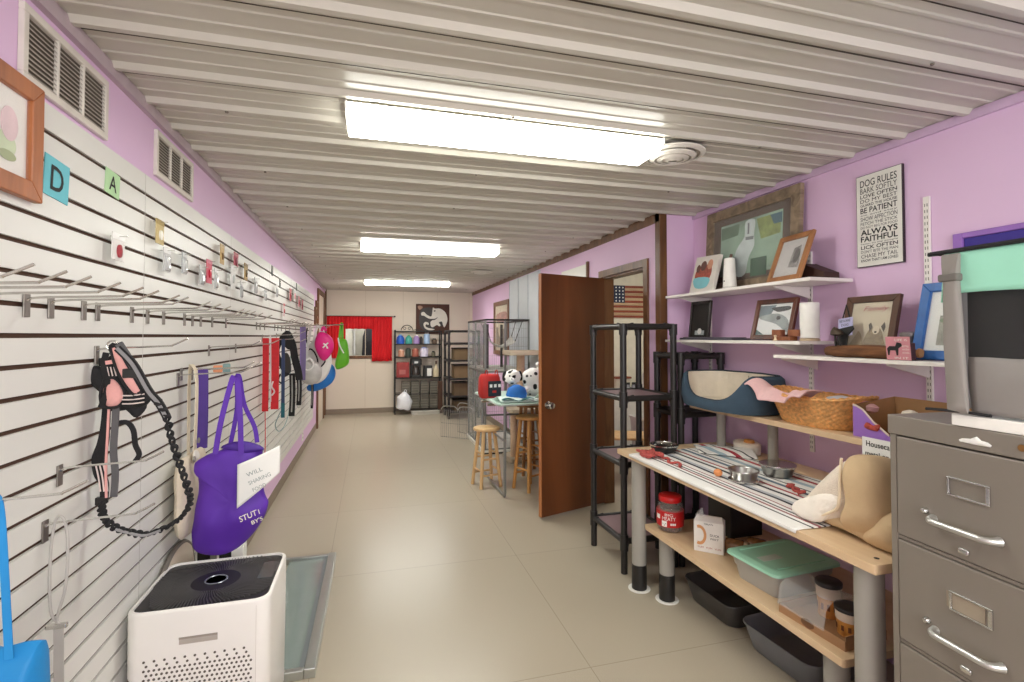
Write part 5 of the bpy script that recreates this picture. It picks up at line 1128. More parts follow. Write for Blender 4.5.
# paper sign clipped on the bag
t = thing('paper_sign', 'white sheet with faint handwriting tucked against the purple tote', 'sign', (-0.548, 2.432, 0.858), 12); t.scale = (0.902, 0.902, 0.902)
MB().sheet(lambda u, v: (0.185*u, -0.015*math.sin(u*PI)-0.008*v, 0.12*(v-1)*(1-0.35*u)*1.75 + 0.10 + 0.075*u), 16, 12).obj('paper_sheet', PAPER, t, smooth=80, solid=0.0008)
FNT = mat('faint_pen', '#9aa09e', 0.8)
M2 = Matrix.Translation((0.085, -0.024, 0.055)) @ Matrix.Rotation(math.radians(-20), 4, 'Y')
MB().text('WILL', 0.020, -0.01, 0, 0.0, 0.07, M=M2).text('SHARING', 0.019, 0.0, 0, -0.04, 0.10, M=M2).text('FOOD', 0.018, -0.015, 0, -0.078, 0.06, M=M2).obj('handwriting', FNT, t)
t = thing('orange_clip', 'small orange clip on the hook above the tote bags', 'clip', (-0.715, 2.77, 1.335))
MB().box(-0.02, 0.02, -0.008, 0.008, -0.012, 0.022).obj('clip_body', mat('clip_orange', '#e79a6e', 0.5), t, bevel=0.005); MB().box(0.022, 0.055, -0.006, 0.006, -0.02, 0.03).obj('clip_jaw', mat('clip_teal', '#7d9a98', 0.5), t, bevel=0.005)

# ---------------- blue bag at the left edge
BLUEB = mat('blue_nonwoven', '#1a86c8', 0.6, var=0.08, scale=6, bump=0.06, bscale=250)
t = thing('blue_tote_bag', 'bright blue shopping bag cut off at the lower left corner', 'bag', (-0.675, 1.27, 1.165))
MB().puff([(-0.10, -0.28), (-0.04, -0.285), (0.025, -0.285), (0.035, -0.32), (0.03, -0.55), (0.01, -0.68), (-0.08, -0.68), (-0.09, -0.5)], 0.05, 0.05, c=(-0.01, -0.5), pw=4).wrinkle(0.008, 9).obj('bag_body', BLUEB, t, smooth=True)
MB().ribbon([(-0.005, -0.03, -0.30), (-0.02, -0.02, -0.15), (-0.038, -0.005, -0.02), (-0.05, 0, 0.01), (-0.06, 0.0, -0.03), (-0.075, -0.02, -0.32)], 0.014, 0.0025, (1, 0, 0), smooth=5).obj('handle', BLUEB, t)
# grey looped strap
t = thing('grey_strap', 'long pale grey strap looped over the low chrome hook', 'strap', (-0.79, 1.62, 1.0)); t.scale = (1, 1, 0.78)
GS = mat('strap_pale', '#b9b5af', 0.6, var=0.05)
MB().tube([(0.01, 0, -0.33), (-0.012, 0, -0.28), (-0.015, 0, -0.1), (-0.005, 0, 0.02), (0.012, 0, 0.022), (0.022, 0, -0.05), (0.02, 0, -0.2), (0.002, 0, -0.31), (0.01, 0, -0.33)], 0.0035, 8, smooth=5).obj('loop', GS, t, smooth=True)
MB().ribbon([(0.006, 0, -0.33), (0.010, 0, -0.6), (0.012, 0, -0.8)], 0.022, 0.003, (1, 0, 0), smooth=4).obj('strap_tail', GS, t)
MB().box(-0.022, 0.026, -0.006, 0.006, -0.342, -0.326).obj('slider', HOOKM, t, bevel=0.003)

# ---------------- leads and harness further along
REDS = mat('red_nylon', '#cf1b26', 0.6, var=0.1, scale=30)
t = thing('red_lead', 'bright red packaged dog lead hanging on the slatwall, left strip', 'lead', (SX+0.035, 4.33, 1.485))
MB().ribbon([(0, 0, 0), (0.002, 0, -0.3), (0, 0, -0.57)], 0.044, 0.012, (1, 0, 0), smooth=3).obj('strap', REDS, t); MB().tube([(0.0, 0, -0.56), (0.004, 0, -0.8), (0.0, 0, -0.95)], 0.0035, 6, smooth=3).obj('thin_cord', REDS, t)
t = thing('red_lead', 'bright red dog lead with silver clip, right strip touching the navy lead', 'lead', (SX+0.098, 4.36, 1.485))
MB().ribbon([(0, 0, 0), (0.002, -0.006, -0.3), (0, 0, -0.56)], 0.055, 0.014, (1, 0, 0), smooth=3).obj('strap', REDS, t)
MB().tube([(-0.035, -0.01, 0.02), (-0.03, -0.012, -0.2), (-0.028, -0.012, -0.5)], 0.006, 6, smooth=3).obj('clear_edge', mat('clip_silver', '#e5dcdc', 0.3), t)
MB().tube([(-0.01, -0.014, -0.34), (-0.02, -0.016, -0.38), (0, -0.016, -0.42), (-0.02, -0.016, -0.45)], 0.006, 6, smooth=4).obj('silver_clip', mat('clip_silver', '#e5dcdc', 0.3), t)
t = thing('navy_lead', 'narrow navy and teal lead immediately right of the red leads', 'lead', (SX+0.10, 4.50, 1.475))
MB().ribbon([(0.035, 0, 0), (0.036, 0, -0.3), (0.037, 0, -0.52)], 0.026, 0.008, (1, 0, 0), smooth=3).obj('strap', mat('navy_nylon', '#33466b', 0.7), t)
MB().ribbon([(0.037, 0, -0.52), (0.037, 0, -0.60), (0.037, 0, -0.64)], 0.028, 0.009, (1, 0, 0)).obj('teal_end', mat('teal_nylon', '#1f6470', 0.7), t)
t = thing('cable_loop', 'thin grey teal cable sagging in a loop below the navy lead', 'cable', (SX+0.02, 4.75, 1.2))
MB().tube([(0.07, -0.05, -0.34), (0.02, 0.0, -0.46), (0.012, 0.25, -0.56), (0.012, 0.6, -0.55), (0.012, 0.85, -0.42), (0.012, 0.88, -0.1), (0.012, 0.88, 0.1)], 0.0045, 6, smooth=6).obj('cable', mat('cable_teal', '#8aa3a3', 0.5), t, smooth=True)
t = thing('black_harness', 'black mesh dog harness hanging between the red leads and the far bags', 'harness', (SX+0.10, 4.98, 1.52))
MB().ribbon([(-0.02, 0, 0.0), (-0.07, 0, -0.08), (-0.09, 0, -0.18), (-0.03, 0, -0.32), (0.0, 0, -0.38)], 0.045, 0.014, (0.8, 0, 0.3), smooth=5).obj('left_strap', BLACKWEB, t)
MB().ribbon([(0.0, 0, 0.0), (0.04, 0, -0.1), (0.06, 0, -0.22), (0.09, 0, -0.34), (0.10, 0, -0.42)], 0.060, 0.016, (0.9, 0, 0.2), smooth=5).obj('right_strap', BLACKWEB, t)
MB().puff([(-0.03, 0.02), (0.02, 0.02), (0.045, -0.05), (0.05, -0.13), (0.0, -0.14), (-0.04, -0.08)], 0.02).obj('chest_plate', BLACKWEB, t, smooth=True)
MB().puff([(-0.05, -0.2), (-0.01, -0.17), (0.02, -0.22), (0.03, -0.34), (-0.01, -0.36), (-0.04, -0.3)], 0.015).obj('belly_plate', mat('harness_dark_grey', '#3b3836', 0.8), t, smooth=True)
MB().tube([(-0.06, 0, -0.36), (-0.075, 0, -0.42), (-0.05, 0, -0.44), (-0.03, 0, -0.39)], 0.007, 6, smooth=4).obj('loop', BLACKWEB, t)
def padstrap(label, x, y, z0, ln, w_, cap=True):
    t = thing('black_strap', label, 'strap', (x, y, z0))
    MB().ribbon([(0, 0, 0), (0.006, 0, -ln/2), (0, 0, -ln)], w_, 0.02, (1, 0, 0), smooth=4).obj('pad', BLACKWEB, t, bevel=0.003)
    MB().ribbon([(0.0, -0.012, -0.02), (0.004, -0.012, -ln/2), (0, -0.012, -ln+0.04)], w_*0.22, 0.004, (1, 0, 0), smooth=4).obj('pale_edge', mat('edge_pale', '#a9a6a2', 0.7), t)
    if cap: MB().lathe([(w_*.45, -0.0), (w_*.4, -0.02), (0.001, -0.03)], (0, 0, -ln), 14).obj('end_tip', mat('tip_clear', '#cfcdc8', 0.3), t)
padstrap('left of two short padded black straps below the black harness', SX+0.115, 5.15, 1.15, 0.40, 0.05)
padstrap('right of two short padded black straps below the black harness', SX+0.175, 5.15, 1.15, 0.30, 0.042)
padstrap('thin black strap hanging below the far white bag', SX+0.10, 7.0, 0.95, 0.38, 0.03, False)
t = thing('violet_strap', 'wide dusty violet strap beside the far hanging bags', 'strap', (SX+0.08, 6.2, 1.62))
MB().ribbon([(0, 0, 0), (0.004, 0, -0.3), (0, 0, -0.62)], 0.062, 0.012, (1, 0, 0), smooth=3).obj('strap', mat('violet_strap', '#6c5d86', 0.8), t); MB().ribbon([(-0.022, -0.008, 0), (-0.02, -0.008, -0.6)], 0.006, 0.002, (1, 0, 0)).obj('stitched_edge', mat('purple_edge', '#8a72b8', 0.7), t)
# cluster of far bags
def farbag(name, label, x, y, z, out, m_, th=0.07, extras=(), strap=None, wr=0.01):
    t = thing(name, label, 'bag', (x, y, z))
    MB().puff(out, th, pw=2.6).wrinkle(wr, 8).obj('bag_body', m_, t, smooth=True, sub=1)
    for nm, mm, pts, yy in extras: MB().tube([(a, yy, b_) for a, b_ in pts], 0.009, 6, smooth=4).obj(nm, mm, t, smooth=True)
    if strap: MB().ribbon([(a, 0, b_) for a, b_ in strap], 0.03, 0.006, (1, 0, 0), smooth=4).obj('strap', m_, t)
WC = mat('bag_white', '#e6e3e0', 0.7, var=.05)
farbag('white_bag', 'white and black patterned bag with loops, under the magenta pouch', SX+0.16, 6.75, 1.60, [(-0.07, -0.2), (0.0, -0.12), (0.10, -0.1), (0.17, -0.2), (0.2, -0.42), (0.15, -0.6), (0.02, -0.70), (-0.12, -0.62), (-0.13, -0.4)], WC, 0.08,
       (('black_loop', BLACKWEB, [(-0.10, -0.36), (-0.06, -0.26), (0.0, -0.30), (0.04, -0.42), (-0.01, -0.5), (-0.06, -0.44), (-0.10, -0.36)], -0.09), ('black_piping', BLACKWEB, [(0.03, -0.2), (0.10, -0.32), (0.12, -0.42), (0.05, -0.5)], -0.085), ('black_strap', BLACKWEB, [(-0.09, 0.0), (-0.10, -0.12), (-0.08, -0.25), (-0.10, -0.38)], -0.05)), [(-0.02, -0.15), (0.01, -0.02), (0.03, 0.02), (0.08, -0.02), (0.14, -0.15)])
farbag('clear_grey_pouch', 'silvery clear pouch hanging lowest left of the bag cluster', SX+0.12, 6.6, 1.35, [(-0.09, -0.12), (0.04, -0.14), (0.13, -0.24), (0.12, -0.38), (0.0, -0.45), (-0.1, -0.38), (-0.12, -0.24)], mat('pouch_silver', '#b9b5b2', 0.3, var=.15), 0.06, (('white_curl', WC, [(-0.08, -0.1), (-0.09, -0.2), (-0.02, -0.26), (0.04, -0.2), (0.01, -0.12), (-0.04, -0.14)], -0.065),), [(-0.05, -0.14), (-0.02, 0.1), (0.0, 0.25)])
farbag('magenta_pouch', 'bright magenta pouch with a small white star mark in the bag cluster', SX+0.27, 6.55, 1.56, [(-0.06, -0.02), (0.03, -0.02), (0.10, -0.08), (0.12, -0.18), (0.09, -0.28), (0.02, -0.36), (-0.05, -0.30), (-0.10, -0.16)], mat('magenta_nylon', '#d81b7c', 0.5, var=.08), 0.06,
       (('star_mark', WC, [(0.0, -0.2), (0.03, -0.17), (0.06, -0.14)], -0.06), ('star_mark', WC, [(0.005, -0.15), (0.035, -0.17), (0.055, -0.21)], -0.06)), [(-0.02, 0.0), (0.0, 0.05), (0.03, 0.0)])
farbag('blue_pouch', 'bright blue round pouch hanging lowest in the far bag cluster', SX+0.17, 7.15, 1.56, [(0.10, -0.42), (0.19, -0.46), (0.21, -0.58), (0.15, -0.70), (0.0, -0.78), (-0.13, -0.78), (-0.14, -0.70), (0.02, -0.64)], mat('blue_nylon', '#1d74c9', 0.5, var=.08), 0.07, (('teal_panel', mat('teal_nylon2', '#2b7f8b', 0.5), [(0.02, -0.5), (0.1, -0.44), (0.14, -0.46)], -0.03),), [(0.13, -0.45), (0.08, -0.2), (0.02, 0.0)])
farbag('green_bag', 'lime green bag hanging outermost before the red curtain', SX+0.467, 7.02, 1.577, [(-0.05, -0.12), (0.03, -0.11), (0.06, -0.16), (0.09, -0.40), (0.04, -0.48), (-0.06, -0.52), (-0.09, -0.45), (-0.05, -0.25)], mat('lime_nylon', '#5fae1f', 0.5, var=.08), 0.06, (('white_cord', WC, [(-0.05, -0.1), (-0.03, -0.2), (0.02, -0.3)], -0.06),), [(-0.04, -0.13), (-0.02, 0.05), (-0.012, 0.088), (-0.004, 0.06), (0.0, -0.12)])
t = thing('chrome_arm', 'long chrome arm holding the far bag cluster off the slatwall', 'arm', (SX+0.002, 7.0, 1.64), LW)
MB().box(-0.02, 0.02, -0.005, 0, -0.06, 0.02).obj('plate', PLATE, t); MB().tube([(0, -0.003, 0), (0, -0.25, 0.0), (0, -0.48, 0.012)], 0.008, 8, smooth=3).obj('bar', HOOKM, t, smooth=True)
# framed pictures past the slatwall
for yy, zz, lb in ((8.38, 1.67, 'small dark framed picture past the slatwall end, nearer one'), (8.58, 1.78, 'small dark framed picture past the slatwall end, beside the door trim')):
    t = frame('small_picture', lb, (XL+0.002, yy, zz), LW, 0, 0.20, 0.28, 0.035, 0.03, OAKTRIM, 1, mat('picture_pale', '#b9ac96', 0.6)); art(t, [(cA('brown_blot', '#6b5138', var=.3), blob(0, 0.14, 0.03, 0.05))], -0.014, 'print')
# white outlet low on the lilac strip
t = thing('wall_outlet', 'small white outlet on the lilac strip below the far slatwall', 'outlet', (XL, 7.06, 0.15), LW)
MB().box(-0.05, 0.05, -0.008, -0.0005, 0, 0.13).obj('cover_plate', WHITE, t, bevel=0.003)
for zz in (0.03, 0.08): MB().box(-0.014, 0.014, -0.0095, -0.008, zz, zz+0.02).obj('socket', mat('socket_grey', '#8f8b86', 0.5), t)

# ---------------- air purifier
t = thing('air_purifier', 'white air purifier with a black round grille on top', 'air purifier', (-0.574, 2.24, 0))
PX, PY, PZ = 0.228, 0.21, 0.55
WPL = mat('purifier_white', '#efebe5', 0.35, var=0.01)
rs = [[Vector((p[0]*s_, p[1]*s_, z_)) for p in rrect(-PX, PX, -PY, PY, 0.045, 6)] for z_, s_ in ((0.012, 0.97), (0.02, 0.985), (0.3, 0.995), (PZ-0.012, 1.0), (PZ-0.003, 0.992), (PZ, 0.975), (PZ, 0.945), (PZ-0.012, 0.94), (PZ-0.016, 0.5), (PZ-0.016, 0.02))]
MB().rings(rs).obj('housing', WPL, t, smooth=45)
MB().rbox(-PX+0.02, PX-0.02, -PY+0.02, PY-0.02, 0.0, 0.013, 0.03).obj('base', BLACKPL, t)
MB().m(BLACKPL).prism([(p[0]*0.94, p[1]*0.94) for p in rrect(-PX, PX, -PY, PY, 0.045, 6)], PZ-0.014, PZ-0.008).obj('top_panel', mat('grille_black', '#0e0d0d', 0.6), t)
mb = MB(); m_g = mat('grille_fin', '#565453', 0.35)
for k in range(96):
    a = 2*PI*k/96; c, q = math.cos(a), math.sin(a)
    R = min((PX-0.018)/max(1e-6, abs(c)), (PY-0.018)/max(1e-6, abs(q))); R = min(R, 0.235)
    tw = 0.28
    pts = [(r_*math.cos(a+tw*(r_-0.085)/0.15), r_*math.sin(a+tw*(r_-0.085)/0.15), PZ-0.005) for r_ in (0.085, (0.085+R)/2, R*0.985)]
    if max(abs(pts[2][0])/(PX-0.014), abs(pts[2][1])/(PY-0.014)) > 1:
        f_ = 1/max(abs(pts[2][0])/(PX-0.014), abs(pts[2][1])/(PY-0.014)); pts[2] = (pts[2][0]*f_, pts[2][1]*f_, PZ-0.005)
    mb.ribbon(pts, 0.006, 0.0022, (0, 0, 1))
mb.obj('grille', m_g, t)
MB().lathe([(0.088, PZ-0.010), (0.088, PZ-0.003), (0.05, PZ-0.001), (0.001, PZ-0.001)], n=36).obj('hub_disc', mat('hub_black', '#181717', 0.5), t, smooth=40)
MB().lathe([(0.034, PZ), (0.036, PZ+0.0018), (0.039, PZ+0.0018), (0.041, PZ)], n=32).obj('hub_ring', mat('ring_grey', '#8f959c', 0.3, .5), t, smooth=40)
MB().rbox(PX-0.078, PX-0.022, -0.03, 0.12, PZ-0.006, PZ-0.002, 0.008).obj('control_panel', mat('panel_glass', '#4e5656', 0.15), t)
MB().box(-0.06, 0.06, -PY*0.9985-0.0008, -PY+0.0012, 0.428, 0.452).obj('handle_slot', mat('slot_shadow', '#b5aca2', 0.5), t, bevel=0.002)
MB().box(-0.06, 0.06, -PY-0.0012, -PY-0.0002, 0.446, 0.453).obj('slot_lip', mat('slot_lip', '#9b9187', 0.5), t)
mb = MB()
for r_ in range(22):
    for c_ in range(22):
        x_ = -0.165+0.0155*c_ + (0.0075 if r_ % 2 else 0); z_ = 0.385-0.0155*r_
        if r_ < 2 and c_ % 2: continue
        mb.cyl((x_, -PY*0.9965-0.0012, z_), (x_, -PY*0.99+0.003, z_), 0.0043, n=8)
o = mb.obj('vent_perforations', mat('hole_dark', '#5c534a', 0.7), t); o['kind'] = 'stuff'
MB().box(PX-0.045, PX-0.044, -PY-0.0004, -PY+0.0002, 0.03, 0.53).obj('panel_seam', mat('seam_grey', '#c9c2b9', 0.5), t)
# leaning beige board behind it
t = thing('leaning_panel', 'beige rounded panel with a dark rim leaning between slatwall and purifier', 'panel', (SX+0.012, 2.45, 0), LW)
t.rotation_euler = (math.radians(-4.0), 0, math.radians(LW))
po = catmull([Vector((a, 0, b_)) for a, b_ in [(-0.54, 0.0), (-0.50, 0.20), (-0.28, 0.42), (-0.06, 0.55), (0.08, 0.585), (0.2, 0.56), (0.26, 0.45), (0.28, 0.0)]], 5)
MB().prism([(p.x, p.z) for p in po], -0.022, -0.004, 'Y').obj('panel_face', mat('panel_beige', '#c9bcaa', 0.7), t)
MB().tube([(p.x, -0.013, p.z) for p in po], 0.011, 8).obj('rim', mat('rim_dark', '#6d665e', 0.6), t, smooth=True)
t.location.x = SX + 0.045
# glass frame on the floor
t = thing('glass_panel_frame', 'flat glass panel in a metal frame lying on the floor right of the purifier', 'panel', (-0.315, 3.03, 0), -0.5)
FX, FY = 0.085, 0.62
AL = mat('aluminium', '#b9bcb8', 0.28, 0.9, var=0.04)
MB().box(-0.19, FX-0.035, -FY+0.03, FY-0.03, 0.002, 0.022).obj('glass_sheet', mat('glass_green', '#8f9c97', 0.08, var=0.02, spec=0.8), t)
MB().box(FX-0.036, FX+0.012, -FY, FY, 0.001, 0.045).obj('side_rail', AL, t, bevel=0.004)
MB().box(-0.22, FX-0.037, -FY, -FY+0.03, 0.001, 0.040).obj('end_rail', AL, t, bevel=0.003)
MB().box(-0.22, FX-0.037, FY-0.03, FY, 0.001, 0.040).obj('end_rail', AL, t, bevel=0.003)
MB().box(FX-0.060, FX-0.037, -FY+0.03, FY-0.03, 0.02, 0.034).obj('gasket', mat('gasket_grey', '#70777a', 0.4), t)
t = thing('small_carton', 'small white carton on the floor behind the air purifier', 'carton', (-0.62, 2.66, 0), 6)
MB().box(-0.06, 0.05, 0, 0.14, 0, 0.51).obj('carton_body', PAPER, t, bevel=0.003); MB().box(-0.05, 0.0, -0.002, 0, 0.36, 0.50).obj('dark_mark', INK, t)
t = thing('black_case', 'narrow black case beside the small carton behind the purifier', 'case', (-0.74, 2.72, 0))
MB().box(-0.04, 0.015, 0, 0.12, 0, 0.53).obj('case_body', BLACKPL, t, bevel=0.006); MB().tube([(-0.03, 0.06, 0.53), (-0.03, 0.06, 0.55), (0.005, 0.06, 0.55), (0.005, 0.06, 0.53)], 0.004, 6).obj('handle', BLACKPL, t)

# ================================================================== BACK OF THE ROOM
# ---- bar stools
STW = PINE
def stool(label, x, y, h, rs_, m_, rz=20):
    t = thing('bar_stool', label, 'stool', (x, y, 0), rz)
    MB().lathe([(0.001, h-0.034), (rs_*0.9, h-0.034), (rs_*0.99, h-0.026), (rs_, h-0.014), (rs_*0.97, h-0.003), (rs_*0.9, h), (0.001, h)], n=32).obj('seat', m_, t, smooth=50)
    top, bot = rs_*0.62, rs_*1.12; P_ = []
    for k in range(4):
        a = PI/4 + k*PI/2; c, q = math.cos(a), math.sin(a)
        p0 = Vector((bot*c, bot*q, 0.0)); p1 = Vector((top*c, top*q, h-0.032)); P_.append((p0, p1))
        MB().cyl(p0, p1, 0.017, 0.019, 12).obj('leg', m_, t, smooth=True)
    for k in range(4):
        for f_ in ((0.30, 0.60) if k % 2 else (0.22, 0.50)):
            a0, a1 = P_[k]; b0, b1 = P_[(k+1) % 4]
            MB().cyl(a0.lerp(a1, f_), b0.lerp(b1, f_), 0.010, n=10).obj('rung', m_, t, smooth=True)
    return t
stool('short pale wooden bar stool left of the grey table leg', 1.135, 5.02, 0.585, 0.135, PINE, 12)
stool('taller honey wooden bar stool closest to the brown door', 1.52, 4.80, 0.715, 0.14, wood('stool_honey', '#b9803f', '#d39f5e', 0.4, 6), 25)
stool('dark seated wooden bar stool furthest under the mint topped table', 1.69, 5.36, 0.76, 0.145, wood('stool_brown', '#8b5e34', '#ad7d4a', 0.4, 6), 5)
# ---- grooming table with mint top
GT = 0.875
t = thing('grooming_table', 'folding table with mint top and grey bent metal legs behind the stools', 'table', (1.13, 4.52, 0))
MB().rbox(0, 0.86, 0, 1.10, GT-0.022, GT, 0.05, 5).obj('tabletop', mat('table_mint', '#bcd6c8', 0.4, var=.04), t, bevel=0.004)
MB().rbox(-0.006, 0.866, -0.006, 1.106, GT-0.018, GT-0.008, 0.052, 5).obj('edge_band', mat('edge_silver', '#c5cbc8', 0.3, .7), t)
GM = mat('table_leg_grey', '#8f9190', 0.35, 0.6)
for x in (0.08, 0.78):
    MB().tube([(x, 0.06, GT-0.02), (x, 0.06, 0.04), (x, 0.075, 0.014), (x, 0.12, 0.013), (x, 0.95, 0.013), (x, 1.02, 0.014), (x, 1.04, 0.04), (x, 1.04, GT-0.02)], 0.014, 10).obj('leg_frame', GM, t, smooth=40)
    MB().cyl((x, 0.06, 0.52), (x, 1.04, 0.52), 0.010).obj('cross_bar', GM, t, smooth=True)
MB().cyl((0.08, 1.0, 0.62), (0.78, 1.0, 0.62), 0.010).obj('long_bar', GM, t, smooth=True)
for yy in (0.35, 0.62):
    MB().cyl((-0.02, yy, GT-0.045), (0.10, yy, GT-0.045), 0.016).obj('clamp_knob', CHROME, t, smooth=True)
# things on it
t = thing('red_carrier_bag', 'red bag with black and white checks standing on the mint table', 'bag', (1.17, 5.05, GT+0.001), 10); t.scale = (0.85, 0.85, 0.9)
MB().loft([(0, 0, 0, .12, .075), (0, 0, .05, .13, .085), (0, 0, .22, .125, .075), (0, 0, .26, .11, .05)], 24, e=3.5).wrinkle(0.01, 10).obj('bag_body', mat('bag_red', '#b5231f', 0.6, var=.1), t, smooth=True)
MB().box(-0.05, 0.115, -0.094, -0.080, 0.02, 0.19).obj('check_panel', mat('check_dark', '#23262e', 0.7), t, bevel=0.004)
for i in range(3): MB().box(-0.035+0.055*i, -0.002+0.055*i, -0.097, -0.094, 0.12, 0.155).obj('white_check', PAPER, t, bevel=0.001)
MB().box(0.0, 0.05, -0.097, -0.094, 0.06, 0.085).obj('red_patch', mat('bag_red', '#b5231f', 0.6), t)
for xx in (-0.07, 0.06): MB().tube([(xx, -0.03, 0.25), (xx+0.01, -0.03, 0.30), (xx+0.03, -0.03, 0.30), (xx+0.035, -0.03, 0.25)], 0.006, 6, smooth=3).obj('handle', mat('bag_red', '#b5231f', 0.6), t)
DALM = mat('dalmatian_plush', '#ecebe6', 0.9, var=0.03)
_nt = DALM.node_tree; _b = _nt.nodes['Principled BSDF']; _tc = _nt.nodes.new('ShaderNodeTexCoord'); _v = _nt.nodes.new('ShaderNodeTexVoronoi'); _v.inputs['Scale'].default_value = 17
_r = _nt.nodes.new('ShaderNodeValToRGB'); _r.color_ramp.interpolation = 'CONSTANT'; _r.color_ramp.elements[0].color = (0.01, 0.01, 0.012, 1); _r.color_ramp.elements[1].position = 0.36; _r.color_ramp.elements[1].color = lin('#ecebe6')
_nt.links.new(_tc.outputs['Object'], _v.inputs['Vector']); _nt.links.new(_v.outputs['Distance'], _r.inputs[0]); _nt.links.new(_r.outputs[0], _b.inputs['Base Color'])
t = thing('dalmatian_toy', 'white plush toy dog with black spots slumped on the mint table', 'soft toy', (1.55, 4.98, GT+0.001), 0)
MB().puff([(-0.02, 0.02), (0.12, 0.0), (0.19, 0.06), (0.17, 0.18), (0.12, 0.28), (0.04, 0.30), (-0.05, 0.24), (-0.04, 0.12)], 0.08, 0.08).obj('body', DALM, t, smooth=True, sub=1)
MB().loft([(-0.16, 0, 0.14, .03, .03), (-0.16, 0, 0.16, .075, .07), (-0.155, 0, 0.21, .09, .08), (-0.15, 0, 0.26, .07, .065), (-0.15, 0, 0.285, .02, .02)], 20).obj('head', DALM, t, smooth=True)
MB().sphere((-0.185, -0.085, 0.185), 0.03, 1.1, 1, 0.8).obj('muzzle', mat('plush_white', '#efeeea', 0.9), t, smooth=True)
for xx, zz in ((-0.205, 0.225), (-0.15, 0.225), (-0.19, 0.195)): MB().sphere((xx, -0.105 if zz < .2 else -0.078, zz), 0.009, n=8).obj('eye' if zz > .2 else 'nose', INK, t, smooth=True)
for sx in (-1, 1): MB().puff([(-0.155+sx*0.07, 0.27), (-0.155+sx*0.10, 0.25), (-0.155+sx*0.105, 0.18), (-0.155+sx*0.08, 0.17), (-0.155+sx*0.065, 0.22)], 0.015, y=0.0).obj('ear', INK, t, smooth=True)
for p in ([(0.0, -0.04, 0.1), (-0.07, -0.09, 0.06), (-0.11, -0.10, 0.03)], [(0.13, -0.05, 0.1), (0.14, -0.10, 0.05), (0.15, -0.13, 0.025)], [(0.12, 0.02, 0.27), (0.16, 0.02, 0.3), (0.11, 0.01, 0.34)]):
    MB().tube(p, lambda u: 0.032-0.010*u, 10, smooth=4).obj('limb', DALM, t, smooth=True)
t = thing('blue_bundle', 'bright blue folded fabric between the red bag and the plush dog', 'cloth', (1.40, 4.84, GT+0.001))
MB().loft([(0, 0, 0, .10, .06), (0, 0, .05, .11, .07), (0, 0, .11, .09, .055), (0, 0, .14, .03, .02)], 18).wrinkle(0.012, 12).obj('fabric_body', mat('royal_blue', '#1d66b5', 0.7, var=.1), t, smooth=True)
t = thing('teal_mat', 'pale teal and white quilted mat spread on the mint table front', 'mat', (1.17, 4.56, GT+0.001))
MB().sheet(lambda u, v: (0.70*u, 0.30*v, 0.012+0.03*max(0, math.sin(u*5+v*3))*math.sin(v*PI)), 30, 16).wrinkle(0.006, 12).obj('quilted_mat', mat('mat_pale_teal', '#cfe0da', 0.9, var=.1, scale=10), t, smooth=True, solid=0.008)
MB().sheet(lambda u, v: (0.02+0.30*u, -0.004+0.06*v, 0.030+0.012*math.sin(u*9)), 16, 6).obj('dark_teal_border', mat('mat_dark_teal', '#2d6062', 0.9), t, smooth=True, solid=0.006)
MB().puff([(0.33, 0.03), (0.45, 0.06), (0.56, 0.04), (0.55, 0.10), (0.42, 0.11)], 0.03, y=0.03).obj('sage_fold', mat('mat_sage', '#8fa596', 0.9), t, smooth=True)
t = thing('white_jug', 'white plastic jug at the right of the plush dog beside the door', 'jug', (1.84, 4.95, GT+0.001))
MB().lathe([(0.001, 0), (0.05, 0), (0.055, 0.01), (0.055, 0.13), (0.03, 0.17), (0.018, 0.19), (0.018, 0.21), (0.001, 0.211)], n=20).obj('jug_body', mat('jug_white', '#e9ebe6', 0.4), t, smooth=50)
MB().lathe([(0.021, 0.195), (0.021, 0.222), (0.001, 0.223)], n=16).obj('cap', mat('cap_pink', '#e0b7a8', 0.4), t, smooth=50)
MB().tube([(0.05, 0, 0.12), (0.085, 0, 0.12), (0.085, 0, 0.05), (0.052, 0, 0.045)], 0.009, 8, smooth=3).obj('handle', mat('jug_white', '#e9ebe6', 0.4), t, smooth=True)
# ---- cat tree
CARPET = mat('beige_carpet', '#c0b09a', 1.0, var=0.06, scale=90, bump=0.6)
t = thing('cat_tree', 'beige carpeted cat tree with a wide top platform behind the mint table', 'cat tree', (1.80, 5.98, 0))
MB().rbox(-0.21, 0.21, -0.20, 0.20, 1.27, 1.325, 0.05, 5).obj('top_platform', CARPET, t, bevel=0.01)
MB().rbox(-0.21, 0.21, -0.20, 0.20, 0.0, 0.05, 0.05, 5).obj('base', CARPET, t, bevel=0.01)
MB().rbox(-0.20, 0.20, -0.19, 0.19, 0.58, 0.63, 0.05, 5).obj('middle_platform', CARPET, t, bevel=0.01)
MB().cyl((-0.02, 0, 0.63), (-0.02, 0, 1.27), 0.05, n=20).obj('scratching_post', mat('sisal', '#cdae92', 0.95, var=.1, scale=60, bump=.5), t, smooth=True)
MB().cyl((0.10, 0.05, 0.05), (0.10, 0.05, 0.58), 0.05, n=20).obj('scratching_post', mat('sisal', '#cdae92', 0.95), t, smooth=True)
MB().cyl((-0.12, -0.05, 0.05), (-0.12, -0.05, 0.58), 0.045, n=20).obj('scratching_post', mat('sisal', '#cdae92', 0.95), t, smooth=True)
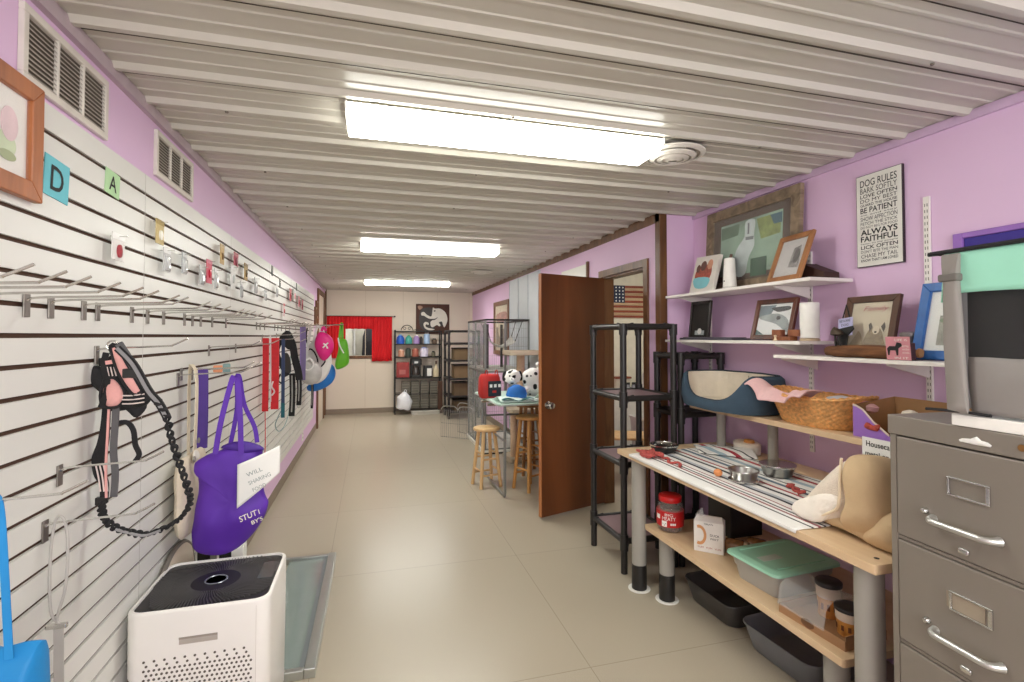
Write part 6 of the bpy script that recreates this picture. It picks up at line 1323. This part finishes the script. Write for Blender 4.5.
# ---- tall wire cage
WIRE = mat('cage_wire', '#8f918f', 0.35, 0.7)
CX0, CX1, CY0, CY1, CZ = 1.42, 2.0, 6.35, 7.5, 1.72
t = thing('wire_cat_cage', 'tall grey wire cage with clear panels and a pale middle shelf', 'cage', (CX0, CY0, 0))
cw, cdp = CX1-CX0, CY1-CY0
for x, y in ((0, 0), (cw, 0), (0, cdp), (cw, cdp), (0, cdp*0.55), (cw*0.45, 0)): MB().box(x-0.011, x+0.011, y-0.011, y+0.011, 0.05, CZ).obj('post', WIRE, t)
for z, nm in ((CZ, 'top_rail'), (1.05, 'middle_rail'), (0.06, 'bottom_rail')):
    mb = MB().box(-0.011, cw+0.011, -0.011, 0.011, z-0.022, z).box(-0.011, cw+0.011, cdp-0.011, cdp+0.011, z-0.022, z).box(-0.011, 0.011, 0, cdp, z-0.022, z).box(cw-0.011, cw+0.011, 0, cdp, z-0.022, z)
    mb.obj(nm, BLACKMT if z == CZ else WIRE, t)
mb = MB(); n = 30
for k in range(1, 24): mb.cyl((cw*k/24, 0, 0.06), (cw*k/24, 0, CZ), 0.0016, n=4)
for k in range(1, n): mb.cyl((0, cdp*k/n, 0.06), (0, cdp*k/n, CZ), 0.0016, n=4)
for k in range(1, 14):
    z = 0.06+(CZ-0.06)*k/14; mb.cyl((0, 0, z), (cw, 0, z), 0.0018, n=4).cyl((0, 0, z), (0, cdp, z), 0.0018, n=4)
o = mb.obj('wire_mesh', WIRE, t)
MB().box(0.012, cw-0.012, 0.012, cdp-0.012, 1.035, 1.065).obj('middle_shelf', mat('cage_shelf', '#c9c8c0', 0.5), t, bevel=0.003)
MB().box(-0.03, cw+0.02, -0.04, cdp+0.02, 0.0, 0.045).obj('base_tray', mat('cage_tray', '#dcd9d0', 0.5), t, bevel=0.006)
MB().box(-0.034, cw+0.02, -0.045, -0.040, 0.0, 0.02).obj('tray_edge', BLACKPL, t)
CP = glassm('cage_clear_panel', '#d5dad8', 0.22, 0.08)
MB().box(-0.006, -0.003, 0.02, cdp-0.02, 0.08, 1.02).obj('clear_side_panel', CP, t); MB().box(-0.006, -0.003, 0.02, cdp-0.02, 1.08, 1.69).obj('clear_side_panel', CP, t)
MB().box(0.03, 0.10, 0.25, 0.28, 1.07, 1.66).obj('dark_upright', mat('dark_upright', '#38312e', 0.6), t); MB().box(0.33, 0.36, 0.5, 0.53, 1.07, 1.66).obj('dark_upright', mat('dark_upright', '#38312e', 0.6), t)
t = thing('cat_hammock', 'pale grey cat hammock on dark straps slung inside the wire cage', 'hammock', (1.69, 6.60, 1.37))
MB().sheet(lambda u, v: (-0.17+0.34*u, -0.12+0.24*v, 0.14*(2*u-1)**2*(0.4+0.6*v) - 0.02*math.sin(v*PI)), 20, 10).obj('sling', mat('sling_grey', '#e8e5de', 0.9), t, smooth=True, solid=0.01)
for sx, sy in ((-1, -1), (1, -1), (-1, 1), (1, 1)): MB().ribbon([(sx*0.165, sy*0.10, 0.10 if sy > 0 else .05), (sx*0.25, sy*0.16, 0.33)], 0.022, 0.004, (0, 1, 0)).obj('strap', BLACKWEB, t)
# ---- low wire pen
t = thing('wire_pen', 'low silver wire pet pen standing on the floor near the black rack', 'pen', (1.02, 7.58, 0)); t.scale = (1, 1, 1.25)
wp = [(0.0, 0.0), (0.22, -0.19), (0.42, -0.36), (0.46, -0.02), (0.30, 0.30)]
mb = MB(); frm = MB()
for (a, b_) in zip(wp, wp[1:]):
    A, B_ = Vector((*a, 0)), Vector((*b_, 0)); n = 9
    for k in range(n+1):
        p = A.lerp(B_, k/n); mb.cyl(p, p+Vector((0, 0, 0.33)), 0.0028, n=6)
    for z in (0.01, 0.17): mb.cyl(A+Vector((0, 0, z)), B_+Vector((0, 0, z)), 0.003, n=6)
    frm.tube([A+Vector((0, 0, 0.33)), A.lerp(B_, 0.2)+Vector((0, 0, 0.37)), A.lerp(B_, 0.8)+Vector((0, 0, 0.37)), B_+Vector((0, 0, 0.33))], 0.006, 6, smooth=4)
mb.obj('pen_wires', mat('pen_silver', '#a8a8a4', 0.35, .7), t); frm.obj('top_rail', mat('pen_silver', '#a8a8a4', 0.35, .7), t, smooth=True)
# ---- far black rack with boxes
fr = tube_rack('tall black tubular rack near the back wall, filled with brown boxes', 1.37, 9.15, 0.55, 0.5, 1.60, (1.36, 1.05, 0.72, 0.40, 0.12), shelfmat=mat('rack_panel_dark', '#2b2628', 0.6))
for i, (z, h, c, lb) in enumerate(((1.05, .20, '#6f5c40', 'tan box on the upper filled shelf of the far black rack'), (0.72, .22, '#7a6547', 'plain brown box on the middle shelf of the far black rack'), (0.40, .22, '#6a5840', 'brown box on the lower shelf of the far black rack'), (0.12, .18, '#5f4f38', 'brown box on the bottom shelf of the far black rack'))):
    t = thing('storage_box', lb, 'box', (1.645, 9.36, z+0.009))
    MB().box(-0.17, 0.17, -0.15, 0.17, 0, h).obj('box_body', mat('box_'+c, c, 0.8), t, bevel=0.004); MB().box(-0.175, 0.175, -0.155, 0.175, h, h+0.025).obj('lid', mat('box_lid', '#3b332b', 0.7), t, bevel=0.003)
t = thing('wooden_board', 'narrow dark brown board standing between the metal shelf and black rack', 'board', (1.30, 9.9, 0), 0)
MB().box(-0.03, 0.06, 0, 0.03, 0, 0.62).obj('board', DKWOOD, t, bevel=0.003)
# ---- painting on the back wall
t = thing('cat_painting', 'square painting of a white curled animal on dark brown ground', 'painting', (1.21, YB-0.002, 1.545), 0)
MB().box(-0.335, 0.335, -0.03, 0, 0, 0.60).obj('canvas', mat('painting_brown', '#4a2a1c', 0.7, var=0.25, scale=6), t, bevel=0.003)
PB, PWt = cA('charcoal_paint', '#3a3434', var=.2, scale=8), cA('white_paint_layer', '#ddd8cc', var=.06, scale=10)
mb = MB()
def pp(m_, l, k, t_=3):
    q = catmull([Vector(((a-0.5)*0.67, 0, (1-b_)*0.60)) for a, b_ in l], t_, True); mb.m(m_).prism([(v.x, v.z) for v in q], -0.031-0.0012*k, -0.030, 'Y')
pp(PB, [(0.18, 0.16), (0.48, 0.14), (0.50, 0.5), (0.55, 0.85), (0.3, 0.9), (0.12, 0.75), (0.1, 0.4)], 1)
pp(cA('rust_paint', '#9c7a64', var=.2), [(0.05, 0.08), (0.14, 0.06), (0.2, 0.12), (0.1, 0.2)], 1)
pp(PWt, [(0.50, 0.12), (0.56, 0.15), (0.72, 0.15), (0.88, 0.28), (0.94, 0.5), (0.90, 0.68), (0.84, 0.78), (0.78, 0.66), (0.70, 0.75), (0.62, 0.70), (0.5, 0.78), (0.44, 0.74), (0.43, 0.60), (0.50, 0.52), (0.36, 0.48), (0.24, 0.40), (0.16, 0.38), (0.16, 0.29), (0.24, 0.27), (0.30, 0.34), (0.44, 0.42), (0.48, 0.30)], 2)
pp(PB, [(0.68, 0.62), (0.76, 0.58), (0.80, 0.68), (0.76, 0.76), (0.72, 0.68)], 3)
pp(PB, [(0.44, 0.50), (0.56, 0.49), (0.64, 0.44), (0.63, 0.47), (0.56, 0.53), (0.46, 0.54)], 3)
pp(PB, [(0.52, 0.22), (0.58, 0.21), (0.57, 0.25), (0.53, 0.25)], 3)
pp(PWt, [(0.22, 0.68), (0.28, 0.60), (0.37, 0.63), (0.37, 0.70), (0.31, 0.68), (0.28, 0.74), (0.36, 0.80), (0.5, 0.83), (0.55, 0.86), (0.4, 0.88), (0.27, 0.82)], 2)
mb.obj('painted_shapes', None, t)
# ---- metal baker's rack
t = thing('metal_shelf_rack', 'black wrought metal shelf rack with scroll top against the back wall', 'shelving unit', (0.46, 9.95, 0))
RWd, RD = 0.88, 0.30
for x in (0, RWd):
    MB().box(x-0.012, x+0.012, RD-0.024, RD, 0, 1.62).obj('post', BLACKMT, t); MB().box(x-0.012, x+0.012, 0, 0.024, 0, 1.62 if x == 0 else 1.60).obj('post', BLACKMT, t)
for z in (0.10, 0.39, 0.70, 1.10, 1.35, 1.60):
    mb = MB().box(0, RWd, 0, 0.014, z-0.02, z).box(0, RWd, RD-0.014, RD, z-0.02, z).box(0, 0.014, 0, RD, z-0.02, z).box(RWd-0.014, RWd, 0, RD, z-0.02, z)
    for k in range(1, 12): mb.cyl((RWd*k/12, 0, z-0.006), (RWd*k/12, RD, z-0.006), 0.004, n=6)
    mb.obj('shelf', BLACKMT, t)
MB().tube([(0.22+0.11*math.cos(a), 0.02, 1.61+0.10*math.sin(a)) for a in [PI*k/14 for k in range(15)]], 0.007, 6).obj('scroll', BLACKMT, t, smooth=True)
for s_ in (-1, 1): MB().tube([(0.22+s_*(0.05+0.045*math.cos(a)*(1-a/9)), 0.02, 1.645+0.035*math.sin(a)*(1-a/9)) for a in [k*0.45 for k in range(16)]], 0.005, 6).obj('scroll', BLACKMT, t, smooth=True)
MB().tube([(0.33, 0.02, 1.61), (0.42, 0.02, 1.63), (0.5, 0.02, 1.61), (0.38+0.1, 0.02, 1.60)], 0.005, 6, smooth=3).obj('scroll', BLACKMT, t, smooth=True)
for i, x in enumerate((0.12, 0.30, 0.48, 0.66)):
    t2 = thing('slatted_bin', ('leftmost', 'second', 'third', 'rightmost')[i] + ' grey slatted bin on the lower half of the metal rack', 'bin', (0.46+x+0.085, 10.08, 0.102))
    MB().box(-0.075, 0.075, -0.06, 0.10, 0, 0.52).obj('bin_body', mat('bin_grey', '#7c776c', 0.8, var=.1), t2, bevel=0.004)
    mb = MB()
    for k in range(10): mb.box(-0.07, 0.07, -0.064, -0.060, 0.02+k*0.05, 0.045+k*0.05)
    mb.obj('slats', mat('bin_slat', '#5f5a50', 0.8), t2)
# goods on the rack
def small(name, label, cat, x, z, prof_, m_, topm=None, y=10.07, e=2.0, sy=1.0):
    t = thing(name, label, cat, (0.46+x, y, z))
    MB().lathe(prof_, n=18, sy=sy).obj(name+'_body', m_, t, smooth=50)
    h = prof_[-1][1]; MB().lathe([(prof_[-2][0]*0.7, h-0.004), (prof_[-2][0]*0.7, h+0.022), (0.001, h+0.023)], n=14).obj('cap', topm or WHITE, t, smooth=50)
bag = lambda w_, h: [(0.001, 0), (w_, 0), (w_*1.08, h*.3), (w_*.95, h*.75), (w_*.5, h), (0.001, h)]
box_ = lambda w_, h: [(0.001, 0), (w_, 0), (w_, h*.95), (w_*.96, h), (0.001, h)]
c_ = lambda n, h, **k: mat('goods_'+n, h, 0.5, **k)
small('treat_bag', 'royal blue treat bag at the left of the second rack shelf', 'bag', 0.10, 1.351, bag(.075, .16), c_('blue', '#2458b8'), c_('lblue', '#86b4e0'))
small('treat_bag', 'green and teal treat bag beside the blue one on the rack', 'bag', 0.26, 1.351, bag(.065, .15), c_('teal', '#3f9d8e'), c_('green', '#62a35a'))
small('treat_bag', 'lilac treat bag in the middle of the second rack shelf', 'bag', 0.41, 1.351, bag(.06, .15), c_('lilac', '#a98bc4'))
small('black_tin', 'small black tin between the lilac bag and pale blue box', 'tin', 0.50, 1.351, box_(.03, .12), BLACKPL, BLACKPL)
small('pale_blue_box', 'tall pale blue box on the second rack shelf', 'box', 0.61, 1.351, box_(.06, .19), c_('pblue', '#a9c4e4'))
small('brown_cup', 'small brown cup at the right of the second rack shelf', 'cup', 0.76, 1.351, box_(.05, .08), c_('brown', '#5f4a3a'), BLACKPL)
small('peach_jar', 'peach coloured jar at the left of the third rack shelf', 'jar', 0.12, 1.101, box_(.055, .12), c_('peach', '#d09a80'), c_('peach2', '#e9cdbb'))
small('dark_green_mug', 'dark green mug on the third rack shelf', 'mug', 0.25, 1.101, box_(.05, .15), c_('dgreen', '#37423a'), BLACKPL)
small('copper_jar', 'copper red jar in the middle of the third rack shelf', 'jar', 0.39, 1.101, box_(.065, .14), c_('copper', '#a55a48'), c_('copper2', '#c98a78'))
small('lavender_box', 'white and lavender box right of the copper jar', 'box', 0.56, 1.101, box_(.08, .16), c_('lav', '#d9d3e6'), c_('lav2', '#7c8ab8'))
small('olive_tin', 'small olive tin at the right of the third rack shelf', 'tin', 0.74, 1.101, box_(.04, .08), c_('olive', '#64604c'), BLACKPL)
t = thing('red_box', 'large dark red box on the widest rack shelf', 'box', (0.61, 10.07, 0.701))
MB().box(-0.12, 0.12, -0.06, 0.09, 0, 0.29).obj('box_body', mat('goods_red', '#97312f', 0.5, var=.15, scale=12), t, bevel=0.004); MB().box(-0.07, 0.05, -0.064, -0.061, 0.06, 0.15).obj('printed_patch', mat('goods_pink', '#b96a66', 0.6), t)
t = thing('coffee_maker', 'black coffee maker in the middle of the metal rack', 'coffee maker', (0.86, 10.07, 0.701))
MB().rbox(-0.10, 0.10, -0.08, 0.11, 0, 0.04, 0.02).obj('base', BLACKPL, t, bevel=0.004); MB().rbox(-0.10, 0.10, 0.03, 0.11, 0.04, 0.24, 0.015).obj('water_tank', BLACKPL, t, bevel=0.004)
MB().rbox(-0.11, 0.11, -0.08, 0.11, 0.24, 0.36, 0.03).obj('filter_head', BLACKPL, t, bevel=0.006); MB().lathe([(0.001, .045), (0.07, .045), (0.075, .12), (0.055, .2), (0.05, .22), (0.001, .22)], (0, -0.02, 0), 18).obj('carafe', mat('carafe_glass', '#3a3430', 0.08, coat=1), t, smooth=50)
MB().box(-0.035, 0.035, -0.0835, -0.080, 0.27, 0.31).obj('display', STEEL, t)
t = thing('toaster', 'black and white narrow machine right of the coffee maker', 'machine', (1.09, 10.07, 0.701))
MB().rbox(-0.085, 0.085, -0.07, 0.09, 0, 0.22, 0.02).obj('machine_body', BLACKPL, t, bevel=0.004); MB().box(-0.02, 0.07, -0.075, -0.0705, 0.02, 0.17).obj('white_front', WHITE, t, bevel=0.002)
t = thing('cream_bottle', 'cream bottle with a dark neck at the right of the rack', 'bottle', (1.25, 10.05, 0.701))
MB().lathe([(0.001, 0), (.055, 0), (.06, .02), (.058, .14), (.03, .19), (.014, .21), (.014, .25)], n=18).obj('bottle_body', mat('bottle_cream', '#d6c5a4', 0.4), t, smooth=50); MB().lathe([(.016, .25), (.018, .31), (0.001, .312)], n=12).obj('stopper', DKWOOD, t, smooth=50)
t = thing('plastic_sack', 'crumpled white plastic sack on the bottom left of the rack', 'sack', (0.62, 9.90, 0.103))
MB().loft([(0, 0, 0, .11, .08), (0, 0, .04, .14, .10), (0.01, 0, .14, .15, .10), (0, 0, .24, .12, .08), (0.02, 0, .31, .05, .04), (0.02, 0, .33, .02, .02)], 22).wrinkle(0.035, 9).obj('sack_body', mat('sack_white', '#e6e8ec', 0.5), t, smooth=35)
MB().tube([(0.0, 0, .30), (0.02, 0, .37), (0.05, 0, .36), (0.04, 0, .30)], 0.006, 6, smooth=3).obj('handle', mat('sack_white', '#e6e8ec', 0.5), t, smooth=True)
t = thing('white_tub', 'low white tray on the bottom right of the metal rack', 'tray', (1.02, 9.88, 0.0))
MB().rbox(-0.26, 0.28, -0.06, 0.04, 0.0, 0.055, 0.02).obj('tray_body', mat('tray_pale', '#bdb8ad', 0.6), t, bevel=0.004); MB().rbox(-0.27, 0.29, -0.07, 0.05, 0.055, 0.065, 0.02).obj('rim', mat('tray_pale2', '#d5d0c6', 0.6), t)
# ---- pale panels and framed picture on the partition, board above the door
t = thing('pale_wall_panel', 'tall pale blue grey wall panel behind the open door', 'panel', (XP-0.001, 6.65, 0.0), RW)
MB().box(-0.68, 0.70, -0.020, 0, 0.11, 2.32).obj('panel_sheet', mat('panel_pale_blue', '#d6dce2', 0.5, var=.02), t)
for a in (-0.68, -0.22, 0.24, 0.67): MB().box(a, a+0.012, -0.026, -0.020, 0.11, 2.32).obj('batten', mat('batten_pale', '#bcc4cc', 0.5), t)
t = thing('white_notice_board', 'white board with a brown end strip above the open door', 'board', (XP-0.001, 4.86, 2.03), RW)
MB().box(-0.33, 0.33, -0.018, 0, 0, 0.17).obj('board', WHITE, t, bevel=0.002); MB().box(0.33, 0.36, -0.022, 0, -0.02, 0.19).obj('end_strip', OAKTRIM, t, bevel=0.002)
t = frame('wall_picture', 'tall wooden framed picture on the far lilac partition wall', (XP-0.002, 7.85, 1.20), RW, 0, 0.95, 0.86, 0.07, 0.03, wood('frame_umber', '#6b4a36', '#8a654b', 0.5, 6), 1, mat('picture_cream', '#cdbfa8', 0.7))
art(t, [(cA('rose_band', '#a9756a', var=.3), [(-0.3, 0.66), (0.3, 0.68), (0.3, 0.55), (0, 0.52), (-0.3, 0.55)]), (cA('umber_field', '#7d6a55', var=.35), [(-0.35, 0.45), (0.35, 0.4), (0.35, 0.12), (-0.35, 0.12)]), (cA('pale_field', '#b9aa90', var=.3), blob(-0.05, 0.4, 0.15, 0.12))], -0.012, 'print')
pane(t, 0.95, 0.86, 0.07, -0.016)
# ================================================================== ROOM BEHIND THE DOORWAY
t = thing('wooden_flag', 'rustic wooden stars and stripes flag on the wall beyond the doorway', 'flag', (3.23, 5.898, 1.735), 0)
FH, FW = 0.415, 0.76
for k in range(13):
    z = FH*(12-k)/13
    MB().box(-FW/2 if k > 6 else -FW/2+0.30, FW/2, -0.018, -0.001, z+0.002, z+FH/13-0.001).obj('stripe_board', wood('flag_red', '#7a3a2a', '#9a4e38', 0.7, 8, 'X') if k % 2 == 0 else wood('flag_tan', '#a98d6b', '#c4a985', 0.7, 8, 'X'), t)
MB().box(-FW/2, -FW/2+0.298, -0.020, -0.001, FH*6/13+0.002, FH).obj('canton_board', mat('flag_navy', '#232c42', 0.7), t)
for r_ in range(5):
    for q_ in range(6):
        cx_, cz_ = -FW/2+0.030+0.048*q_, FH*6/13+0.024+0.043*r_
        MB().prism([(cx_+(0.013 if i % 2 == 0 else 0.0055)*math.sin(i*PI/5), cz_+(0.013 if i % 2 == 0 else 0.0055)*math.cos(i*PI/5)) for i in range(10)], -0.0215, -0.0201, 'Y').obj('star', PAPER, t)
t = thing('white_counter', 'white cabinet against the wall in the room beyond the doorway', 'cabinet', (3.25, 5.62, 0))
MB().box(-0.42, 0.5, 0, 0.26, 0.05, 0.78).obj('cabinet_body', mat('counter_white', '#dedcd4', 0.5), t, bevel=0.004); MB().box(-0.44, 0.52, -0.02, 0.265, 0.78, 0.81).obj('countertop', mat('counter_top', '#e8e6de', 0.35), t, bevel=0.004)
for a in (-0.40, 0.06):
    d = MB().box(a, a+0.42, -0.014, -0.001, 0.09, 0.74).obj('door', mat('counter_white', '#dedcd4', 0.5), t, bevel=0.003); MB().sphere((a+0.38, -0.026, 0.45), 0.012).obj('knob', CHROME, d, smooth=True)
for i, x in enumerate((3.02, 3.10, 3.18, 3.26)):
    t = thing('glass_jar', ('leftmost', 'second', 'third', 'rightmost')[i] + ' small dark capped jar on the white cabinet beyond the doorway', 'jar', (x, 5.72, 0.811))
    MB().lathe([(0.001, 0), (.028, 0), (.03, .01), (.03, .07), (.02, .09), (0.001, .09)], n=16).obj('jar_body', mat('jar_smoke', '#8f9296', 0.15), t, smooth=50); MB().lathe([(.024, .085), (.024, .11), (0.001, .111)], n=14).obj('lid', INK, t, smooth=50)
t = thing('white_box', 'white upright box on the cabinet beyond the doorway', 'box', (3.40, 5.72, 0.811))
MB().box(-0.06, 0.06, -0.05, 0.08, 0, 0.22).obj('box_body', PAPER, t, bevel=0.003); MB().box(-0.04, 0.04, -0.053, -0.0505, 0.12, 0.16).obj('label', mat('label_grey', '#9aa0a3', 0.6), t)
t = thing('red_lidded_box', 'flat reddish wooden box on the wall ledge above the jars', 'box', (3.08, 5.80, 0.811))
MB().box(-0.10, 0.10, 0.0, 0.08, 0, 0.15).obj('box_body', mat('ledge_cream', '#cfc3b0', 0.6), t, bevel=0.003); MB().box(-0.11, 0.11, -0.01, 0.085, 0.15, 0.175).obj('lid', mat('lid_redwood', '#8a4a34', 0.5), t, bevel=0.003)
t = thing('white_bin', 'white plastic bin on the floor beyond the doorway', 'bin', (3.10, 5.22, 0))
MB().rings([[Vector((p[0]*s_, p[1]*s_, z_)) for p in rrect(-0.19, 0.19, -0.15, 0.15, 0.05, 5)] for z_, s_ in ((0.001, .82), (.55, .97), (.56, 1.03), (.58, 1.03), (.58, .95), (.05, .8))]).obj('bin_body', mat('bin_white', '#e2e0da', 0.4), t, smooth=50)
MB().box(-0.18, 0.18, -0.155, -0.148, 0.38, 0.40).obj('ridge', mat('bin_white', '#e2e0da', 0.4), t)
t = thing('folding_chair', 'light wooden chair just beyond the doorway', 'chair', (2.62, 4.85, 0), 70)
for x, y, h in ((-0.19, -0.18, 0.45), (0.19, -0.18, 0.45), (-0.19, 0.19, 0.92), (0.19, 0.19, 0.92)):
    MB().tube([(x*1.12, y*1.15, 0), (x, y, 0.45)] + ([(x, y*1.2, h)] if h > .5 else []), 0.015, 8).obj('leg', PINE, t, smooth=40)
MB().rbox(-0.21, 0.21, -0.20, 0.20, 0.44, 0.465, 0.05).obj('seat', PINE, t, bevel=0.006)
for z in (0.62, 0.76, 0.88): MB().box(-0.185, 0.185, 0.205, 0.22, z, z+0.05).obj('back_slat', PINE, t, bevel=0.004)
for y in (-0.19, 0.19): MB().cyl((-0.2, y*1.08, 0.2), (0.2, y*1.08, 0.2), 0.009).obj('stretcher', PINE, t, smooth=True)
